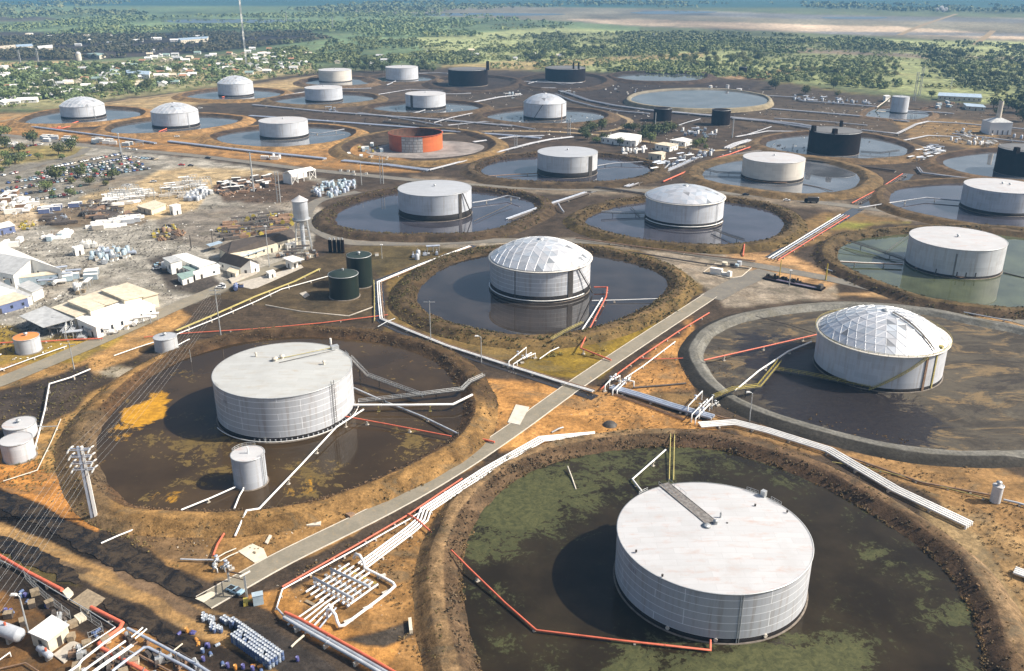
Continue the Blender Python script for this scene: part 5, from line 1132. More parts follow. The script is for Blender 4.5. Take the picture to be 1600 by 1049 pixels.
catwalk('dark catwalk in the shiny pond of the black three-stack tank', [(1345, 238, 1.4), (1375, 240, 1.6), (1405, 236, 2.6)], 'dark_steel', .9)
pipeline('white pipe crossing the pond of the flat far tank', [(482, 207, 1.4), (500, 209, 1.4), (538, 202, 2.6)], .4, W, sup=20)
# bundles of the far pipe ways
pipeline('long dusty blue pipeline bundle across the orange strip, western half', [(50, 198), (120, 207), (200, 217), (243, 224)], .62, 'blue_pipe', 2, 1.5, z=1.0, sup=30)
pipeline('long dusty blue pipeline bundle across the orange strip, eastern half', [(264, 221), (330, 229), (400, 237), (470, 244), (508, 248)], .62, 'blue_pipe', 3, 1.4, z=1.0, sup=30)
pipeline('blue pipeline bundle below the orange tank bund', [(535, 251), (600, 257), (670, 266)], .5, 'blue_pipe', 4, 1.4, z=1.0, sup=30)
pipeline('pale pipeline rising from the bundle corner towards the curved road', [(670, 266), (720, 253), (800, 232), (840, 222)], .5, W, 2, 1.5, z=1.0, sup=28)
pipeline('grey pipeline bundle along the far lane, upper run', [(395, 164), (440, 168), (500, 174), (600, 181), (700, 188), (800, 197)], .5, GR, 3, 1.8, z=1.0, sup=40)
pipeline('grey pipeline bundle along the far lane, lower run', [(390, 181), (450, 185), (560, 193), (640, 199), (690, 204), (800, 212), (845, 216)], .5, 'blue_pipe', 3, 1.9, z=1.0, sup=40)
pipeline('white pipe leading to the far flat tank over its bund', [(400, 156), (440, 150), (476, 144)], .55, W, z=2.0, sup=26)
pipeline('white pipe going east from the far flat tank', [(535, 139), (560, 139), (580, 138)], .55, W, z=2.0, sup=26)
pipeline('white pipe going east from the ducted far tank', [(696, 147), (715, 147), (736, 146)], .55, W, z=2.4, sup=26)
pipeline('white pipe climbing a bund toward the far lane', [(678, 192), (705, 184), (738, 177)], .55, W, z=2.0, sup=26)
pipeline('short white pipe in front of the ducted far tank', [(644, 177), (655, 175), (664, 172)], .6, W, z=1.6, sup=None)
pipeline('short white pipe near the farthest white tank', [(604, 133), (610, 131), (618, 127)], .8, W, z=2, sup=None)
pipeline('pale pipeline from the farthest white tank towards the black one', [(654, 115), (685, 114), (700, 115)], .6, GR, z=2, sup=None)
pipeline('curved pale pipeline bundle sweeping past the pointed dome tank', [(835, 138), (865, 138), (885, 145), (920, 157), (960, 165), (1020, 173), (1080, 178), (1115, 181)], .6, GR, 3, 2.0, z=1.2, sup=40)
pipeline('lower curved white pipeline sweeping past the pointed dome tank', [(868, 147), (895, 158), (930, 167), (970, 174), (1015, 178)], .55, W, 2, 1.8, z=1.2, sup=40)
pipeline('broad grey pipe way along the settling basin foot', [(1050, 175), (1100, 180), (1170, 186), (1240, 193), (1290, 201)], .6, GR, 3, 2.2, z=1.2, sup=40)
pipeline('white pipe way left of the three-stack black tank', [(1145, 185), (1200, 190), (1240, 196), (1266, 200)], .5, W, 3, 2.0, z=1.2, sup=40)
pipeline('pale pipeline right of the three-stack black tank', [(1345, 203), (1380, 207), (1402, 209), (1420, 200), (1432, 194), (1450, 190), (1500, 193), (1545, 197), (1640, 205)], .5, W, 2, 1.8, z=2.0, sup=24)
pipeline('far pale pipe way on the fence line, western part', [(1180, 149), (1240, 152), (1255, 158), (1300, 161), (1370, 167)], .55, GR, 2, 2.0, z=1.4, sup=40)
pipeline('far pale pipe way on the fence line, eastern part', [(1385, 171), (1430, 174), (1466, 176), (1490, 178)], .55, GR, 2, 2.0, z=1.4, sup=30)
pipeline('pale pipe way at the furnace foot', [(1488, 209), (1530, 214), (1580, 220), (1640, 226)], .5, W, 2, 1.8, z=1.4, sup=20)
pipeline('white pipes climbing beside the slim white tank', [(1370, 168, 2), (1381, 160, 5), (1392, 152, 8)], .5, 'pale_concrete', sup=None)
pipeline('long white pipe in front of the cut off black tank', [(1434, 262), (1440, 270), (1470, 274), (1520, 280), (1600, 287)], .5, W, 2, 1.6, z=1.2, sup=26)
pipeline('thick dark pipe along the bund of the cream white tank', [(1262, 250), (1310, 256), (1360, 262), (1400, 267)], .5, 'dark_pipe', 2, 1.5, z=1.0, sup=26)
pipeline('red pipe running uphill east of the office grove', [(1036, 284), (1075, 267), (1110, 250), (1141, 241), (1172, 230)], .5, RD, z=1.0, sup=24)
pipeline('dark and grey pipes in the wet trench beside the red pipe', [(980, 292), (1020, 276), (1060, 260), (1090, 246)], .35, 'blue_pipe', 4, 1.6, z=.9, sup=24, mats=['dark_pipe', GR, 'blue_pipe', W])
pipeline('dark and white pipes in the wet trench by the ducted tank', [(795, 343), (850, 323), (900, 307), (918, 301)], .35, 'dark_pipe', 4, 1.5, z=.9, sup=24, mats=['dark_pipe', 'dark_pipe', W, 'blue_pipe'])
pipeline('short white elbow pipe on the bund crest by the ducted tank', [(872, 318, 2.6), (876, 325, 2.0), (881, 332, .8)], .5, W, sup=None)
pipeline('short white elbow pipe on the bund crest by the office grove', [(1046, 256, 2.4), (1038, 264, 1.8), (1034, 268, .8)], .5, W, sup=None)
pipeline('white pipes left of the office grove', [(800, 232), (830, 224), (860, 218), (895, 214)], .4, W, 3, 1.4, z=1.0, sup=24)
pipeline('white pipes beside the road east of the office grove', [(1135, 232), (1150, 225), (1172, 219)], .7, W, 3, 2.2, z=1.2, sup=14)
pipeline('pale pipe slanting between the black tanks', [(1060, 196), (1075, 191), (1094, 186)], .5, W, 1, z=1.0, sup=None)
pipeline('pale pipe along the lane below the right black tank', [(1166, 211), (1185, 205), (1205, 198)], .5, W, 1, z=1.0, sup=None)
for k, (lab, pth) in enumerate((('red pipe at the foot of the westernmost dome tank', [(90, 199), (104, 196), (122, 190)]), ('red pipe at the foot of the dome tank between flooded bunds', [(248, 206), (256, 203), (263, 200)]), ('red line on the orange strip west', [(78, 200), (95, 201), (112, 197)]), ('red hose line by the car on the orange strip', [(398, 235), (410, 233), (418, 231)]), ('red line at the foot of the lone far dome tank', [(347, 152), (351, 151), (354, 150.5)]))):
    pipeline(lab, pth, .5, RD, z=1.0, sup=None)
# ------------------------------------------------------------------ valve station beside the main road
def valve_station():
    O = g(540, 935); t = thing('valve_manifold', 'white valve station of parallel pipes, two headers and a looping pipe beside the main road', 'valve station', O)
    lerp = lambda a, b, f: (a[0] + (b[0] - a[0]) * f, a[1] + (b[1] - a[1]) * f)
    zh = 2.0
    A0, A1, B0, B1 = (498, 912), (550, 942), (524, 895), (578, 922)
    for a, b, dr in ((g(495, 906, zh), g(551, 935, zh), -1), (g(522, 892, zh), g(577, 917, zh), 1)):
        m = MB(); d = (b - a).normalized(); a2 = a - d * .9; m.tube([Vector((a2.x, a2.y, .5)) + d * .3, a2, b, b + d * .2], .36, 12); m.obj('header', M['grey_pipe'], t)
    for i in range(8):
        f = i / 7; a = lerp(A0, A1, f); b = lerp(B0, B1, f)
        P, Q = g(a[0], a[1], .8), g(b[0], b[1], .8); d = Q - P
        s, e = P - d * (.75 if i < 6 else .1), Q + d * (.85 if i < 5 else .45)
        m = MB(); m.tube([s, e], .27, 8); m.obj('pipe', M['white_pipe'], t)
        for q, kind in ((P - d * .22, 0), (P + d * .45, 1), (Q + d * .28, 2)):
            v = MB(); v.tube([q - d.normalized() * .35, q + d.normalized() * .35], .38, 10); v.tube([q, q + Vector((0, 0, 1.0))], .1, 6)
            vo = v.obj('valve', M[('blue_pipe', 'steel', 'steel')[kind]], t); v = MB(); v.lathe(q + Vector((0, 0, 1.0)), [(.28, 0), (.4, 0), (.4, .1), (.28, .1), (.28, 0)], 14); v.tube([q + Vector((-.3, 0, 1.05)), q + Vector((.3, 0, 1.05))], .04, 4); v.tube([q + Vector((0, -.3, 1.05)), q + Vector((0, .3, 1.05))], .04, 4); v.obj('handwheel', M['yellow' if kind == 2 and i % 2 else 'steel'], vo, origin=t.location)
        for q in (P, Q):
            v = MB(); v.tube([q, Vector((q.x, q.y, zh))], .2, 8); v.obj('riser', M['white_pipe'], t)
    L = [g(553, 872, .8), g(556, 866, 2.6), g(562, 868, 2.8), g(568, 878, 2.4), g(570, 888, .9), g(596, 901, .9), g(614, 911, .9), g(617, 916, .9), g(606, 926, .9), g(570, 953, .9), g(538, 977, .9), g(531, 979, .9), g(527, 972, .9), g(524, 961, 2.3), g(518, 953, 2.6), g(512, 953, 2.4), g(511, 964, .8)]
    m = MB(); m.tube(L, .36, 12); m.obj('loop_pipe', M['white_pipe'], t)
    for px, py in ((604, 927), (575, 951), (596, 902), (545, 972)):
        q = g(px, py); m = MB(); m.box(q, 2.2, .7, .55, .6); m.obj('plinth', M['pale_concrete'], t)
    for k in range(5):
        a = g(505 + k * 5, 938 + k * 3, .7); b = g(456 + k * 9, 972 + k * 4.5, .9); c2 = g(450 + k * 9, 976 + k * 4.5, .2)
        m = MB(); m.tube([a, b, c2], .24, 8); m.obj('pipe', M['white_pipe' if k < 4 else 'blue_pipe'], t)
    m = MB(); m.box(g(486, 944), 3.4, .8, .3, -.6); m.obj('plank', M['wood'], t)
valve_station()
pipeline('red main crossing the pipe bridge above the tarred track', [(445, 957, 1.9), (470, 968, 1.9), (560, 1018, 1.9), (640, 1064, 1.9)], .36, RD, sup=None)
pipeline('wide grey blue pipe bridge below the red main, on tall posts', [(446, 963, 1.4), (470, 977, 1.4), (560, 1028, 1.4), (640, 1074, 1.4)], .42, 'grey_pipe', 2, .95, sup=9, smat='pale_concrete')
pipeline('cream stub pipe under the pipe bridge', [(475, 993, .9), (463, 1003, .5), (455, 1011, .3)], .26, 'cream_wall', sup=None)
# plant corner at the lower left
pipeline('thick red fire main along the tarred track, upper piece', [(-20, 858, 1.1), (0, 869, 1.1), (45, 895, 1.1), (97, 922, 1.1)], .46, RD, sup=14)
pipeline('thick red fire main along the tarred track, elbow piece', [(142, 949, 1.0), (191, 974, 1.0), (187, 982, 1.0), (154, 1006, 1.0), (158, 1013, 1.0), (208, 1039, 1.0), (250, 1062, 1.0)], .46, RD, sup=14)
pipeline('thin grey rail parallel to the red main', [(-20, 866), (30, 890), (97, 930), (140, 955), (180, 980)], .12, 'steel', z=.9, sup=16)
pipeline('long pale blue pipe of the plant corner', [(199, 982, 1.6), (250, 1008, 1.6), (310, 1040, 1.6), (335, 1056, 1.6)], .34, 'blue_pipe', sup=12, smat='rust_pipe')
pipeline('second pale blue pipe bending out of a white one', [(175, 1049, 1.6), (200, 1030, 1.6), (225, 1012, 1.6), (232, 1012, 1.6), (290, 1042, 1.6), (320, 1060, 1.6)], .32, 'blue_pipe', sup=12, smat='rust_pipe', mats=['blue_pipe'])
pipeline('white pipe slanting from the red elbow into the plant corner', [(194, 983, 1.8), (160, 1007, 1.8), (128, 1032, 1.8), (122, 1040, 1.8), (100, 1056, 1.8)], .28, W, sup=10, smat='rust_pipe')
pipeline('white pipe in the plant corner, next to the slanting one', [(196, 1002, 1.6), (160, 1027, 1.6), (120, 1056, 1.6)], .25, W, sup=10, smat='rust_pipe')
pipeline('thin twin white pipes with an elbow in the plant corner', [(207, 1008, 1.6), (190, 1020, 1.6), (170, 1033, 1.6), (135, 1058, 1.6)], .17, W, 2, .55, sup=10, smat='rust_pipe')
pipeline('short white stubs crossing the pale blue pipe', [(208, 997, 1.9), (218, 989, 1.9), (226, 982, 1.9)], .18, W, 2, 1.1, sup=None)
pipeline('small red pipe piece behind the pale blue pipes', [(208, 1040, 1.2), (235, 1054, 1.2)], .34, RD, sup=None)
pipeline('brown pipe running between the blue pipes', [(215, 1022, 1.0), (260, 1046, 1.0), (290, 1062, 1.0)], .2, 'rust_pipe', sup=None)
for i, (a, b) in enumerate((((20, 935), (15, 945)),)): pass
for lab, pth, r_, mt, n_ in (('pale twin pipes along the lane left of the pointed dome', [(700, 196), (760, 190), (800, 196), (835, 202)], .4, 'grey_pipe', 2), ('white pipe run on the lane above the flooded far pond', [(560, 176), (620, 184), (690, 196)], .4, 'white_pipe', 2), ('dark pipe bundle on the lane below the ducted far tank', [(600, 190), (680, 199), (760, 208)], .5, 'dark_pipe', 3), ('white pipes heading to the grove from the west', [(740, 222), (800, 214), (850, 212)], .35, 'white_pipe', 3), ('pale pipe across the black tank ground', [(805, 127), (850, 129), (905, 130)], .5, 'grey_pipe', 2), ('curved white loop pipe before the black twin-stack tank', [(825, 131), (840, 127), (855, 127), (880, 132), (910, 129)], .5, 'white_pipe', 1), ('white pipes fanning below the three-stack tank', [(1150, 214), (1200, 205), (1262, 206)], .4, 'white_pipe', 2), ('far pale bundle between settling basin and slim tank', [(1205, 170), (1280, 176), (1350, 182), (1420, 190)], .5, 'grey_pipe', 3), ('white pipe stretch left of the slim tank pond', [(1210, 185), (1290, 190), (1355, 196)], .4, 'white_pipe', 2), ('dark bundle along the lane behind the cream white tank', [(1130, 246), (1170, 238), (1210, 232)], .4, 'dark_pipe', 3), ('white riser pipes by the furnace lane', [(1400, 222), (1450, 212), (1500, 214)], .4, 'white_pipe', 2), ('long dark bundle along the centre road verge', [(930, 292), (1000, 302), (1010, 304)], .35, 'dark_pipe', 3), ('dark pipes on the road verge above the middle bund', [(930, 387), (1000, 396), (1100, 412), (1170, 420)], .22, 'dark_pipe', 2), ('rusty pipes on the road verge under the patched dome pond', [(900, 372), (1000, 386), (1110, 400), (1180, 408)], .25, 'rust_pipe', 2), ('pale pipes across the dark soil by the far cream tank', [(590, 148), (640, 140), (700, 142)], .5, 'white_pipe', 1), ('pale pipe toward the round plot', [(740, 160), (780, 152), (815, 148)], .5, 'white_pipe', 2)):
    pipeline(lab, pth, r_, mt, n_, r_ * 4, z=1.0, sup=40)
# ------------------------------------------------------------------ buildings of the yard
def slab_mb(m, P, th):
    n = len(P); top = [Vector(p) for p in P]
    A = sum(top[i].x * top[(i + 1) % n].y - top[(i + 1) % n].x * top[i].y for i in range(n))
    if A < 0: top = top[::-1]
    bot = [p - Vector((0, 0, th)) for p in top]; o = len(m.f)
    m.add(top + bot, [tuple(range(n)), tuple(range(2 * n - 1, n - 1, -1))] + [(i, n + i, n + (i + 1) % n, (i + 1) % n) for i in range(n)])
    u = (top[1] - top[0]).normalized(); v = Vector((-u.y, u.x, 0))
    m.uv[o] = tuple(((p - top[0]).dot(u), (p - top[0]).dot(v)) for p in top)
def building(name, label, cat, roofs, group=None, holes=()):
    """roofs: (corner pixels with heights, roof material, wall material or None)"""
    P0 = [g(*q) for q in roofs[0][0]]; c0 = sum(P0, Vector()) / len(P0)
    t = thing(name, label, cat, (c0.x, c0.y, 0), group)
    for k, (pts, rm, wm) in enumerate(roofs):
        P = [g(*q) for q in pts]; m = MB(); slab_mb(m, P, .25); m.obj('roof', M[rm], t)
        if wm:
            c = sum(P, Vector()) / len(P); m = MB(); Q = []
            for p in P:
                d = Vector((c.x - p.x, c.y - p.y, 0)); q = p + d.normalized() * min(.6, d.length * .1); Q.append(Vector((q.x, q.y, p.z - .27)))
            n = len(Q)
            m.add([Vector((q.x, q.y, -.2)) for q in Q] + Q, [(i, (i + 1) % n, n + (i + 1) % n, n + i) for i in range(n)]); m.obj('wall', M[wm], t)
            # openings on the two walls that face the viewer
            for i in range(n):
                a, b = Q[i], Q[(i + 1) % n]; d = Vector((b.x - a.x, b.y - a.y, 0)); L = d.length
                if L < 3: continue
                d.normalize(); nn = Vector((d.y, -d.x, 0)); mid = (a + b) / 2
                if nn.dot(mid - c) < 0: nn = -nn
                if nn.y > -.3: continue
                h = min(a.z, b.z); k2 = max(1, int(L / 4.5))
                for j in range(k2):
                    q = a.lerp(b, (j + .5) / k2); q = Vector((q.x, q.y, 0)) + nn * .05; w = 1.1; dr = (j == k2 // 2)
                    z0, z1 = (0, min(2.4, h * .75)) if dr else (h * .35, h * .72)
                    m = MB(); m.add([q - d * w * .5 + Vector((0, 0, z0)), q + d * w * .5 + Vector((0, 0, z0)), q + d * w * .5 + Vector((0, 0, z1)), q - d * w * .5 + Vector((0, 0, z1))], [(0, 1, 2, 3)])
                    m.add([Vector(v) - nn * .06 for v in m.v[:4]], [(0, 1, 2, 3)]); m.obj('door' if dr else 'window', M['dark_steel' if dr else 'glass'], t)
    return t
def raised(pts, z): return [(x, y, z) for x, y in pts]
building('workshop', 'long workshop with cream sawtooth roof bays and two white and grey lean-to roofs', 'workshop', [
 ([(117, 497, 6.5), (148, 511, 5.2), (244, 477, 5.2), (210, 464, 6.5)], 'white_roof', 'white_wall'),
 ([(30, 494, 5.5), (70, 478, 6.2), (117, 498, 6.2), (67, 512, 5.0)], 'grey_roof', None),
 ([(80, 480.5, 6.6), (104, 472, 6.6), (140, 487, 7.4), (117, 495, 7.0)], 'cream_roof', 'cream_wall'),
 ([(104, 470.5, 8.6), (127, 462, 7.4), (164, 477.5, 7.4), (141, 485.5, 8.8)], 'cream_roof', 'cream_wall'),
 ([(128, 463, 6.8), (156, 453.5, 7.0), (194, 468, 7.2), (165, 477, 6.8)], 'cream_roof', 'cream_wall'),
 ([(156.5, 453, 8.4), (179, 446.5, 7.0), (223, 463, 7.0), (194, 469, 8.2)], 'cream_roof', 'cream_wall'),
 ([(180, 447.5, 6.6), (199, 441.5, 6.8), (248, 459, 6.0), (224, 465, 6.0)], 'cream_roof', 'cream_wall')])
building('warehouse', 'broad white warehouse with a shallow gable and a cream eave band', 'warehouse', [
 ([(-60, 385, 10), (49, 405, 10.5), (96, 421, 7), (-20, 372, 7)], 'white_roof', 'white_wall'),
 ([(-60, 385, 10), (49, 405, 10.5), (21, 430, 7), (-100, 405, 7)], 'grey_roof', 'white_wall'),
 ([(4, 437, 4.6), (21, 431, 5.4), (96, 421.5, 5.4), (90, 428, 4.6)], 'cream_roof', 'light_blue')])
building('store', 'low white flat-roofed store with a grey roof, next to the warehouse front', 'store', [([(26, 446, 4.6), (45, 438, 4.6), (68, 449, 4.6), (50, 457, 4.6)], 'grey_roof', 'white_wall'), ([(-30, 434, 5.0), (0, 440, 5.0), (50, 461, 4.4), (40, 464, 4.4), (-30, 442, 5)], 'grey_roof', 'white_wall')])
building('store', 'cream-roofed blue-walled store at the photo edge below the warehouse', 'store', [([(-40, 472, 4.5), (20, 456, 5.0), (45, 464, 4.4), (-30, 486, 3.8)], 'cream_roof', 'blue_wall'), ([(-40, 458, 6), (0, 447, 6.5), (25, 455, 5), (-40, 473, 5)], 'white_roof', None)])
building('office_block', 'cluster of white flat roofs with a square grey turret beside the dark-roofed hall', 'office', [
 (raised([(269, 399), (291, 395), (315, 404), (295, 411.5)], 4.6), 'white_roof', 'white_wall'), (raised([(296, 411.5), (316, 404.3), (338, 410), (311, 418)], 4.3), 'white_roof', 'white_wall'),
 ([(301.5, 424.5, 3.2), (340.5, 411.5, 4.0), (345, 416, 3.6), (303, 429, 3.0)], 'white_roof', 'white_wall'), (raised([(253.5, 403), (272, 399), (285, 406), (266, 411)], 6.0), 'grey_roof', 'white_wall'),
 ([(275.5, 428, 3.4), (301, 423, 3.6), (302.5, 430.5, 3.2), (284, 437, 3.0)], 'green_roof', 'white_wall'), (raised([(284, 417), (297, 412), (311, 419), (300, 424)], 3.0), 'green_roof', 'white_wall')])
building('hall', 'long dark-brown-roofed hall with a white gable end and a blue strip roof', 'hall', [
 ([(340, 387, 5.0), (362, 377, 7.0), (455, 358, 7.0), (428, 371, 5.0), (356, 396, 7.0)], 'brown_roof', 'cream_wall'), ([(356, 396, 7.2), (362, 377, 7.2), (455, 358, 7.2), (466, 370, 4.6), (392, 390, 4.8)], 'brown_roof', 'cream_wall'),
 ([(340.5, 408, 4.0), (352, 395, 8.0), (391, 405, 8.0), (376, 418, 4.0)], 'brown_roof', 'white_wall'), ([(352, 395, 8.0), (391, 405, 8.0), (406, 411, 4.4), (372, 399, 4.4)], 'brown_roof', 'white_wall'),
 ([(365, 398, 3.2), (420, 381, 3.2), (426, 385.5, 3.0), (376, 402, 3.0)], 'blue_roof', None), (raised([(353.5, 423), (360, 416), (375, 420), (368, 428)], 2.8), 'cream_roof', 'cream_wall')])
building('canopy', 'small light blue canopy roof behind the dark-roofed hall', 'canopy', [(raised([(322, 382), (342, 376.5), (348, 379), (327.5, 385)], 3.5), 'blue_roof', None)])
building('pump_hut', 'small white pump hut with an overhanging flat roof beside the water tower', 'hut', [(raised([(441, 403), (457.5, 399), (476, 405), (457.5, 410)], 4.6), 'white_roof', None), (raised([(445, 406), (456, 403), (466, 406), (455, 410)], 3.8), 'white_roof', 'white_wall')])
building('hut', 'little white box hut with a dark base under the water tower legs', 'hut', [(raised([(444, 381), (458, 377), (463, 379.5), (448, 383)], 3.0), 'white_roof', 'white_wall')])
building('hut', 'small white hut inside the concrete enclosure by the tower yard', 'hut', [(raised([(415, 424), (427, 421), (431, 424.5), (420, 428)], 2.6), 'white_roof', 'white_wall')])
t = building('loading_shed', 'white open-sided loading shed with braced bays beside the tank farm road', 'shed', [([(441, 272, 7.0), (449, 267.5, 9.0), (485.5, 260.5, 9.0), (479, 264.5, 7.0)], 'white_roof', None), ([(449, 267.5, 9.0), (485.5, 260.5, 9.0), (493.5, 265, 6.6), (456, 273, 6.6)], 'white_roof', None)])
A, B, C2 = g(443, 286), g(456.5, 288.5), g(493.5, 278.5); D = A + (C2 - B)
m = MB(); z = 6.6; m.add([A, B, B + Vector((0, 0, z)), (A + B) / 2 + Vector((0, 0, 8.7)), A + Vector((0, 0, z))], [(0, 1, 2, 3, 4)]); m.add([A, D, D + Vector((0, 0, z)), A + Vector((0, 0, z))], [(0, 1, 2, 3)]); m.obj('wall', M['white_wall'], t)
for i in range(5):
    q = B.lerp(C2, i / 4); m = MB(); m.box(q, .7, .7, 6.4, .3); m.obj('post', M['white_wall'], t)
for i in (0, 3):
    a, b = B.lerp(C2, i / 4), B.lerp(C2, (i + 1) / 4); m = MB(); m.tube([a, b + Vector((0, 0, 6))], .2, 4); m.tube([b, a + Vector((0, 0, 6))], .2, 4); m.obj('brace', M['white_wall'], t)
building('cabin', 'small white cabin standing upright by the yard crossing', 'cabin', [(raised([(263, 321), (276, 318), (283, 320), (269, 323)], 5.5), 'white_roof', 'white_wall')])
building('store', 'low pale flat-roofed store among the pipe racks', 'store', [(raised([(213, 322), (240.5, 313), (260, 318.6), (236, 328)], 3.4), 'cream_roof', 'cream_wall')])
building('cabin', 'white-roofed blue cabin at the photo edge by the yellow scrap', 'cabin', [([(-12, 352, 4), (14, 345, 4.5), (24, 352, 4), (-6, 358, 4)], 'white_roof', 'blue_wall')])
building('container_office', 'white container office with two windows among blue skids', 'cabin', [(raised([(111, 386), (126, 382), (131, 384.5), (116, 388.5)], 4.2), 'white_roof', 'white_wall')])
building('house', 'cream plant house with a pale roof in the near corner', 'plant house', [([(43.5, 988, 3.6), (81, 960.5, 3.6), (108.4, 976, 3.6), (73.4, 1001.5, 3.6)], 'white_roof', 'cream_wall')])
m = MB(); m.prism([g(83, 1024), g(113, 1002), (g(133, 1010)), g(100, 1037)], -.1, .25); tag(m.obj('concrete_pad', M['concrete']), 'concrete pad in front of the cream plant house', 'pad')
# offices in the grove, far sheds
building('office', 'largest white hipped office roof in the grove', 'office', [([(938, 214.5, 5), (968, 207, 7), (980, 208, 7), (985, 220, 5)], 'white_roof', 'white_wall'), ([(968, 207, 7), (980, 208, 7), (1004, 211, 5), (994, 220, 5), (985, 220, 5)], 'white_roof', 'white_wall')])
building('office', 'small white-roofed office at the grove\'s eastern end', 'office', [(raised([(1046, 218.5), (1067, 214.5), (1083, 218.5), (1071, 222)], 4), 'white_roof', 'white_wall')])
building('office', 'pale office with white boxes beside it, below the grove', 'office', [(raised([(1022.5, 225), (1036, 222), (1061, 225), (1047, 229)], 4.5), 'cream_roof', 'white_wall')])
building('pump_house', 'tan flat-roofed pump house beside the orange dirt patch', 'pump house', [(raised([(1012, 239), (1034, 236), (1041, 238), (1034, 242)], 5), 'cream_roof', 'cream_wall')])
building('shed', 'long blue-roofed shed below the wooded field', 'shed', [([(1467, 144.5, 7), (1533, 147, 7), (1535, 153, 5), (1465, 149.5, 5)], 'blue_roof', 'cream_wall')])
building('shed', 'low pale shed in front of the long blue-roofed one', 'shed', [(raised([(1505, 161), (1536, 163.5), (1541, 168), (1510, 166)], 4), 'blue_roof', 'cream_wall')])
building('shed', 'tiny white hut beside the slim far tank', 'hut', [(raised([(1380, 149), (1388, 148.5), (1392, 150.5), (1384, 151)], 6), 'white_roof', 'white_wall')])
# furnace with stack
B = g(1562, 211); t = thing('furnace', 'pale box furnace with a hipped top and a tall thin stack', 'furnace', B); k = 1 / (ppm(1562, 205) * .98)
h1 = hgt(1562, 209, 190); h2 = hgt(1562, 209, 184); h3 = hgt(1562, 209, 158); w0 = 33 * k
m = MB(); m.box(B + Vector((0, w0 * .4, 0)), w0, w0 * .8, h1); m.obj('body', M['shell_plain'], t)
m = MB(); m.box(B + Vector((0, w0 * .4, h1 + .02)), w0 * 1.02, w0 * .82, h2 - h1, 0, .2, .2); m.obj('hood', M['grey_roof'], t)
m = MB(); m.lathe(B + Vector((0, w0 * .4, h2 - .1)), [(2.2, 0), (1.9, h3 - h2)], 14); m.obj('stack', M['pale_concrete'], t)
for i in range(4): m = MB(); m.box(B + Vector((-w0 * .35 + i * w0 * .23, -.15, 0)), .6, .5, 4); m.obj('burner', M['dark_steel'], t)
# pump island at the junction
t = thing('pump_island', 'kerbed island with a white stepped wall and drums at the road junction', 'pump island', g(1135, 424))
K = [g(1099, 426), g(1117.5, 412.5), g(1174, 419.5), g(1159, 432.6), g(1141, 436)]
m = MB(); m.prism(K, -.1, .25); m.obj('base', M['wood'], t)
m = MB(); m.tube([q + Vector((0, 0, .25)) for q in K + [K[0]]], .2, 4); m.obj('kerb', M['pale_concrete'], t)
def wallseg(a, b, h, th, mat='white_wall'):
    A, B = g(*a), g(*b); d = (B - A); m = MB(); m.box((A + B) / 2 + Vector((0, 0, .2)), d.length, th, h, math.atan2(d.y, d.x)); return m
wallseg((1110, 427), (1128, 430), 2.8, 2.0).obj('wall', M['white_wall'], t); wallseg((1128, 430.5), (1140, 432), 1.5, 1.2).obj('wall', M['white_wall'], t); wallseg((1137, 432), (1142, 433.5), 2.6, 1.5).obj('wall', M['white_wall'], t)
for px, py, r, h, mt in ((1132, 417, 1.4, 2.2, 'cream_wall'), (1144, 417, 1.3, 1.6, 'dark_steel'), (1151, 419, 1.0, 1.8, 'light_blue'), (1155, 415, 1.2, 2.0, 'grey_pipe')):
    m = MB(); m.cyl(g(px, py) + Vector((0, 0, .2)), r, h, 14); m.obj('drum', M[mt], t)
# oily separator pit
t = thing('oil_separator', 'long black oily separator trough beside the junction', 'separator', g(1240, 445))
A, B = g(1192, 436), g(1284, 455); d = (B - A).normalized(); n_ = Vector((-d.y, d.x, 0)); rz = math.atan2(d.y, d.x); L = (B - A).length
m = MB(); c = (A + B) / 2 + n_ * 2.2; m.box(c, L, 5.4, .7, rz); m.obj('trough', M['black_tank'], t)
m = MB(); m.box(c - n_ * 1.2 + Vector((0, 0, .71)) + d * 2, L * .7, 1.6, .05, rz); m.obj('oil_surface', paint('oily_sheen', (.13, .11, .15), .15, 0, .4, .3), t)
m = MB()
for i in range(40):
    q = c + d * random.uniform(-L * .5, L * .15) + n_ * random.uniform(-.5, 3.2); s = random.uniform(.5, 1.8); m.box(q + Vector((0, 0, .5)), s, s * .7, random.uniform(.4, 1.6), random.uniform(0, 3), .6, .5)
m.obj('oil_sludge', M['black_band'], t)
m = MB(); m.box(c + d * L * .44, 2.4, 5.0, 2.2, rz, .6, .6); m.obj('pump', M['dark_steel'], t)
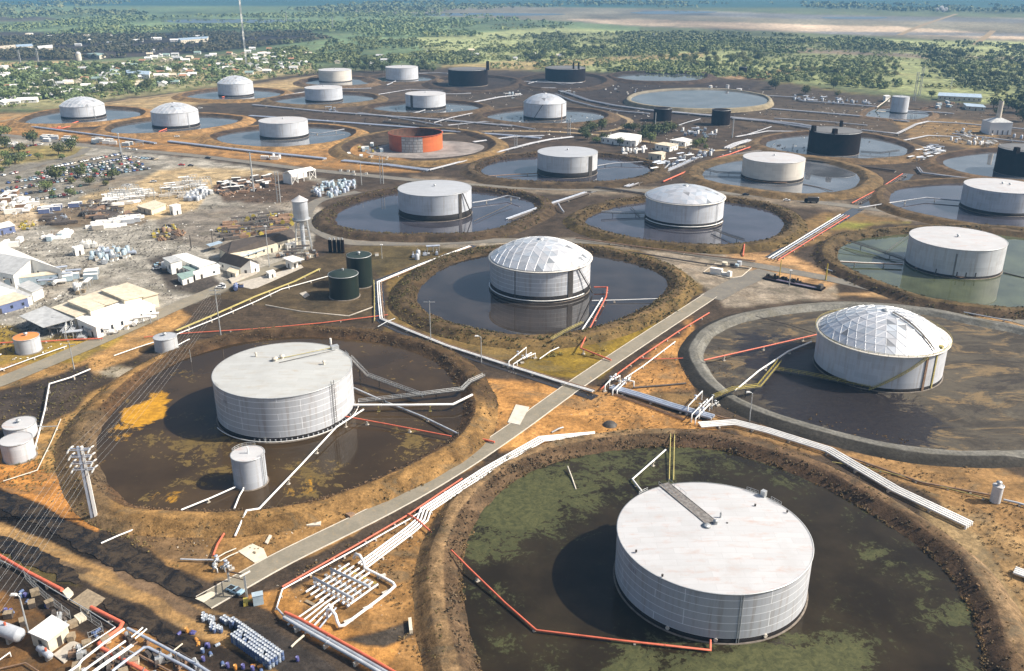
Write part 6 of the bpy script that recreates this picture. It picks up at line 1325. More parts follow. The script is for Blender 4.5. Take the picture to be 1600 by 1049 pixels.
# ------------------------------------------------------------------ lower left corner plant
a, b = g(33, 1006), g(-30, 983); d = (b - a).normalized(); r = 1.55
t = thing('pressure_vessel', 'fat silver horizontal pressure vessel cut off by the photo edge', 'vessel', (a.x, a.y, 0)); Z = Vector((0, 0, 2.3))
def vessel(t, a, b, r, Z, mat='grey_pipe'):
    d = (b - a).normalized(); m = MB(); n = 24; up = Vector((0, 0, 1)); s = d.cross(up); V = []
    L = (b - a).length; prof = [(-r * .55, .02), (-r * .48, r * .45), (-r * .3, r * .78), (-r * .12, r * .95), (0, r), (L, r), (L + r * .3, r * .78), (L + r * .55, .02)]
    for x, q in prof:
        for j in range(n): w = 2 * math.pi * j / n; V.append(a + Z + d * x + (up * math.sin(w) + s * math.cos(w)) * q)
    m.add(V, [(i * n + j, i * n + (j + 1) % n, (i + 1) * n + (j + 1) % n, (i + 1) * n + j) for i in range(len(prof) - 1) for j in range(n)], True); m.obj('drum', M[mat], t)
    for f in (.2, .8):
        q = a.lerp(b, f); m = MB(); m.box((q.x, q.y, -.2), .6, r * 1.7, Z.z - r * .6 + .2, math.atan2(d.y, d.x)); m.obj('saddle', M['concrete'], t)
    q = a.lerp(b, .3) + Z; m = MB(); m.tube([q, q + Vector((0, 0, r + .7))], .25, 8); m.obj('nozzle', M['red_pipe'], t)
vessel(t, a, b, r, Z)
a, b = g(80, 1033), g(63, 1020); t = thing('pressure_vessel', 'small silver horizontal drum on saddles below the cream plant house', 'vessel', (a.x, a.y, 0)); vessel(t, a, b, .75, Vector((0, 0, 1.3)))
pipeline('white tubular frame in front of the fat silver vessel', [(-10, 1038, .5), (15, 1020, 1.6), (17, 1026, .2)], .14, 'white_pipe', sup=None)
def fence(label, path, h=2.4, sp=3.0, mat='steel'):
    P = [g(*p) for p in path]; t = thing('mesh_fence', label, 'fence', (P[0].x, P[0].y, 0)); r = MB(); mm = MB()
    for a, b in zip(P, P[1:]):
        L = (b - a).length; k = max(1, int(L / sp))
        for z in (.1, h * .5, h): r.tube([a + Vector((0, 0, z)), b + Vector((0, 0, z))], .04, 4)
        for i in range(k + 1): q = a.lerp(b, i / k); p = MB(); p.tube([q, q + Vector((0, 0, h + .2))], .06, 5); p.obj('post', M[mat], t)
        for i in range(int(L / .5)): q = a.lerp(b, i / (L / .5)); mm.tube([q, q + Vector((0, 0, h))], .015, 3)
    r.obj('rail', M[mat], t); mm.obj('wire_mesh', M[mat], t)
fence('mesh fence with a braced gate along the plant corner, upper part', [(40, 905), (58, 924), (75, 940), (111, 968)])
fence('mesh fence around the plant corner, lower part', [(128, 962), (160, 985), (163, 992), (140, 1003)])
def lamp(label, base, top, mat='steel', arm=0.0, r=.16, name='lamp_post', cross=0, group=None, head=True, two=False, sx=1):
    P = g(*base); h = hgt(base[0], base[1], top); t = thing(name, label, 'lamp post' if head else 'pole', P, group)
    for s in ((-.9, .9) if two else (0,)):
        m = MB(); m.lathe(P + Vector((s, 0, 0)), [(r * 1.5, -.2), (r * 1.2, h * .3), (r, h)], 8); m.obj('pole', M[mat], t)
    if two:
        m = MB()
        for i in range(1, 8): z = h * i / 8; m.tube([P + Vector((-.9, 0, z)), P + Vector((.9, 0, z))], .09, 4)
        m.obj('rung', M[mat], t)
    if arm:
        m = MB(); m.tube([P + Vector((0, 0, h - .1)), P + Vector((arm * .5 * sx, 0, h + .5)), P + Vector((arm * sx, 0, h + .5))], r * .7, 6); m.obj('arm', M[mat], t)
    if head:
        m = MB(); q = P + Vector((arm * sx, 0, h + (.35 if arm else 0))); m.box(q, 1.5, .7, .35, 0, .7, .7); m.obj('lamp_head', M['white_pipe'], t)
    for i in range(cross):
        m = MB(); m.tube([P + Vector((-2.2, 0, h - .6 - i * 1.5)), P + Vector((2.2, 0, h - .6 - i * 1.5))], .13, 5); m.obj('cross_arm', M[mat], t)
    return t
lamp('grey lamp post leaning over the cream plant house', (45, 990), 932, arm=1.2, sx=-1)
lamp('tall grey pole carrying wires between the yard and the big left tank', (345.5, 528), 452, head=False, cross=2, name='utility_pole', r=.2)
lamp('thin pole by the verge below the sawtooth workshop', (116, 577), 536, head=False, name='utility_pole', cross=1)
lamp('thin leaning guard post in the wires near the big left tank', (299, 567), 546, head=False, name='utility_pole', r=.1)
lamp('tall pale twin pole by the car park road', (189, 240), 209, head=True, r=.35)
lamp('tall pale pole near the parking corner', (194, 262), 224, head=False, name='utility_pole', r=.25, cross=1)
lamp('very tall pale pole in the dark scrap yard', (396.5, 299), 238, head=False, name='utility_pole', r=.45, cross=2)
lamp('pale twin-legged pole beside the loading shed', (436, 316), 268, head=False, name='utility_pole', two=True, r=.25)
lamp('pale twin-legged pole above the ducted tank', (597, 287), 245, head=False, name='utility_pole', two=True, r=.25)
lamp('thin grey pole between the twin-legged poles', (565, 289), 252, head=False, name='utility_pole', r=.2)
lamp('short stout pole in the pale substation', (361, 297), 282, head=False, name='utility_pole', r=.45)
lamp('lamp post by the dark-roofed hall', (421, 417), 354, head=True, r=.18)
lamp('dark flagpole post at the yard crossing', (299, 388), 368, 'dark_steel', head=False, name='utility_pole', r=.25)
lamp('lamp post by the small canopy', (333, 385), 360, 'dark_steel', head=True, r=.18)
lamp('thin lamp post beside the middle pond', (597, 404), 383, head=True, r=.13)
lamp('lamp post with a green flood-lamp cluster by the middle bund', (673, 533), 470, head=False, name='lamp_post', r=.14, cross=1)
lamp('lamp post at the foot of the middle bund', (752, 566), 527, arm=1.6, sx=-1, head=True, r=.15)
lamp('lamp post on the grey bund by the yellow catwalk', (1171, 658), 615, arm=1.4, sx=-1, head=True, r=.15)
lamp('yellow post left of the oily separator', (1218, 431), 407, 'yellow', head=False, name='marker_post', r=.2)
lamp('yellow post right of the oily separator', (1290, 438), 412, 'yellow', head=False, name='marker_post', r=.3)
lamp('grey lamp post in front of the oily separator', (1233, 446), 423, head=True, r=.2)
lamp('pale tall pole left of the office grove', (889, 211), 187, head=False, name='utility_pole', two=True, r=.3)
lamp('thin tall pole behind the office grove', (1023.5, 201), 176, head=False, name='utility_pole', r=.35)
lamp('stout pale pole beside the small black tank', (1144, 215), 185, head=False, name='utility_pole', r=.45)
lamp('twin pale pole at the edge of the shiny pond row', (806, 232), 210, head=False, name='utility_pole', two=True, r=.25)
lamp('grey floodlight mast in the far green field', (1318, 121), 131 - 14, head=True, r=.3)
lamp('tall faint pylon behind the slim white tank', (1428, 158), 113, head=False, name='pylon', two=True, r=.3, cross=3)
lamp('tall faint pylon beside the other at the green field', (1436, 150), 105, head=False, name='pylon', two=True, r=.3, cross=3)
lamp('faint pylon before the far wood by the blue shed', (1485, 140), 121, head=False, name='pylon', r=.35, cross=2)
for lab, b_, tp in (('tall floodlight pole far off in the town wood, western one', (32, 100), 79), ('tall floodlight pole far off in the town wood, eastern one', (60, 98), 76), ('faint pylon on the far plain above the cream tank', (520, 49), 26), ('faint pylon on the far plain, short one', (448, 38), 18), ('twin faint pylon in the green middle distance', (869, 54), 46), ('faint pylon in the middle distance above the round basin', (1021, 62), 52)):
    lamp(lab, b_, tp, head=False, name='pylon', two=True, r=.5, cross=2)
# radio mast far behind the town
B = g(385, 102); H = hgt(385, 102, -6); t = thing('radio_mast', 'very tall red and white lattice mast rising above the town', 'mast', B)
for k in range(8):
    m = MB(); z0, z1 = H * k / 8, H * (k + 1) / 8
    for a in range(3):
        w = a * 2.094; m.tube([B + Vector((1.1 * math.cos(w), 1.1 * math.sin(w), z0)), B + Vector((1.1 * math.cos(w), 1.1 * math.sin(w), z1))], .3, 4)
        for q in range(3): w2 = w + 2.094; zz = z0 + (z1 - z0) * q / 3; m.tube([B + Vector((1.1 * math.cos(w), 1.1 * math.sin(w), zz)), B + Vector((1.1 * math.cos(w2), 1.1 * math.sin(w2), zz + (z1 - z0) / 3))], .15, 4)
    m.obj('mast_section', M['white_pipe' if k % 2 else 'steel'], t)
# transmission tower at the lower left
B = g(147.5, 812); H = hgt(147.5, 812, 698); t = thing('transmission_tower', 'two-legged white steel power-line tower with insulators by the brown pond', 'power tower', B)
legs = [(g(151, 811.5), 'white_pipe'), (g(145, 812), 'blue_pipe')]; T0 = [l[0] for l in legs]
for P, mt in legs:
    m = MB(); m.box(P - Vector((0, 0, .3)), .75, .75, H + .3, .3, .8, .8); m.obj('leg', M[mt], t)
m = MB()
for i in range(1, 12): z = H * i / 12; m.tube([T0[0] + Vector((0, 0, z)), T0[1] + Vector((0, 0, z))], .12, 4)
m.obj('ladder_rung', M['steel'], t); m = MB(); m.box((T0[0] + T0[1]) / 2 - Vector((0, 0, .3)), 2.6, 1.8, .6, .1); m.obj('foundation', M['pale_concrete'], t)
top = (T0[0] + T0[1]) / 2; wd = (g(345, 528) - top).normalized(); ax = Vector((-wd.y, wd.x, 0)); ATT = []
for i, z in enumerate((H - .6, H - 2.6, H - 4.6, H - 6.4)):
    m = MB(); a, b = top - ax * 2.6 + Vector((0, 0, z)), top + ax * 2.6 + Vector((0, 0, z)); m.tube([a, b], .18, 5); m.tube([a - wd * .9, b - wd * .9], .12, 5); m.tube([a, top + Vector((0, 0, z - 1.3))], .09, 4); m.obj('cross_arm', M['blue_pipe'], t)
    for q in (a, b):
        for s in (-1, 1):
            n0 = q + wd * .3 * s; n1 = q + wd * 1.9 * s - Vector((0, 0, .35)); m = MB(); k = 7
            m.tube([n0, n1], .09, 5)
            for j in range(k): c = n0.lerp(n1, (j + .5) / k); m.tube([c - wd * .05, c + wd * .05], .24, 8)
            m.obj('insulator', M['white_wall'], t)
        ATT.append(q)
def sag(a, b, s, k=14): return [a.lerp(b, i / k) - Vector((0, 0, s * 4 * (i / k) * (1 - i / k))) for i in range(k + 1)]
PT = g(345.5, 528); PH_ = hgt(345.5, 528, 453)
for i, q in enumerate(ATT):
    e = PT + ax * ((i % 2) * 2 - 1) * 2.0 + Vector((0, 0, PH_ - .7 - (i // 2) * 1.3)); m = MB(); m.tube(sag(q + wd * 1.9 - Vector((0, 0, .35)), e, 2.5), .02, 4, False)
    o = m.obj('power_line', M['steel']); tag(o, 'power line wire from the white tower to the tall pole by the yard', 'power line', 'wires from tower to yard pole')
    e2 = q - wd * 150 + Vector((0, 0, 2)) ; m = MB(); m.tube(sag(q - wd * 1.9 - Vector((0, 0, .35)), e2, 5), .022, 4, False)
    o = m.obj('power_line', M['steel']); tag(o, 'power line wire dropping from the white tower toward the near corner', 'power line', 'wires from tower to near corner')
# frame, box and small things at the end of the main road
t = thing('gate_frame', 'rusty frame barrier spanning the end of the main road', 'barrier', g(386, 934))
for b_, tp in (((386, 934), 898), ((358, 909), 893)):
    P = g(*b_); h = hgt(*b_, tp); m = MB(); m.box(P, .45, .45, h, .2); m.obj('post', M['steel'], t)
h = hgt(386, 934, 898); m = MB(); a, b = g(386, 934) + Vector((0, 0, h)), g(358, 909) + Vector((0, 0, hgt(358, 909, 893))); m.tube([a, b], .2, 5); m.tube([a - Vector((0, 0, 1.6)), b - Vector((0, 0, 1.2))], .12, 5); m.obj('beam', M['rust_pipe'], t)
m = MB(); d = (g(452, 868) - g(375, 910)).normalized(); m.tube([a - d * 1.2, a + d * 1.6], .28, 6); m.obj('cross_head', M['pale_concrete'], t)
P = g(404, 943); m = MB(); m.box(P, 2.3, 1.5, 2.6, .35); m.box(P + Vector((0, 0, 2.6)), 2.5, 1.7, .12, .35); tag(m.obj('switch_cabinet', M['light_blue'], origin=P), 'pale grey blue cabinet standing at the road end', 'cabinet')
m = MB(); m.box(g(384, 943), 1.0, 2.2, .8, .3); m.box(g(391, 942) + Vector((0, 0, .5)), 2.4, .35, .35, .7); tag(m.obj('barrier_base', M['yellow']), 'small yellow boom base beside the grey blue cabinet', 'boom')
station('rusty valve cluster on the verge by the road end', [((336, 884), (342, 878)), ((333, 890), (340, 895)), ((350, 890), (357, 884)), ((352, 894), (362, 890))], 'steel', 1.2, .18)
pipeline('pair of pale pipes at the road end valve cluster', [(337, 873, .7), (352, 864, .7), (369, 857, .7)], .16, 'pale_concrete', z=.7, sup=None)
pipeline('second pale pipe at the road end valve cluster', [(344, 877, .6), (358, 869, .6), (372, 863, .6)], .16, 'pale_concrete', z=.7, sup=None)
def slabthing(label, pts, h=.25, mat='pale_concrete', name='concrete_slab', cat='slab'):
    m = MB(); m.prism([g(*p) for p in pts], -.1, h); c = g(*pts[0]); return tag(m.obj(name, M[mat], origin=c), label, cat)
slabthing('pale concrete slab lying on the orange soil beside the main road', [(793, 661), (806, 633), (827, 637), (812, 665)])
slabthing('pale slab on the grass verge, a flat white oblong near the big bund', [(479, 817), (502, 816), (501, 822), (479, 823)], .4)
slabthing('small pale slab tilted by the verge above the road end', [(414, 849), (421, 837), (425, 838), (418, 851)], .3)
slabthing('pale concrete apron with planks near the road end', [(372, 862), (394, 850), (412, 858), (418, 872), (398, 880)], .12, 'cream_wall')
slabthing('pale broken concrete apron across the tarred road end', [(305, 936), (330, 925), (341, 928), (318, 942)], .14, 'cream_wall')
slabthing('pink brick block pile beside the dark drum on the verge', [(540, 806), (548, 803), (555, 805), (547, 810)], .7, 'rust_pipe', 'brick_stack', 'brick stack')
slabthing('low concrete headwall at the dark pit', [(638, 971), (643, 970), (645, 990), (640, 991)], 1.0, 'cream_wall', 'headwall', 'wall')
slabthing('concrete culvert block at the upper red main end', [(98, 928), (107, 921), (115, 929), (106, 938)], .7, 'cream_wall', 'culvert_block', 'block')
slabthing('concrete culvert block at the lower red main end', [(116, 966), (128, 960), (136, 968), (124, 975)], .7, 'cream_wall', 'culvert_block', 'block')
slabthing('dirt bridge slab over the black ditch', [(110, 941), (137, 921), (165, 936), (138, 957)], .18, 'wood', 'ditch_bridge', 'bridge')
slabthing('concrete sump wall in the tower yard', [(357, 438), (398, 424), (402, 428), (362, 444)], .9, 'concrete', 'sump_wall', 'wall')
slabthing('pale yard slab beside the tower pump hut', [(362, 445), (440, 424), (470, 414), (474, 418), (402, 450), (392, 452)], .12, 'concrete')
slabthing('two pale slabs in the grass by the domed green tank', [(468, 459), (478, 456), (484, 462), (476, 466)], .2, 'concrete')
m = MB(); m.lathe(g(953, 664), [(2.4, 0), (1.7, .7), (.5, 1.0), (.1, 1.05)], 16); tag(m.obj('soil_mound', M['dark_steel'], origin=g(953, 664)), 'small dark mound on the orange soil between road and nearest pond', 'mound')
pipeline('white bundle of pipes entering at the far edge of the photo', [(1585, 891), (1610, 900), (1660, 925)], .34, 'white_pipe', 4, .85, z=.9, sup=8)
# ------------------------------------------------------------------ drums in rows at the lower left
def drum_proto(nm, c, lid):
    m = MB(); m.m = 0; m.lathe((0, 0, 0), [(.30, 0), (.31, .02), (.31, .29), (.325, .31), (.31, .33), (.31, .58), (.325, .6), (.31, .62), (.31, .88)], 12); m.m = 1; m.lathe((0, 0, 0), [(.31, .88), (.30, .9), (.27, .9), (.26, .87), (.01, .87)], 12)
    o = m.obj('drum', [paint(nm, c, .45, 0, .2, 2), paint(nm + '_lid', lid, .5, 0, .15, 2)]); return o
DR = [drum_proto('blue_drum', (.10, .15, .29), (.38, .42, .47)), drum_proto('white_drum', (.32, .37, .44), (.46, .49, .52)), drum_proto('violet_drum', (.09, .09, .26), (.14, .14, .32)), drum_proto('orange_drum', (.55, .24, .05), (.6, .3, .08))]
DN = ['blue drum with a white lid', 'white drum', 'violet blue drum', 'orange drum']; first = [True] * 4
def put_drum(P, k, where, grp, lie=False):
    o = DR[k] if first[k] else DR[k].copy()
    if not first[k]: col.objects.link(o)
    first[k] = False; o.scale = (1.25, 1.25, 1.25); o.location = P; o.rotation_euler = (math.pi / 2 if lie else 0, 0, random.uniform(0, 3))
    tag(o, DN[k] + ' ' + where, 'drum', grp); return o
a0, a1 = g(352, 968), g(446, 1034); d = (a1 - a0); L = d.length; d.normalize(); s = Vector((d.y, -d.x, 0))
for i in range(int(L / .85)):
    f = i * .85 / L
    for j in range(2 if f < .35 else 5):
        if random.random() < .06: continue
        lay = 2 if f > .12 else 1
        q = a0 + d * i * .85 + s * (j * .84)
        tier = 1 if lay == 2 else 0
        if tier and (j == 4 or j == 0 or i % 4 == 0): put_drum(q, random.choice((0, 0, 1)), 'at the bottom of the long stacked row', 'drums in the long stacked row')
        put_drum(q + Vector((random.uniform(-.04, .04), random.uniform(-.04, .04), 1.13 * tier)), random.choice((0, 0, 0, 1, 1)), 'on top of the long stacked row' if tier else 'at the thin end of the long row', 'drums in the long stacked row')
for c, n, nm in (((322, 963), 9, 'in the loose cluster at the row\'s head'), ((335, 978), 10, 'in the small square cluster beside the row')):
    for i in range(n): put_drum(g(c[0] + (i % 4) * 5 - 4 + random.uniform(-1, 1), c[1] + (i // 4) * 4 + (i % 4) * 2.5 + random.uniform(-1, 1)), random.choice((0, 1, 1)), nm, 'drums near the stacked row')
for px, py, k in ((277, 993, 2), (292, 988, 3), (297, 990, 2), (299, 987, 2), (305, 998, 3), (310, 1004, 3), (322, 1006, 2), (326, 1012, 2), (336, 1010, 1), (317, 1020, 0), (328, 1020, 0), (318, 1033, 2), (347, 1035, 0), (356, 1043, 2), (368, 1046, 3), (380, 1045, 2), (392, 1041, 3), (402, 1043, 3), (395, 1048, 2), (408, 1046, 0), (465, 1033, 2)):
    put_drum(g(px, py), k, 'lying about on the tarred ground', 'loose drums on the tarred ground', random.random() < .5)
for px, py in ((30, 927), (36, 930), (33, 934), (40, 933), (44, 938), (70, 948), (74, 950), (6, 955), (10, 957), (14, 960), (18, 958), (16, 964), (143, 990), (148, 993), (150, 988)):
    put_drum(g(px, py), random.choice((0, 0, 2)), 'inside the fenced plant corner', 'drums inside the plant corner', random.random() < .3)
# ------------------------------------------------------------------ vehicles
def car_mesh(c, kind='car'):
    m = MB(); L, Wd = (4.4, 1.75)
    m.m = 0; m.add([(x, y, z) for z, sx, sy in ((.35, 1, 1), (.75, 1.0, 1.0), (.92, .96, .94)) for x, y in ((-L / 2 * sx, -Wd / 2 * sy), (L / 2 * sx, -Wd / 2 * sy), (L / 2 * sx, Wd / 2 * sy), (-L / 2 * sx, Wd / 2 * sy))], [(3, 2, 1, 0)] + [(k * 4 + i, k * 4 + (i + 1) % 4, k * 4 + 4 + (i + 1) % 4, k * 4 + 4 + i) for k in (0, 1) for i in range(4)] + [(8, 9, 10, 11)])
    x0, x1, y0 = (-1.5, .95, .78) if kind == 'car' else (-.2, 1.2, .8)
    m.m = 1; b = [(x0, -y0, .92), (x1, -y0, .92), (x1, y0, .92), (x0, y0, .92)]; tp = [(x0 + .5, -y0 * .82, 1.42), (x1 - .65, -y0 * .82, 1.42), (x1 - .65, y0 * .82, 1.42), (x0 + .5, y0 * .82, 1.42)]
    m.add(b + tp, [(i, (i + 1) % 4, 4 + (i + 1) % 4, 4 + i) for i in range(4)]); m.m = 0; m.add([(p[0], p[1], 1.43) for p in tp], [(0, 1, 2, 3)])
    if kind != 'car': m.m = 2; m.add([(-2.0, -.7, .93), (-.4, -.7, .93), (-.4, .7, .93), (-2.0, .7, .93)], [(0, 1, 2, 3)])
    m.m = 2
    for x in (-1.35, 1.35):
        for y in (-.88, .70): m.tube([(x, y, .32), (x, y + .18, .32)], .32, 10)
    return m
COLS = {'white': (.78, .78, .76), 'silver': (.45, .47, .49), 'red': (.5, .05, .03), 'blue': (.06, .12, .32), 'dark green': (.05, .12, .09), 'black': (.02, .02, .022), 'beige': (.5, .42, .3), 'pale blue': (.3, .45, .55), 'maroon': (.16, .04, .03)}
CARP = {}
def car(P, rz, color, label, group=None, kind='car'):
    k = (color, kind)
    if k not in CARP:
        o = car_mesh(COLS[color], kind).obj('parked_car' if group else 'car', [paint('car_paint_' + color.replace(' ', '_') + kind, COLS[color], .25, 0, .06, 1, None, 0, .5), M['glass'], M['rubber']]); CARP[k] = o
    else:
        o = CARP[k].copy(); col.objects.link(o); o.name = 'parked_car' if group else 'car'
    o.location = P; o.rotation_euler = (0, 0, rz)
    for kk in ('group',):
        if kk in o: del o[kk]
    tag(o, label, 'car', group); return o
rnd = random.Random(11); ORD = ['row nearest the road', 'second row from the road', 'third row from the road', 'middle row', 'row under the trees', 'row below the trees', 'lower row', 'lowest row by the pipe yard']
wts = ['white'] * 7 + ['silver'] * 4 + ['red'] * 2 + ['blue'] * 3 + ['dark green'] * 2 + ['black'] * 3 + ['beige'] * 3 + ['pale blue'] * 2 + ['maroon']
def carrow(a, b, lab, grp, fill=.8, sp=2.9):
    A, B = g(*a), g(*b); d = B - A; n = int(d.length / sp); rz = math.atan2(d.y, d.x) + 1.45
    for i in range(n):
        if rnd.random() > fill: continue
        c = rnd.choice(wts); car(A.lerp(B, (i + .5) / n) + Vector((rnd.uniform(-.3, .3), rnd.uniform(-.5, .5), .02)), rz + rnd.choice((0, math.pi)) + rnd.uniform(-.06, .06), c, c + ' car in the car park\'s ' + lab, grp)
for k, (a, b) in enumerate((((82, 262), (190, 241)), ((62, 271), (205, 247)), ((45, 280), (218, 253)), ((10, 287), (225, 257)), ((8, 296), (120, 281)), ((130, 279), (235, 264)), ((30, 305), (150, 288)), ((55, 313), (130, 301)))):
    carrow(a, b, ORD[k], 'cars in the crowded car park', .93 if k < 6 else .8, 2.7)
for a, b, l in (((100, 268), (205, 250), 'strip between second and third rows'), ((70, 285), (225, 261), 'strip behind the third row'), ((0, 300), (60, 291), 'short south-western row')): carrow(a, b, l, 'cars in the crowded car park', .75, 3.1)
carrow((2, 275), (28, 270), 'short western row', 'cars in the crowded car park', .8); carrow((190, 245), (245, 250), 'bend row along the road', 'cars in the crowded car park', .85)
for a, b, l in (((0, 252), (70, 240), 'front row'), ((5, 246), (80, 233), 'middle row'), ((20, 232), (70, 226), 'rear row')):
    A, B = g(*a), g(*b); n = 13
    for i in range(n):
        if rnd.random() < .55: c = rnd.choice(wts); car(A.lerp(B, (i + .5) / n), 1.6 + rnd.uniform(-.1, .1), c, c + ' car among the trees west of the car park, ' + l, 'cars among the western trees')
for px, py, rz, c, lab in ((146, 226, -.1, 'black', 'lone black car on the main road by the car park turn'), (199, 233.5, -.1, 'white', 'white car, first of two on the road above the car park'), (210, 235, -.1, 'white', 'white car, second of two on the road above the car park'), (325, 248, -.1, 'black', 'dark car on the road beside the wet verge'), (276.5, 214.5, .2, 'white', 'white car on the orange strip above the blue pipeline'), (391, 238, .1, 'white', 'white car parked by the red hose line'), (284, 259, 0, 'red', 'red car alone on the pale sand'), (298, 260, 0, 'black', 'dark car beside the red one on the pale sand'), (47, 195, .1, 'white', 'white car beside the westernmost dome tank bund'), (180, 189, .2, 'white', 'white car on the dirt track between far bunds'), (368, 198, .2, 'white', 'white car by the flooded far bund'), (313, 170, .2, 'white', 'small white car below the lone far dome tank'), (1229, 314.5, -.2, 'white', 'white car on the centre road behind the dark truck'), (240, 285, .3, 'silver', 'silver car alone on the sand track'), (200, 291, 0, 'white', 'white car by the pipe yard corner'), (372, 450 - 2, .5, 'white', 'white car beside the sump wall'), (1165, 305.5, -.1, 'black', 'dark green car on the centre road verge'), (246, 399 + 22, .6, 'white', 'white car in the office shade'), (248, 415, .6, 'pale blue', 'pale blue car in the office shade'), (392, 925, 0, 'white', '')):
    if lab: car(g(px, py) + Vector((0, 0, .12)), rz, c, lab)
car(g(368, 926) + Vector((0, 0, .12)), -.5, 'pale blue', 'pale blue pickup parked at the end of the main road', None, 'pickup')
for x, y in ((345, 451), (350, 449), (347, 447)): car(g(x, y), .5 + x, 'white', 'white car in the tight knot by the sump wall', 'cars by the sump wall')
P = g(1270, 317); t = thing('truck', 'dark box truck on the centre road', 'truck', P); rz = -.17
m = MB(); m.box(P + Vector((0, 0, .9)), 6.4, 2.5, 2.6, rz); m.obj('cargo_box', M['dark_steel'], t); m = MB(); m.box(P + Vector((-4.2, .7, .6)), 1.9, 2.3, 2.0, rz, .8, .9); m.obj('cab', M['black_tank'], t)
m = MB(); m.box(P + Vector((3.0, -.5, 1.0)), .6, 2.52, 2.55, rz); m.obj('tail_door', M['grey_pipe'], t)
for x in (-4, -1.5, 2.2):
    for y in (-1.1, 1.1): m = MB(); q = P + Vector((x * math.cos(rz) - y * math.sin(rz), x * math.sin(rz) + y * math.cos(rz), .5)); m.tube([q - Vector((0, .15, 0)), q + Vector((0, .15, 0))], .5, 12); m.obj('wheel', M['rubber'], t)
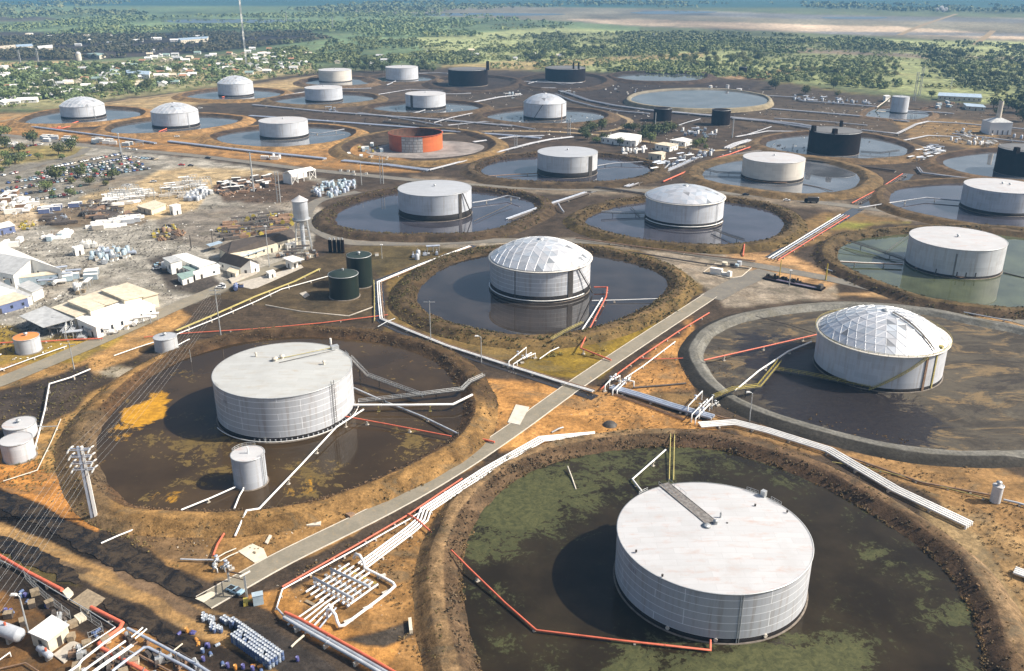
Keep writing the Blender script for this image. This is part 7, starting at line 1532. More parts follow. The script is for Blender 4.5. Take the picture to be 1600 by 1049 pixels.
# ------------------------------------------------------------------ yard gear: prototypes, then copies spread over the plots
PROTO = {}
def proto(kind, mat):
    k = (kind, mat)
    if k in PROTO: return PROTO[k]
    t = thing(kind, kind, kind.replace('_', ' '), (0, 0, 0)); r = rnd.random
    if kind == 'skid_tank':
        m = MB(); m.tube([(-2, 0, 1.3), (-1.8, 0, 1.3), (1.8, 0, 1.3), (2, 0, 1.3)], .9, 14); m.obj('drum', M[mat], t); m = MB(); m.box((-1.2, 0, 0), .3, 1.6, .6); m.box((1.2, 0, 0), .3, 1.6, .6); m.obj('saddle', M['dark_steel'], t); m = MB(); m.cyl((0, 0, 2.1), .3, .5, 8); m.obj('manhole', M['steel'], t)
    elif kind == 'upright_tank':
        m = MB(); m.lathe((0, 0, 0), [(1.1, 0), (1.1, 2.6), (.7, 3.0), (.05, 3.15)], 14); m.obj('drum', M[mat], t); m = MB(); m.tube([(1.2, 0, 0), (1.2, 0, 3.4), (.3, 0, 3.4)], .12, 6); m.obj('pipe', M['steel'], t)
    elif kind == 'transformer':
        m = MB(); m.box((0, 0, .3), 2.6, 1.7, 2.2); m.obj('tank', M[mat], t); m = MB()
        for s in (-1, 1):
            for i in range(5): m.box((-1 + i * .5, s * 1.1, .5), .12, .5, 1.8)
        m.obj('radiator_fin', M[mat], t); m = MB()
        for i in range(3): m.lathe((-.8 + i * .8, 0, 2.5), [(.15, 0), (.2, .3), (.12, .6), (.18, .9), (.05, 1.2)], 8)
        m.obj('bushing', M['white_wall'], t)
    elif kind == 'container':
        m = MB(); m.box((0, 0, .15), 6.1, 2.4, 2.5); m.obj('box', M[mat], t); m = MB(); m.box((3.07, 0, .3), .06, 2.1, 2.2); m.obj('door', M['steel'], t); m = MB(); m.box((0, 0, 2.66), 6.15, 2.45, .08); m.obj('top', M['white_wall'], t)
    elif kind == 'pipe_pile':
        for j in range(3):
            for i in range(7 - j): m = MB(); y = (i - (6 - j) / 2) * .55; m.tube([(-4, y, .3 + j * .47), (4 + rnd.uniform(-.6, .6), y, .3 + j * .47)], .26, 8); m.obj('pipe', M[mat], t)
    elif kind == 'cable_reel':
        for s in (-.6, .6): m = MB(); m.tube([(0, s - .06, 1.2), (0, s + .06, 1.2)], 1.2, 18); m.obj('flange', M[mat], t)
        m = MB(); m.tube([(0, -.6, 1.2), (0, .6, 1.2)], .75, 14); m.obj('winding', M['dark_pipe'], t)
    elif kind == 'engine_skid':
        m = MB(); m.box((0, 0, 0), 4.2, 1.8, .3); m.obj('base', M['dark_steel'], t); m = MB(); m.box((-.7, 0, .3), 2.0, 1.3, 1.3, 0, .9, .8); m.tube([(-.6, 0, 1.5), (-.6, 0, 2.6), (-.2, 0, 2.9)], .13, 6); m.obj('engine', M[mat], t); m = MB(); m.tube([(.6, 0, .9), (1.8, 0, .9)], .55, 12); m.obj('pump', M['steel'], t)
    elif kind == 'crate':
        m = MB(); m.box((0, 0, .1), 1.8, 1.4, 1.3); m.obj('box', M[mat], t); m = MB(); m.box((0, 0, 1.4), 1.9, 1.5, .08); m.obj('lid', M['wood'], t)
    elif kind == 'rack':
        m = MB()
        for x in (-3, 0, 3):
            for y in (-.8, .8): m.tube([(x, y, 0), (x, y, 3)], .12, 4)
            m.tube([(x, -1.2, 2.9), (x, 1.2, 2.9)], .12, 4)
        
        for y in (-.8, .8): m.tube([(-3, y, 2.8), (3, y, 2.8)], .12, 4)
        m.obj('frame', M['steel'], t)
        for i in range(4): m = MB(); m.tube([(-3.6, -.9 + i * .6, 3.1), (3.6, -.9 + i * .6, 3.1)], .18, 6); m.obj('pipe', M[mat], t)
    elif kind == 'switchgear':
        m = MB()
        for x in (-3.5, 3.5): m.tube([(x, 0, 0), (x, 0, 6)], .16, 4)
        m.tube([(-3.5, 0, 5.8), (3.5, 0, 5.8)], .16, 4); m.tube([(-3.5, 0, 4), (3.5, 0, 4)], .1, 4); m.obj('frame', M[mat], t)
        for i in range(3): m = MB(); m.lathe((-2 + 2 * i, 0, 4), [(.1, 0), (.25, .3), (.12, .6), (.25, .9), (.1, 1.3)], 6); m.obj('insulator', M['white_wall'], t)
    elif kind == 'scrap_heap':
        m = MB()
        for i in range(26): s = rnd.uniform(.4, 1.6); m.box((rnd.gauss(0, 1.3), rnd.gauss(0, .9), rnd.uniform(0, .5)), s * 1.6, s * .6, s * .7, rnd.uniform(0, 3), rnd.uniform(.4, 1), .8)
        m.obj('scrap', M[mat], t)
    PROTO[k] = [t, True]; return PROTO[k]
MW = {'white_pipe': 'white', 'grey_pipe': 'grey', 'blue_pipe': 'blue grey', 'light_blue': 'light blue', 'dark_pipe': 'dark', 'rust_pipe': 'rusty', 'yellow': 'yellow', 'dark_steel': 'black', 'steel': 'galvanised', 'wood': 'brown', 'white_wall': 'white', 'blue_wall': 'deep blue', 'cream_wall': 'cream', 'red_pipe': 'red', 'concrete': 'pale'}
def scatter(poly, kinds, n, where, rzs=(.2, 1.77), jit=.15, tries=60):
    """kinds: (kind, material) choices spread without overlapping inside the outline"""
    G = [g(*p) for p in poly]; xs = [p.x for p in G]; ys = [p.y for p in G]; got = []; PP = [(p.x, p.y) for p in G]
    for _ in range(n):
        for _t in range(tries):
            x, y = rnd.uniform(min(xs), max(xs)), rnd.uniform(min(ys), max(ys))
            if not inside(PP, np.array([x]), np.array([y]))[0]: continue
            if all(math.hypot(x - a, y - b) > 2.6 for a, b in got): break
        else: continue
        got.append((x, y)); kind, mat = rnd.choice(kinds); pr = proto(kind, mat); rz = rnd.choice(rzs) + rnd.uniform(-jit, jit)
        lab = MW[mat] + ' ' + kind.replace('_', ' ') + ' ' + where; grp = 'gear ' + where
        if pr[1]: o = pr[0]; pr[1] = False; o.location = (x, y, 0); o.rotation_euler = (0, 0, rz)
        else: o = copy_tree(pr[0], (x, y, 0), rz); o.name = kind
        o['label'] = lab; o['group'] = grp
scatter([(480, 300), (500, 288), (540, 284), (556, 288), (553, 297), (520, 309), (490, 308)], [('skid_tank', 'light_blue'), ('upright_tank', 'light_blue'), ('skid_tank', 'dark_pipe'), ('upright_tank', 'blue_pipe'), ('crate', 'white_wall')], 57, 'in the light blue tank yard by the far pond')
scatter([(140, 405), (150, 392), (180, 388), (212, 395), (200, 404), (160, 414)], [('upright_tank', 'light_blue'), ('skid_tank', 'blue_pipe'), ('engine_skid', 'light_blue'), ('transformer', 'grey_pipe'), ('crate', 'white_wall')], 44, 'on the fenced plot inside the yard crossing')
scatter([(128, 384), (136, 382), (150, 385), (146, 392)], [('container', 'yellow'), ('container', 'white_wall'), ('transformer', 'white_wall')], 4, 'beside the white container office')
scatter([(70, 345), (82, 336), (112, 344), (110, 350), (86, 352)], [('pipe_pile', 'dark_pipe'), ('engine_skid', 'blue_pipe'), ('crate', 'wood'), ('scrap_heap', 'dark_pipe')], 23, 'in the black pipe heap by the blue awning')
scatter([(128, 338), (135, 322), (150, 315), (215, 340), (210, 348), (170, 350)], [('pipe_pile', 'dark_pipe'), ('pipe_pile', 'rust_pipe'), ('scrap_heap', 'dark_pipe'), ('rack', 'dark_pipe'), ('crate', 'white_wall')], 57, 'in the dark pipe store')
scatter([(140, 358), (160, 350), (215, 340), (222, 346), (180, 356), (150, 361)], [('container', 'white_wall'), ('container', 'concrete'), ('pipe_pile', 'white_pipe'), ('container', 'grey_pipe')], 20, 'in the white trailer line', (.35,))
scatter([(165, 312), (190, 298), (240, 305), (235, 313), (200, 320), (170, 322)], [('switchgear', 'steel'), ('pipe_pile', 'concrete'), ('rack', 'white_pipe'), ('pipe_pile', 'white_pipe')], 51, 'in the pale frame yard', (.3, .5))
scatter([(250, 300), (290, 282), (330, 290), (320, 298), (290, 308), (258, 312)], [('switchgear', 'steel'), ('pipe_pile', 'concrete'), ('rack', 'white_pipe')], 34, 'in the bleached pipe field', (.3, .5))
scatter([(289, 315), (294, 305), (318, 299), (326, 306), (310, 315)], [('transformer', 'grey_pipe'), ('transformer', 'blue_pipe'), ('upright_tank', 'grey_pipe')], 27, 'in the substation corner')
scatter([(312, 300), (322, 295), (340, 300), (336, 307), (326, 306)], [('container', 'white_wall')], 3, 'behind the transformers', (-.5,))
scatter([(335, 298), (350, 285), (390, 280), (420, 278), (425, 290), (390, 302), (345, 306)], [('scrap_heap', 'dark_pipe'), ('scrap_heap', 'rust_pipe'), ('engine_skid', 'rust_pipe'), ('crate', 'white_wall'), ('pipe_pile', 'rust_pipe'), ('container', 'dark_pipe')], 71, 'in the scrap yard below the road', (.2, 1.0, 2.2), .6)
scatter([(236, 368), (250, 358), (270, 352), (292, 364), (270, 376), (245, 376)], [('scrap_heap', 'dark_pipe'), ('scrap_heap', 'rust_pipe'), ('engine_skid', 'yellow'), ('crate', 'yellow'), ('upright_tank', 'rust_pipe')], 23, 'in the small junk island on open asphalt', (.2, 1.0, 2.2), .6)
scatter([(340, 362), (355, 350), (400, 338), (455, 336), (472, 348), (440, 362), (400, 372), (360, 375)], [('cable_reel', 'yellow'), ('pipe_pile', 'dark_pipe'), ('engine_skid', 'yellow'), ('scrap_heap', 'dark_pipe'), ('rack', 'dark_pipe'), ('pipe_pile', 'rust_pipe'), ('crate', 'yellow')], 74, 'in the pipe and reel yard beyond the hall', (.4, .3), .3)
scatter([(32, 352), (40, 346), (56, 350), (54, 358), (40, 360)], [('scrap_heap', 'yellow'), ('engine_skid', 'yellow'), ('crate', 'yellow')], 6, 'in the yellow scrap by the blue cabin')
scatter([(0, 330), (0, 305), (30, 303), (58, 320), (40, 334), (20, 340)], [('container', 'white_wall'), ('crate', 'white_wall'), ('container', 'rust_pipe'), ('skid_tank', 'white_pipe'), ('scrap_heap', 'concrete')], 40, 'in the white stores at the photo edge', (.3, 1.8))
scatter([(65, 330), (92, 324), (95, 328), (70, 334)], [('container', 'blue_wall')], 6, 'in the blue awning line', (.25,), .05)
scatter([(108, 323), (118, 318), (122, 322), (112, 326)], [('container', 'blue_wall')], 2, 'behind the blue awning line', (.25,), .05)
scatter([(62, 436), (100, 425), (118, 430), (112, 440), (70, 452)], [('container', 'light_blue'), ('crate', 'light_blue'), ('rack', 'blue_pipe'), ('skid_tank', 'white_pipe')], 20, 'in the light blue stores before the warehouse', (.3, 1.8))
scatter([(115, 452), (130, 444), (142, 447), (135, 458), (122, 460)], [('rack', 'white_pipe'), ('crate', 'wood'), ('upright_tank', 'white_pipe')], 6, 'behind the sawtooth workshop')
scatter([(135, 432), (150, 426), (154, 432), (140, 438)], [('upright_tank', 'blue_pipe'), ('container', 'light_blue')], 3, 'on the yard lane above the workshop')
scatter([(88, 525), (105, 510), (150, 515), (150, 524), (110, 530)], [('rack', 'grey_pipe'), ('pipe_pile', 'steel'), ('crate', 'grey_pipe'), ('switchgear', 'steel')], 23, 'in the open store under the workshop lean-to')
scatter([(155, 522), (180, 512), (240, 497), (240, 501), (190, 518), (160, 526)], [('crate', 'white_wall'), ('rack', 'white_pipe'), ('crate', 'cream_wall'), ('skid_tank', 'white_pipe')], 20, 'along the workshop\'s street front')
scatter([(75, 372), (108, 362), (112, 368), (80, 377)], [('crate', 'wood'), ('container', 'light_blue'), ('engine_skid', 'rust_pipe'), ('pipe_pile', 'white_pipe')], 13, 'on the yard lane below the trailers')
scatter([(0, 385), (35, 378), (38, 384), (5, 392)], [('container', 'white_wall'), ('pipe_pile', 'white_pipe')], 4, 'behind the warehouse roof')
scatter([(245, 420), (258, 410), (275, 418), (265, 428)], [('crate', 'dark_pipe'), ('upright_tank', 'white_pipe'), ('crate', 'white_wall')], 6, 'in the shade beside the office turret')
scatter([(366, 450), (376, 446), (380, 450), (370, 455)], [('skid_tank', 'blue_wall'), ('crate', 'blue_wall')], 4, 'in the violet heap by the sump wall')
scatter([(428, 400), (440, 396), (486, 390), (500, 400), (470, 416)], [('engine_skid', 'dark_pipe'), ('rack', 'dark_pipe'), ('crate', 'white_wall'), ('engine_skid', 'rust_pipe')], 17, 'around the water tower feet')
scatter([(642, 402), (660, 394), (690, 388), (684, 398), (650, 408)], [('engine_skid', 'blue_pipe'), ('rack', 'blue_pipe'), ('upright_tank', 'grey_pipe')], 6, 'at the pump plot by the middle bund')
scatter([(580, 398), (592, 394), (594, 402), (584, 406)], [('crate', 'white_wall')], 1, 'beside the taller green tank')
scatter([(1060, 206), (1080, 202), (1125, 208), (1118, 216), (1072, 214)], [('rack', 'blue_pipe'), ('transformer', 'blue_pipe'), ('engine_skid', 'light_blue'), ('upright_tank', 'white_pipe')], 20, 'in the blue pump plot east of the grove', (-.1, .1))
scatter([(968, 236), (1008, 232), (1012, 240), (975, 243)], [('crate', 'white_wall'), ('upright_tank', 'white_pipe'), ('skid_tank', 'white_pipe')], 18, 'in the white drum rows below the grove')
scatter([(1010, 262), (1040, 250), (1110, 235), (1120, 240), (1070, 256), (1020, 270)], [('rack', 'blue_pipe'), ('engine_skid', 'blue_pipe'), ('upright_tank', 'white_pipe'), ('rack', 'white_pipe'), ('transformer', 'blue_pipe')], 26, 'along the pipe trench by the red line', (.6,))
scatter([(1420, 252), (1430, 240), (1450, 229), (1480, 234), (1470, 246), (1440, 258)], [('rack', 'blue_pipe'), ('pipe_pile', 'white_pipe'), ('engine_skid', 'blue_pipe'), ('rack', 'grey_pipe')], 28, 'in the pipe crossing beside the black tank bund', (.6, -.2))
scatter([(1484, 219), (1500, 216), (1575, 226), (1570, 233), (1500, 226)], [('rack', 'white_pipe'), ('upright_tank', 'white_pipe'), ('rack', 'concrete')], 26, 'in the rack row below the furnace', (1.4,))
scatter([(1475, 206), (1500, 204), (1600, 214), (1600, 219), (1500, 212)], [('engine_skid', 'steel'), ('upright_tank', 'blue_pipe'), ('crate', 'white_wall')], 15, 'at the furnace foot')
scatter([(1235, 152), (1300, 155), (1360, 160), (1360, 165), (1290, 163), (1240, 158)], [('rack', 'blue_pipe'), ('transformer', 'blue_pipe'), ('upright_tank', 'grey_pipe'), ('engine_skid', 'blue_pipe')], 33, 'along the far fence line')
scatter([(1420, 172), (1450, 164), (1480, 160), (1530, 168), (1540, 172), (1470, 172)], [('scrap_heap', 'rust_pipe'), ('container', 'light_blue'), ('engine_skid', 'rust_pipe'), ('crate', 'wood')], 18, 'in the scrap ground before the blue shed')
scatter([(505, 172), (520, 168), (545, 172), (530, 178)], [('engine_skid', 'blue_pipe'), ('rack', 'blue_pipe')], 6, 'on the far lane between tanks')
scatter([(785, 146), (800, 142), (815, 150), (800, 156)], [('engine_skid', 'steel'), ('upright_tank', 'light_blue'), ('rack', 'white_pipe')], 6, 'in the round plot left of the pointed dome')
scatter([(540, 232), (560, 226), (590, 226), (600, 238), (560, 244)], [('engine_skid', 'yellow'), ('container', 'light_blue'), ('skid_tank', 'yellow'), ('crate', 'white_wall')], 10, 'beside the orange tank under repair')
scatter([(540, 244), (600, 246), (640, 250), (590, 254)], [('crate', 'white_wall'), ('scrap_heap', 'concrete'), ('container', 'white_wall')], 5, 'on the bund of the orange tank')
scatter([(870, 150), (890, 142), (905, 148), (890, 154)], [('rack', 'white_pipe'), ('rack', 'steel')], 4, 'at the bend of the curved pipelines')
scatter([(940, 140), (960, 134), (1000, 142), (985, 148), (950, 146)], [('engine_skid', 'blue_pipe'), ('crate', 'white_wall'), ('scrap_heap', 'dark_pipe')], 10, 'left of the round settling basin')
scatter([(1080, 136), (1110, 134), (1130, 138), (1100, 140)], [('container', 'white_wall'), ('crate', 'white_wall')], 4, 'behind the round settling basin')
scatter([(0, 226), (30, 222), (40, 226), (10, 232)], [('container', 'white_wall'), ('skid_tank', 'white_pipe')], 5, 'at the trees by the western road', (-.1,))
scatter([(60, 214), (110, 216), (120, 222), (70, 222)], [('container', 'blue_pipe'), ('crate', 'grey_pipe'), ('container', 'light_blue')], 17, 'beyond the road above the car park', (-.1,))
scatter([(140, 218), (210, 226), (235, 232), (150, 224)], [('rack', 'steel'), ('container', 'white_wall'), ('container', 'light_blue')], 13, 'on the road verge under the blue pipeline', (-.1,))
scatter([(400, 250), (425, 244), (462, 252), (440, 256)], [('container', 'white_wall'), ('engine_skid', 'rust_pipe'), ('upright_tank', 'white_pipe')], 6, 'between road and blue pipeline', (-.1,))
scatter([(500, 262), (540, 268), (600, 276), (560, 276)], [('crate', 'white_wall'), ('pipe_pile', 'concrete')], 5, 'on the road verge past the loading shed', (-.1,))
for k, v in list(PROTO.items()):
    if v[1]:
        for ch in list(v[0].children): bpy.data.objects.remove(ch)
        bpy.data.objects.remove(v[0])

scatter([(60, 985), (100, 960), (120, 985), (150, 1000), (120, 1030), (112, 1000)], [('engine_skid', 'steel'), ('crate', 'wood'), ('engine_skid', 'rust_pipe')], 6, 'in the plant corner by the cream house', (.5, 2.0), .3)
scatter([(0, 900), (60, 930), (110, 975), (60, 1000), (0, 960)], [('crate', 'wood'), ('crate', 'dark_pipe'), ('scrap_heap', 'dark_pipe'), ('crate', 'dark_pipe')], 7, 'in the dark ground of the plant corner', (.5, 2.0), .3)
scatter([(120, 1000), (150, 985), (200, 1000), (320, 1049), (280, 1080), (120, 1060)], [('engine_skid', 'steel'), ('crate', 'cream_wall'), ('scrap_heap', 'dark_pipe'), ('engine_skid', 'dark_pipe')], 16, 'under the pipes of the plant corner', (.5, 2.0), .3)
for lab, pth, r_, mt in (('rusty pipe at the very corner of the photo', [(0, 1045, .6), (40, 1036, .6), (60, 1049, .6)], .16, 'rust_pipe'), ('brown pipe between white pipes of the plant corner', [(150, 1049, 1.0), (185, 1024, 1.0), (215, 1003, 1.0)], .16, 'rust_pipe'), ('thin white pipe above the red elbow', [(120, 1018, 2.4), (150, 1000, 2.4), (180, 980, 2.4)], .12, 'white_pipe'), ('low steel pipe under the blue pipes', [(190, 1012, .5), (240, 1036, .5), (280, 1056, .5)], .2, 'steel'), ('cream pipe crossing under both blue pipes', [(255, 1030, .8), (270, 1018, .8), (285, 1006, .8)], .16, 'cream_wall'), ('dark pipe beside the stacked drums', [(330, 1049, .4), (300, 1030, .4), (262, 1008, .4)], .14, 'dark_pipe')):
    pipeline(lab, pth, r_, mt, sup=None)
# ------------------------------------------------------------------ trees, town, far woods
def leaf_mat(name, c, var=.35):
    m, nt, b, N = nodes(name); v = coords(nt); f = noise(nt, v, .5, 4, .7)
    f6 = noise(nt, v, .018, 5, .7, .5)
    oi = N('ShaderNodeObjectInfo')
    cc = mixc(nt, ramp(nt, f, .35, .65), [x * (1 - var) for x in c], [x * (1 + var) for x in c])
    cc = mixc(nt, ramp(nt, oi.outputs['Random'], 0, 1, 0, .45), cc, (.10, .095, .03))
    cc = mixc(nt, ramp(nt, f6, .48, .66, 0, .55), cc, [c[0] * 1.9 + .02, c[1] * 1.55 + .01, c[2] * 1.3])
    nt.links.new(cc, b.inputs['Base Color']); b.inputs['Roughness'].default_value = .8; b.inputs['Specular IOR Level'].default_value = .15
    return m
LEAF = [leaf_mat('dark_foliage', (.075, .095, .04)), leaf_mat('green_foliage', (.125, .165, .06)), leaf_mat('olive_foliage', (.145, .15, .06))]
M['bark'] = paint('bark', (.12, .09, .06), .9, 0, .3, 2)
rt = random.Random(5)
def crown_mb(w, h, z0, n, leaf, rr):
    """leaf clumps spread through several lobes; normals scatter so that some catch the sun"""
    m = MB(); L = []
    for i in range(rr.randint(5, 8)):
        a = rr.uniform(0, 6.28); k = rr.uniform(.1, .62) * w / 2; L.append((k * math.cos(a), k * math.sin(a), z0 + h * rr.uniform(.3, .75), rr.uniform(.28, .46) * w))
    for _ in range(n):
        lx, ly, lz, lr = rr.choice(L); d = Vector((rr.gauss(0, 1), rr.gauss(0, 1), rr.gauss(0, .8)));
        d = d.normalized() * lr * rr.uniform(.55, 1.05); d.z *= .75
        c = Vector((lx, ly, lz)) + d
        if c.z < z0 * .75: c.z = z0 * .75 + rr.uniform(0, 1)
        nn = (d.normalized() + Vector((rr.gauss(0, .45), rr.gauss(0, .45), rr.gauss(0.25, .45)))).normalized()
        u = nn.cross(Vector((rr.gauss(0, 1), rr.gauss(0, 1), rr.gauss(0, 1)))).normalized(); v = nn.cross(u); s = leaf * rr.uniform(.6, 1.3)
        m.add([c + u * s, c + v * s * .7 + u * s * .2, c - u * s * .8 + v * .3 * s, c - v * s * .8], [(0, 1, 2, 3)])
    return m
TP = []
def tree_proto(w, h, n, lf, mt):
    rr = random.Random(len(TP) + 20); t = thing('tree', 'tree', 'tree', (0, 0, 0)); th = h * .3
    m = MB(); m.lathe((0, 0, 0), [(w * .05, -.3), (w * .035, th), (w * .02, h * .6)], 7)
    for i in range(4):
        a = i * 1.6 + rr.random(); m.tube([(0, 0, th * (.8 + .1 * i)), (w * .15 * math.cos(a), w * .15 * math.sin(a), h * .5), (w * .3 * math.cos(a), w * .3 * math.sin(a), h * .68)], w * .014, 4)
    m.obj('trunk', M['bark'], t)
    crown_mb(w, h * .72, h * .26, n, lf, rr).obj('crown', LEAF[mt], t); TP.append([t, True]); return t
SHAPE = ['broad dark tree', 'round green tree', 'low olive tree', 'tall dark tree', 'wide green tree', 'small bushy tree', 'spreading olive tree', 'dense dark tree']
for w, h, n, lf, mt in ((12, 8, 520, .62, 0), (9, 7.5, 420, .55, 1), (8, 5, 380, .5, 2), (9, 11, 460, .6, 0), (13, 8.5, 560, .65, 1), (5, 4, 260, .42, 1), (12, 6.5, 480, .6, 2), (10, 8.5, 520, .58, 0)): tree_proto(w, h, n, lf, mt)
NT = 0
def tree(px, py, k, where, sc=1.0, lab=None):
    global NT
    p = g(px, py); pr = TP[k]
    if pr[1]: o = pr[0]; pr[1] = False; o.location = p; o.rotation_euler = (0, 0, rt.uniform(0, 6.28))
    else: o = copy_tree(pr[0], p, rt.uniform(0, 6.28)); o.name = 'tree'
    o.scale = (sc * rt.uniform(.9, 1.1), sc * rt.uniform(.9, 1.1), sc * rt.uniform(.85, 1.15)); NT += 1
    o['label'] = lab or (SHAPE[k] + ' ' + where); 
    if 'group' in o: del o['group']
    if not lab: o['group'] = 'trees ' + where
for px, py, k, sc in ((88, 283, 0, 1.15), (122, 279, 7, 1.1), (175, 281, 0, 1.0), (72, 300, 4, .8), (112, 287, 2, .8), (150, 272, 5, 1), (130, 266, 1, .6), (100, 270, 5, 1), (60, 276, 5, .9), (165, 290, 2, .6), (140, 290, 7, .8), (200, 265, 5, .8), (215, 262, 5, .8), (30, 282, 5, .8), (110, 308, 1, .8), (82, 308, 5, 1), (185, 256, 5, .7)): tree(px, py, k, 'between the parked cars', sc)
for px, py, k, sc in ((53, 228, 3, 1.3), (30, 240, 0, 1), (8, 232, 7, 1.1), (92, 243, 7, 1.1), (112, 236, 0, 1.1), (24, 256, 0, 1.0), (8, 250, 1, 1), (35, 250, 4, .8), (118, 220, 5, 1.2), (2, 216, 4, 1.2), (15, 262, 1, .8), (98, 250, 5, 1), (60, 250, 1, .7), (4, 270, 5, 1)): tree(px, py, k, 'on the verge west of the car park', sc)
for px, py, k, sc in ((912, 212, 0, 1), (925, 206, 0, 1.25), (940, 204, 7, 1.1), (918, 219, 7, .9), (945, 223, 7, .9), (968, 228, 3, .7), (1004, 220, 7, 1), (1013, 212, 0, 1.2), (1028, 212, 0, 1.3), (1042, 209, 7, 1.2), (1050, 206, 0, 1), (1016, 224, 1, 1), (1094, 228, 5, 1.6), (1088, 232, 1, .9), (990, 206, 7, 1), (978, 204, 0, .9), (932, 224, 5, 1.4), (1102, 234, 5, 1)): tree(px, py, k, 'in the office grove', sc)
for px, py, k, sc in ((541, 109, 0, 1.2), (556, 110, 7, 1.3), (570, 112, 0, 1.5), (584, 113, 7, 1.6), (598, 114, 3, 1.4), (560, 104, 3, 1.2), (575, 105, 7, 1.4), (590, 105, 0, 1.5), (610, 103, 7, 1.3), (655, 112, 0, 1.2), (668, 112, 7, 1.2), (678, 113, 1, 1.0), (645, 106, 3, 1.2), (660, 105, 7, 1.2), (605, 110, 7, 1.3)): tree(px, py, k, 'in the dark belt behind the farthest white tank', sc)
for px, py, k, sc in ((1212, 140, 7, 1.4), (1205, 136, 0, 1), (1258, 148, 7, 1.3), (1308, 150, 2, 1), (1302, 138, 7, 1.1), (1310, 132, 4, 1.1), (1350, 132, 4, 1), (1372, 134, 2, 1.1), (1265, 128, 5, 1.2), (1455, 152, 7, .9), (1556, 147, 0, 1), (1575, 170, 7, 1.4), (1588, 176, 0, 1.5), (1596, 166, 3, 1.4), (1552, 170, 7, 1.3), (1560, 180, 0, 1), (1598, 190, 7, 1.4), (1605, 178, 7, 1.3), (1523, 144, 5, 1.2), (1100, 126, 5, 1)): tree(px, py, k, 'on the plant edge by the far fence', sc)
REG = [  # (outline, how many singled out, shapes, scale, phrase)
 ([(1440, 85), (1600, 92), (1700, 150), (1600, 150), (1540, 142), (1490, 128), (1450, 112)], 62, (0, 3, 7, 4, 1, 6), (.7, 1.15), 'in the wood at the eastern edge'),
 ([(1210, 112), (1300, 100), (1400, 96), (1420, 112), (1380, 126), (1290, 128), (1230, 122)], 56, (2, 4, 6, 7, 1), (.6, 1.05), 'in the scrub on the green field'),
 ([(0, 108), (80, 104), (240, 108), (330, 118), (200, 150), (110, 152), (0, 164)], 70, (1, 4, 0, 7, 5), (.8, 1.3), 'between the town houses'),
 ([(1020, 88), (1090, 82), (1180, 84), (1200, 96), (1130, 108), (1030, 104)], 34, (2, 4, 6, 7), (.9, 1.3), 'in the middle scrub beyond the settling basin'),
 ([(800, 92), (830, 75), (900, 70), (960, 80), (900, 96), (840, 98)], 26, (1, 4, 7, 0), (.9, 1.4), 'in the thicket beyond the black tanks')]
def inpoly(poly, n, rr):
    xs = [p[0] for p in poly]; ys = [p[1] for p in poly]; out = []
    while len(out) < n:
        x, y = rr.uniform(min(xs), max(xs)), rr.uniform(min(ys), max(ys))
        if inside(poly, np.array([x]), np.array([y]))[0]: out.append((x, y))
    return out
for poly, n, ks, sc, ph in REG:
    for x, y in inpoly(poly, n, rt): tree(x, y, rt.choice(ks), ph, rt.uniform(*sc))
# far woods and scrub as one mass each
def wood(name, poly, n, w, h, mt, leaves=16, thr=.45, sc=140.0, dens=None):
    rr = np.random.RandomState(len(bpy.data.objects) % 1000 + 3); xs = [p[0] for p in poly]; ys = [p[1] for p in poly]
    X = rr.uniform(min(xs), max(xs), n * 8); Y = rr.uniform(min(ys), max(ys), n * 8)
    k = inside(poly, X, Y); X, Y = X[k], Y[k]
    vx = (X - CX) / FL; vy = (CY - Y) / FL; t = -CAMH / (-SP + vy * CP); gx = vx * t; gy = (CP + vy * SP) * t
    k = fbm(gx / sc, gy / (sc * 1.5), 4) + rr.uniform(-.06, .06, len(gx)) > thr; gx, gy = gx[k][:n], gy[k][:n]; N_ = len(gx)
    if name in ('soil_tufts', 'verge_weeds', 'stones', 'bund_weeds'):
        A = smooth_open([g(x, y) for x, y in R1]); k = np.array([np.min(np.hypot(A[:, 0] - x, A[:, 1] - y)) > 6.5 for x, y in zip(gx, gy)]); gx, gy = gx[k], gy[k]; N_ = len(gx)
    size = rr.uniform(.6, 1.25, N_)
    d = rr.normal(size=(N_, leaves, 3)); d /= np.linalg.norm(d, axis=2, keepdims=True); d[..., 2] = np.abs(d[..., 2])
    c = d * np.array([w / 2, w / 2, h * .55]) * rr.uniform(.55, 1.0, (N_, leaves, 1)) * size[:, None, None]
    c[..., 0] += gx[:, None]; c[..., 1] += gy[:, None]; c[..., 2] += h * .38 * size[:, None]
    nn = d + rr.normal(scale=.45, size=d.shape) + np.array([0, 0, .25]); nn /= np.linalg.norm(nn, axis=2, keepdims=True)
    u = np.cross(nn, rr.normal(size=d.shape)); u /= np.linalg.norm(u, axis=2, keepdims=True) + 1e-9; v = np.cross(nn, u)
    s = (w * .25 * rr.uniform(.6, 1.2, (N_, leaves, 1)) * size[:, None, None])
    V = np.stack([c + u * s, c + v * s * .8, c - u * s * .9, c - v * s * .7], 2).reshape(-1, 3)
    F = np.arange(len(V)).reshape(-1, 4); me = bpy.data.meshes.new(name)
    me.vertices.add(len(V)); me.vertices.foreach_set('co', V.ravel()); me.loops.add(len(V)); me.loops.foreach_set('vertex_index', F.ravel().astype(np.int32)); me.polygons.add(len(F)); me.polygons.foreach_set('loop_start', np.arange(0, len(V), 4, dtype=np.int32)); me.update()
    me.materials.append(mt); o = bpy.data.objects.new(name, me); col.objects.link(o); struct(o, 'stuff'); return o
WD = [leaf_mat('far_dark_wood', (.125, .15, .075)), leaf_mat('far_green_wood', (.155, .20, .09)), leaf_mat('far_cloud_shaded_wood', (.078, .078, .056)), leaf_mat('far_scrub', (.135, .165, .065))]
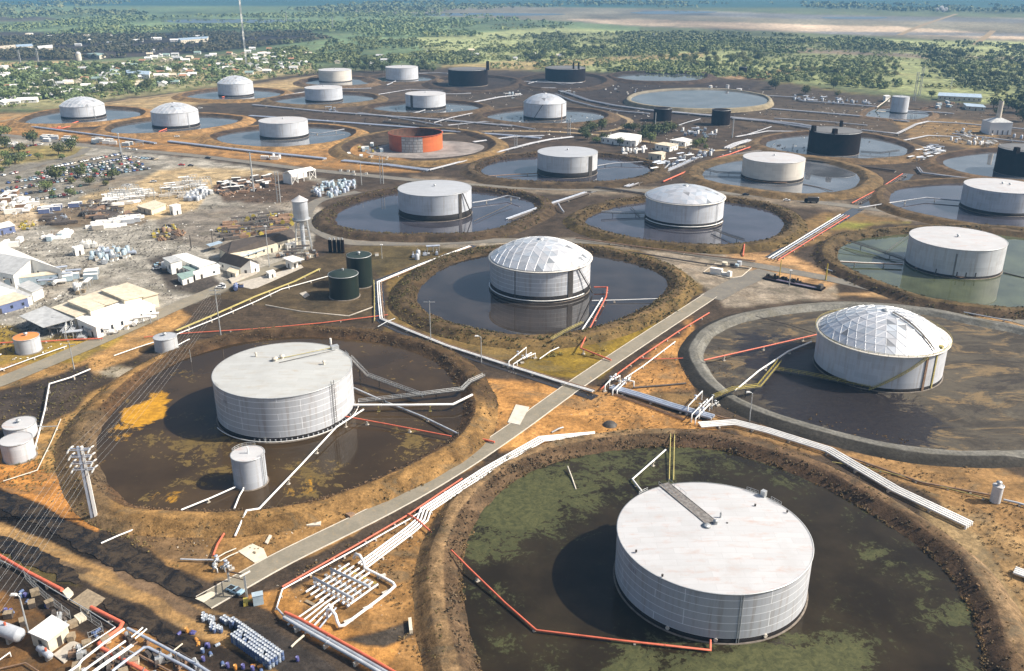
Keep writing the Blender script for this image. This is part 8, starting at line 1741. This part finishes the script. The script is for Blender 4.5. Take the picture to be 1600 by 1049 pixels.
wood('town_wood', [(-60, 100), (200, 100), (420, 88), (510, 84), (500, 112), (330, 132), (200, 152), (100, 162), (-60, 176)], 1500, 8, 6, WD[1], 24, .43, 60)
wood('dark_town_wood', [(-80, 62), (120, 56), (330, 52), (480, 50), (520, 62), (420, 72), (300, 84), (120, 94), (-80, 97)], 3600, 9, 7, WD[2], 14, .42, 90)  # cloud shadow over this wood is put into its dark leaf colour
wood('far_wood', [(-80, 42), (200, 45), (480, 38), (760, 26), (900, 40), (800, 58), (500, 58), (100, 56), (-80, 58)], 2600, 13, 10, WD[1], 10, .46, 240)
wood('middle_wood', [(400, 72), (520, 62), (760, 58), (960, 52), (1200, 60), (1450, 66), (1440, 84), (1180, 86), (1000, 92), (800, 96), (640, 104), (520, 104), (430, 96)], 3400, 9, 7, WD[1], 16, .53, 80)
wood('dark_middle_wood', [(700, 44), (860, 38), (1000, 50), (1300, 58), (1600, 74), (1700, 88), (1500, 84), (1300, 78), (1000, 70), (760, 62)], 1800, 10, 8, WD[0], 12, .56, 90)
wood('eastern_wood', [(1430, 72), (1700, 78), (1800, 140), (1700, 170), (1590, 160), (1520, 140), (1450, 115), (1440, 96)], 1100, 8, 6.5, WD[0], 22, .45, 45)
wood('field_scrub', [(1000, 92), (1200, 88), (1440, 94), (1460, 128), (1380, 140), (1250, 132), (1150, 122), (960, 114), (830, 108), (800, 100)], 800, 7, 5, WD[3], 26, .46, 60)
wood('field_bushes', [(480, 96), (640, 84), (760, 60), (960, 52), (1200, 60), (1450, 68), (1600, 90), (1560, 140), (1380, 138), (1150, 122), (960, 114), (700, 106), (560, 104)], 5200, 5.5, 3.6, leaf_mat('pale_bushes', (.17, .20, .085)), 12, .44, 55)
wood('town_bushes', [(-60, 100), (200, 100), (420, 84), (510, 84), (500, 116), (330, 134), (200, 152), (100, 162), (-60, 176)], 2200, 4.5, 3.2, leaf_mat('town_shrubs', (.12, .16, .06)), 12, .40, 40)
wood('plain_wood', [(-300, -8), (700, -6), (1000, 4), (1700, 10), (1800, 22), (1200, 18), (900, 10), (700, 18), (300, 26), (-200, 26)], 2600, 26, 14, WD[0], 7, .5, 500)
wood('plain_scrub', [(-200, 26), (300, 26), (700, 16), (660, 30), (300, 42), (-200, 44)], 1500, 16, 9, WD[1], 8, .5, 300)
wood('verge_weeds', [(850, 555), (960, 545), (1065, 472), (1080, 480), (980, 560), (930, 590), (860, 575)], 220, 1.6, .8, leaf_mat('weeds', (.19, .16, .05)), 12, .4, 12)
wood('bund_weeds', [(980, 392), (1050, 420), (1085, 448), (1060, 470), (1040, 425), (990, 404)], 160, 1.8, .9, leaf_mat('yellow_weeds', (.19, .16, .03)), 12, .35, 12)
# ------------------------------------------------------------------ houses of the town
HP = []
def house_proto(w, d, h, rm, wm):
    t = thing('house', 'house', 'house', (0, 0, 0)); m = MB(); m.box((0, 0, -.2), w, d, h + .2); m.add([(-w / 2, -d / 2, h), (-w / 2, d / 2, h), (-w / 2, 0, h + d * .22)], [(0, 2, 1)]); m.add([(w / 2, -d / 2, h), (w / 2, d / 2, h), (w / 2, 0, h + d * .22)], [(0, 1, 2)]); m.obj('wall', M[wm], t)
    m = MB()
    for s in (-1, 1): slab_mb(m, [(-w / 2 - .5, s * (d / 2 + .6), h - .2), (w / 2 + .5, s * (d / 2 + .6), h - .2), (w / 2 + .5, 0, h + d * .22 + .15), (-w / 2 - .5, 0, h + d * .22 + .15)], .15)
    m.obj('roof', M[rm], t)
    for x in (-w * .28, w * .28): m = MB(); m.box((x, -d / 2 - .03, h * .4), 1.3, .1, 1.1); m.obj('window', M['glass'], t)
    m = MB(); m.box((0, -d / 2 - .03, 0), 1.1, .1, 2.1); m.obj('door', M['wood'], t); HP.append([t, True])
HN = ['white-roofed house', 'cream-roofed house', 'green-roofed house', 'grey-roofed bungalow', 'rust-roofed house', 'long white-roofed house']
M['rust_roof'] = roofing('rusty_sheet_roof', (.45, .24, .14), rust=(.3, .15, .08), amt=.5)
for a in ((11, 8, 3.2, 'white_roof', 'white_wall'), (10, 8, 3, 'cream_roof', 'cream_wall'), (11, 8, 3, 'green_roof', 'white_wall'), (12, 8, 3, 'grey_roof', 'white_wall'), (9, 7, 3, 'rust_roof', 'cream_wall'), (20, 9, 3.4, 'white_roof', 'white_wall')): house_proto(*a)
def house(px, py, k, where, rz=None, lab=None):
    p = g(px, py); pr = HP[k]; rz = rt.choice((.25, .3, 1.85, -.1)) + rt.uniform(-.1, .1) if rz is None else rz
    if pr[1]: o = pr[0]; pr[1] = False; o.location = p; o.rotation_euler = (0, 0, rz)
    else: o = copy_tree(pr[0], p, rz); o.name = 'house'
    o['label'] = lab or HN[k] + ' ' + where
    if 'group' in o: del o['group']
    if not lab: o['group'] = 'houses ' + where
for px, py in ((36, 155), (50, 153), (70, 147), (80, 152), (88, 143), (101, 149), (118, 145), (135, 137), (148, 143), (162, 139), (170, 135), (192, 137), (199, 133), (219, 136), (221, 132), (247, 133), (255, 134), (274, 131), (24, 162), (5, 164), (44, 160), (12, 158)): house(px, py, rt.choice((0, 0, 0, 1, 5, 2)), 'in the front row of the town')
for poly, n, ph in (([(0, 112), (120, 106), (260, 110), (320, 122), (200, 128), (80, 142), (0, 156)], 66, 'among the trees of the town'), ([(170, 104), (330, 100), (480, 82), (500, 100), (420, 118), (300, 116)], 46, 'on the dry open edge of the town'), ([(240, 78), (400, 78), (480, 72), (470, 84), (330, 96), (220, 98)], 30, 'in the wooded back of the town')):
    for x, y in inpoly(poly, n, rt): house(x, y, rt.choice((0, 0, 1, 2, 3, 0, 4)), ph)
for x, y in inpoly([(480, 92), (640, 84), (800, 78), (900, 92), (760, 96), (560, 104)], 16, rt): house(x, y, rt.choice((0, 1, 3)), 'scattered in the middle wood')
for x, y in inpoly([(10, 54), (150, 50), (260, 54), (220, 58), (60, 62)], 14, rt): house(x, y, rt.choice((0, 1)), 'far off beyond the dark wood')
for x, y in inpoly([(90, 66), (330, 54), (400, 58), (380, 62), (250, 72), (120, 80)], 12, rt): house(x, y, rt.choice((3, 5)), 'inside the dark wood')
building('factory', 'long pale blue-roofed factory at the foot of the dark wood', 'factory', [([(24, 70, 9), (50, 68.5, 9), (52, 72, 7), (26, 73.5, 7)], 'blue_roof', 'cream_wall')])
building('factory', 'long white factory beside the blue-roofed one', 'factory', [([(0, 72, 8), (24, 70, 8), (25, 73.5, 7), (0, 75.5, 7)], 'cream_roof', 'cream_wall'), ([(58, 72, 8), (82, 70, 8), (82, 75, 7), (60, 76, 7)], 'white_roof', 'cream_wall')])
building('school', 'long blue-grey flat-roofed hall in the town', 'hall', [(raised([(196, 109), (234, 111.5), (233, 117), (198, 114)], 6), 'blue_roof', 'white_wall')])
building('barn', 'green-roofed long barn at the wood edge', 'barn', [(raised([(135, 84), (150, 82.5), (165, 84), (155, 87)], 6), 'green_roof', 'cream_wall')])
building('block', 'two storey white block on the dry ground at the photo edge', 'block', [(raised([(-6, 103), (13, 101.5), (14, 105), (-6, 106.5)], 7), 'white_roof', 'white_wall')])
building('barn', 'blue-white sheds deep in the dark wood', 'shed', [(raised([(278, 60), (300, 58.5), (326, 57), (324, 60), (282, 63)], 7), 'blue_roof', 'cream_wall')])
# low scrub, reeds and stones on the bund slopes and verges
def slope_scrub(name, pts, d0, d1, n, w, h, mt, zc=2.6, inn=4.5, crest=4.0, out=5.0, leaves=9, arc=None, seed=1):
    A = outline(pts, 400, .3); Nn = normals(A); rr = np.random.RandomState(seed)
    i = rr.randint(0, 400, n); d = rr.uniform(d0, d1, n); keep = fbm(A[i, 0] / 6 + d, A[i, 1] / 6, 3) > .46
    i, d = i[keep], d[keep]; q = A[i] + Nn[i] * d[:, None] + rr.uniform(-.6, .6, (len(i), 2))
    z = np.interp(d, [-1, 0, inn, inn + crest, inn + crest + out], [.3, .35, zc, zc, 0])
    N_ = len(i); sz = rr.uniform(.5, 1.4, N_)[:, None, None]
    dd = rr.normal(size=(N_, leaves, 3)); dd /= np.linalg.norm(dd, axis=2, keepdims=True); dd[..., 2] = np.abs(dd[..., 2])
    c = dd * np.array([w / 2, w / 2, h]) * rr.uniform(.3, 1, (N_, leaves, 1)) * sz; c[..., :2] += q[:, None, :]; c[..., 2] += z[:, None]
    nn = dd + rr.normal(scale=.6, size=dd.shape); nn /= np.linalg.norm(nn, axis=2, keepdims=True); u = np.cross(nn, rr.normal(size=dd.shape)); u /= np.linalg.norm(u, axis=2, keepdims=True); v = np.cross(nn, u); s = w * .24 * sz
    V = np.stack([c + u * s, c + v * s * .8, c - u * s, c - v * s * .7], 2).reshape(-1, 3); m = MB(); m.add(V.tolist(), np.arange(len(V)).reshape(-1, 4).tolist()); struct(m.obj(name, mt), 'stuff')
SC = [leaf_mat('dry_dark_scrub', (.12, .088, .055)), leaf_mat('brown_scrub', (.15, .105, .05)), leaf_mat('olive_scrub', (.13, .11, .05)), M['pale_concrete']]
slope_scrub('bund_scrub', PA, .2, 4.0, 2600, .9, .4, SC[0], 2.8, 4, 3.4, 3.8, seed=2); slope_scrub('bund_scrub', PA, -.3, .8, 1500, .8, .3, SC[1], 2.8, 4, 3.4, 3.8, seed=3)
slope_scrub('bund_scrub', PA, 5, 10, 900, .7, .25, SC[1], 2.8, 4, 3.4, 3.8, seed=12)
slope_scrub('bund_scrub', PB, .2, 4.0, 1900, .8, .4, SC[0], 2.6, 3.6, 3, 5, seed=4); slope_scrub('bund_scrub', PB, 5.5, 12, 1200, .8, .35, SC[1], 2.6, 3.6, 3, 5, seed=5)
slope_scrub('bund_scrub', PC, .3, 4.4, 2200, 1.1, .6, SC[0], 2.4, 4, 4, 5, seed=6); slope_scrub('bund_scrub', PC, 3, 13, 2600, 1.1, .5, SC[2], 2.4, 4, 4, 5, seed=7)
for i, p in enumerate((PE, PF, PG, PH)): slope_scrub('bund_scrub', p, .3, 4.6, 1300, 1.3, .6, SC[0], 2.6, 4, 4, 5, seed=20 + i); slope_scrub('bund_scrub', p, 4, 13, 900, 1.2, .5, SC[2], 2.6, 4, 4, 5, seed=30 + i)
wood('soil_tufts', [(100, 800), (400, 800), (740, 690), (940, 590), (1080, 480), (1180, 620), (1600, 740), (1700, 1100), (1500, 800), (1050, 670), (700, 800), (660, 1040), (440, 930), (330, 880)], 2600, .8, .35, SC[1], 7, .47, 18)
wood('soil_tufts', [(-20, 600), (150, 560), (240, 570), (100, 680), (110, 760), (300, 900), (40, 770), (-40, 740)], 900, .8, .4, SC[2], 7, .46, 14)
wood('stones', [(100, 800), (400, 800), (740, 690), (860, 600), (1080, 480), (1100, 620), (1500, 760), (1600, 1000), (1500, 800), (1050, 670), (700, 800), (660, 1040), (440, 930), (330, 880)], 260, .5, .25, SC[3], 5, .42, 10)
wood('yard_litter', [(-20, 590), (240, 480), (440, 410), (470, 300), (330, 280), (100, 300), (-20, 330)], 3200, 1.0, .6, M['dark_steel'], 6, .46, 20)
wood('yard_litter', [(-20, 590), (240, 480), (440, 410), (470, 300), (330, 280), (100, 300), (-20, 330)], 420, 1.3, .7, M['white_wall'], 6, .46, 16)
wood('lane_litter', [(480, 190), (800, 140), (1150, 130), (1560, 180), (1600, 240), (1420, 215), (1150, 250), (950, 230), (700, 200)], 900, 2.0, 1.2, M['dark_steel'], 6, .45, 40)
wood('lane_litter', [(480, 190), (800, 140), (1150, 130), (1560, 180), (1600, 240), (1420, 215), (1150, 250), (950, 230), (700, 200)], 380, 1.8, 1.0, M['white_wall'], 6, .45, 30)
# white smoke over the plain
m, nt, b, N = nodes('smoke'); nt.nodes.remove(b); pv = N('ShaderNodeVolumePrincipled'); pv.inputs['Density'].default_value = .25; pv.inputs['Color'].default_value = (.97, .97, .97, 1); nt.links.new(pv.outputs[0], nt.nodes['Material Output'].inputs['Volume'])
mb = MB(); S0 = 1 / (ppm(1472, 20) * .98)
for px, py, r in ((1466, 15, 2.5), (1469, 13.5, 3.2), (1473, 13, 3.6), (1477, 14.5, 3), (1480, 16, 2.4), (1472, 16, 3)):
    c = g(px, 21); z = hgt(px, 21, py); r *= S0; c.y += rt.uniform(-20, 20)
    mb.lathe((c.x, c.y, max(z, r + 1)), [(max(.01, r * math.sin(math.pi * i / 8)), -r * math.cos(math.pi * i / 8)) for i in range(9)], 14)
struct(mb.obj('smoke', m), 'stuff')
# ------------------------------------------------------------------ camera, sun, sky, air
cam = bpy.data.cameras.new('camera'); co = bpy.data.objects.new('camera', cam); col.objects.link(co)
cam.sensor_width = 36.0; cam.lens = 36.0 * FL / 1600.0; cam.clip_end = 200000; cam.clip_start = 1
co.location = (0, 0, CAMH); co.rotation_euler = (math.pi / 2 - PITCH, 0, 0)
bpy.context.scene.camera = co
SUN_EL, SUN_AZ = R(41), R(92)
sl = bpy.data.lights.new('sun', 'SUN'); sl.energy = 5.0; sl.angle = R(.5); sl.color = (1.0, .93, .82)
so = bpy.data.objects.new('sun', sl); col.objects.link(so)
sd = Vector((math.sin(SUN_AZ) * math.cos(SUN_EL), math.cos(SUN_AZ) * math.cos(SUN_EL), math.sin(SUN_EL)))
so.rotation_euler = sd.to_track_quat('Z', 'Y').to_euler(); so.location = (300, 0, 300)
w = bpy.data.worlds.new('World'); bpy.context.scene.world = w; w.use_nodes = True
nt = w.node_tree; bg = nt.nodes['Background']; sk = nt.nodes.new('ShaderNodeTexSky'); sk.sky_type = 'NISHITA'; sk.sun_disc = False
sk.sun_elevation = SUN_EL; sk.sun_rotation = SUN_AZ; sk.air_density = 1.0; sk.dust_density = 4.5; sk.ozone_density = 1.0; sk.altitude = 100
wm = nt.nodes.new('ShaderNodeMix'); wm.data_type = 'RGBA'; wm.blend_type = 'MULTIPLY'; wm.inputs[0].default_value = 1; wm.inputs[7].default_value = (1.0, .98, .95, 1)
nt.links.new(sk.outputs[0], wm.inputs[6]); nt.links.new(wm.outputs[2], bg.inputs[0]); bg.inputs[1].default_value = .105
m, nt, b, N = nodes('air'); nt.nodes.remove(b); pv = N('ShaderNodeVolumePrincipled'); pv.inputs['Density'].default_value = 0.00010; pv.inputs['Color'].default_value = (.28, .60, 1.0, 1)
nt.links.new(pv.outputs[0], nt.nodes['Material Output'].inputs['Volume'])
hb = MB(); hb.box((0, 12000, -1.2), 30000, 30000, CAMH + 26.2); struct(hb.obj('haze', m), 'stuff')
vs = bpy.context.scene.view_settings; vs.view_transform = 'Standard'; vs.look = 'None'; vs.exposure = 0.5; vs.gamma = 1.0
sc = bpy.context.scene; sc.render.engine = 'CYCLES'; sc.cycles.max_bounces = 6; sc.cycles.volume_bounces = 0; sc.cycles.use_denoising = True
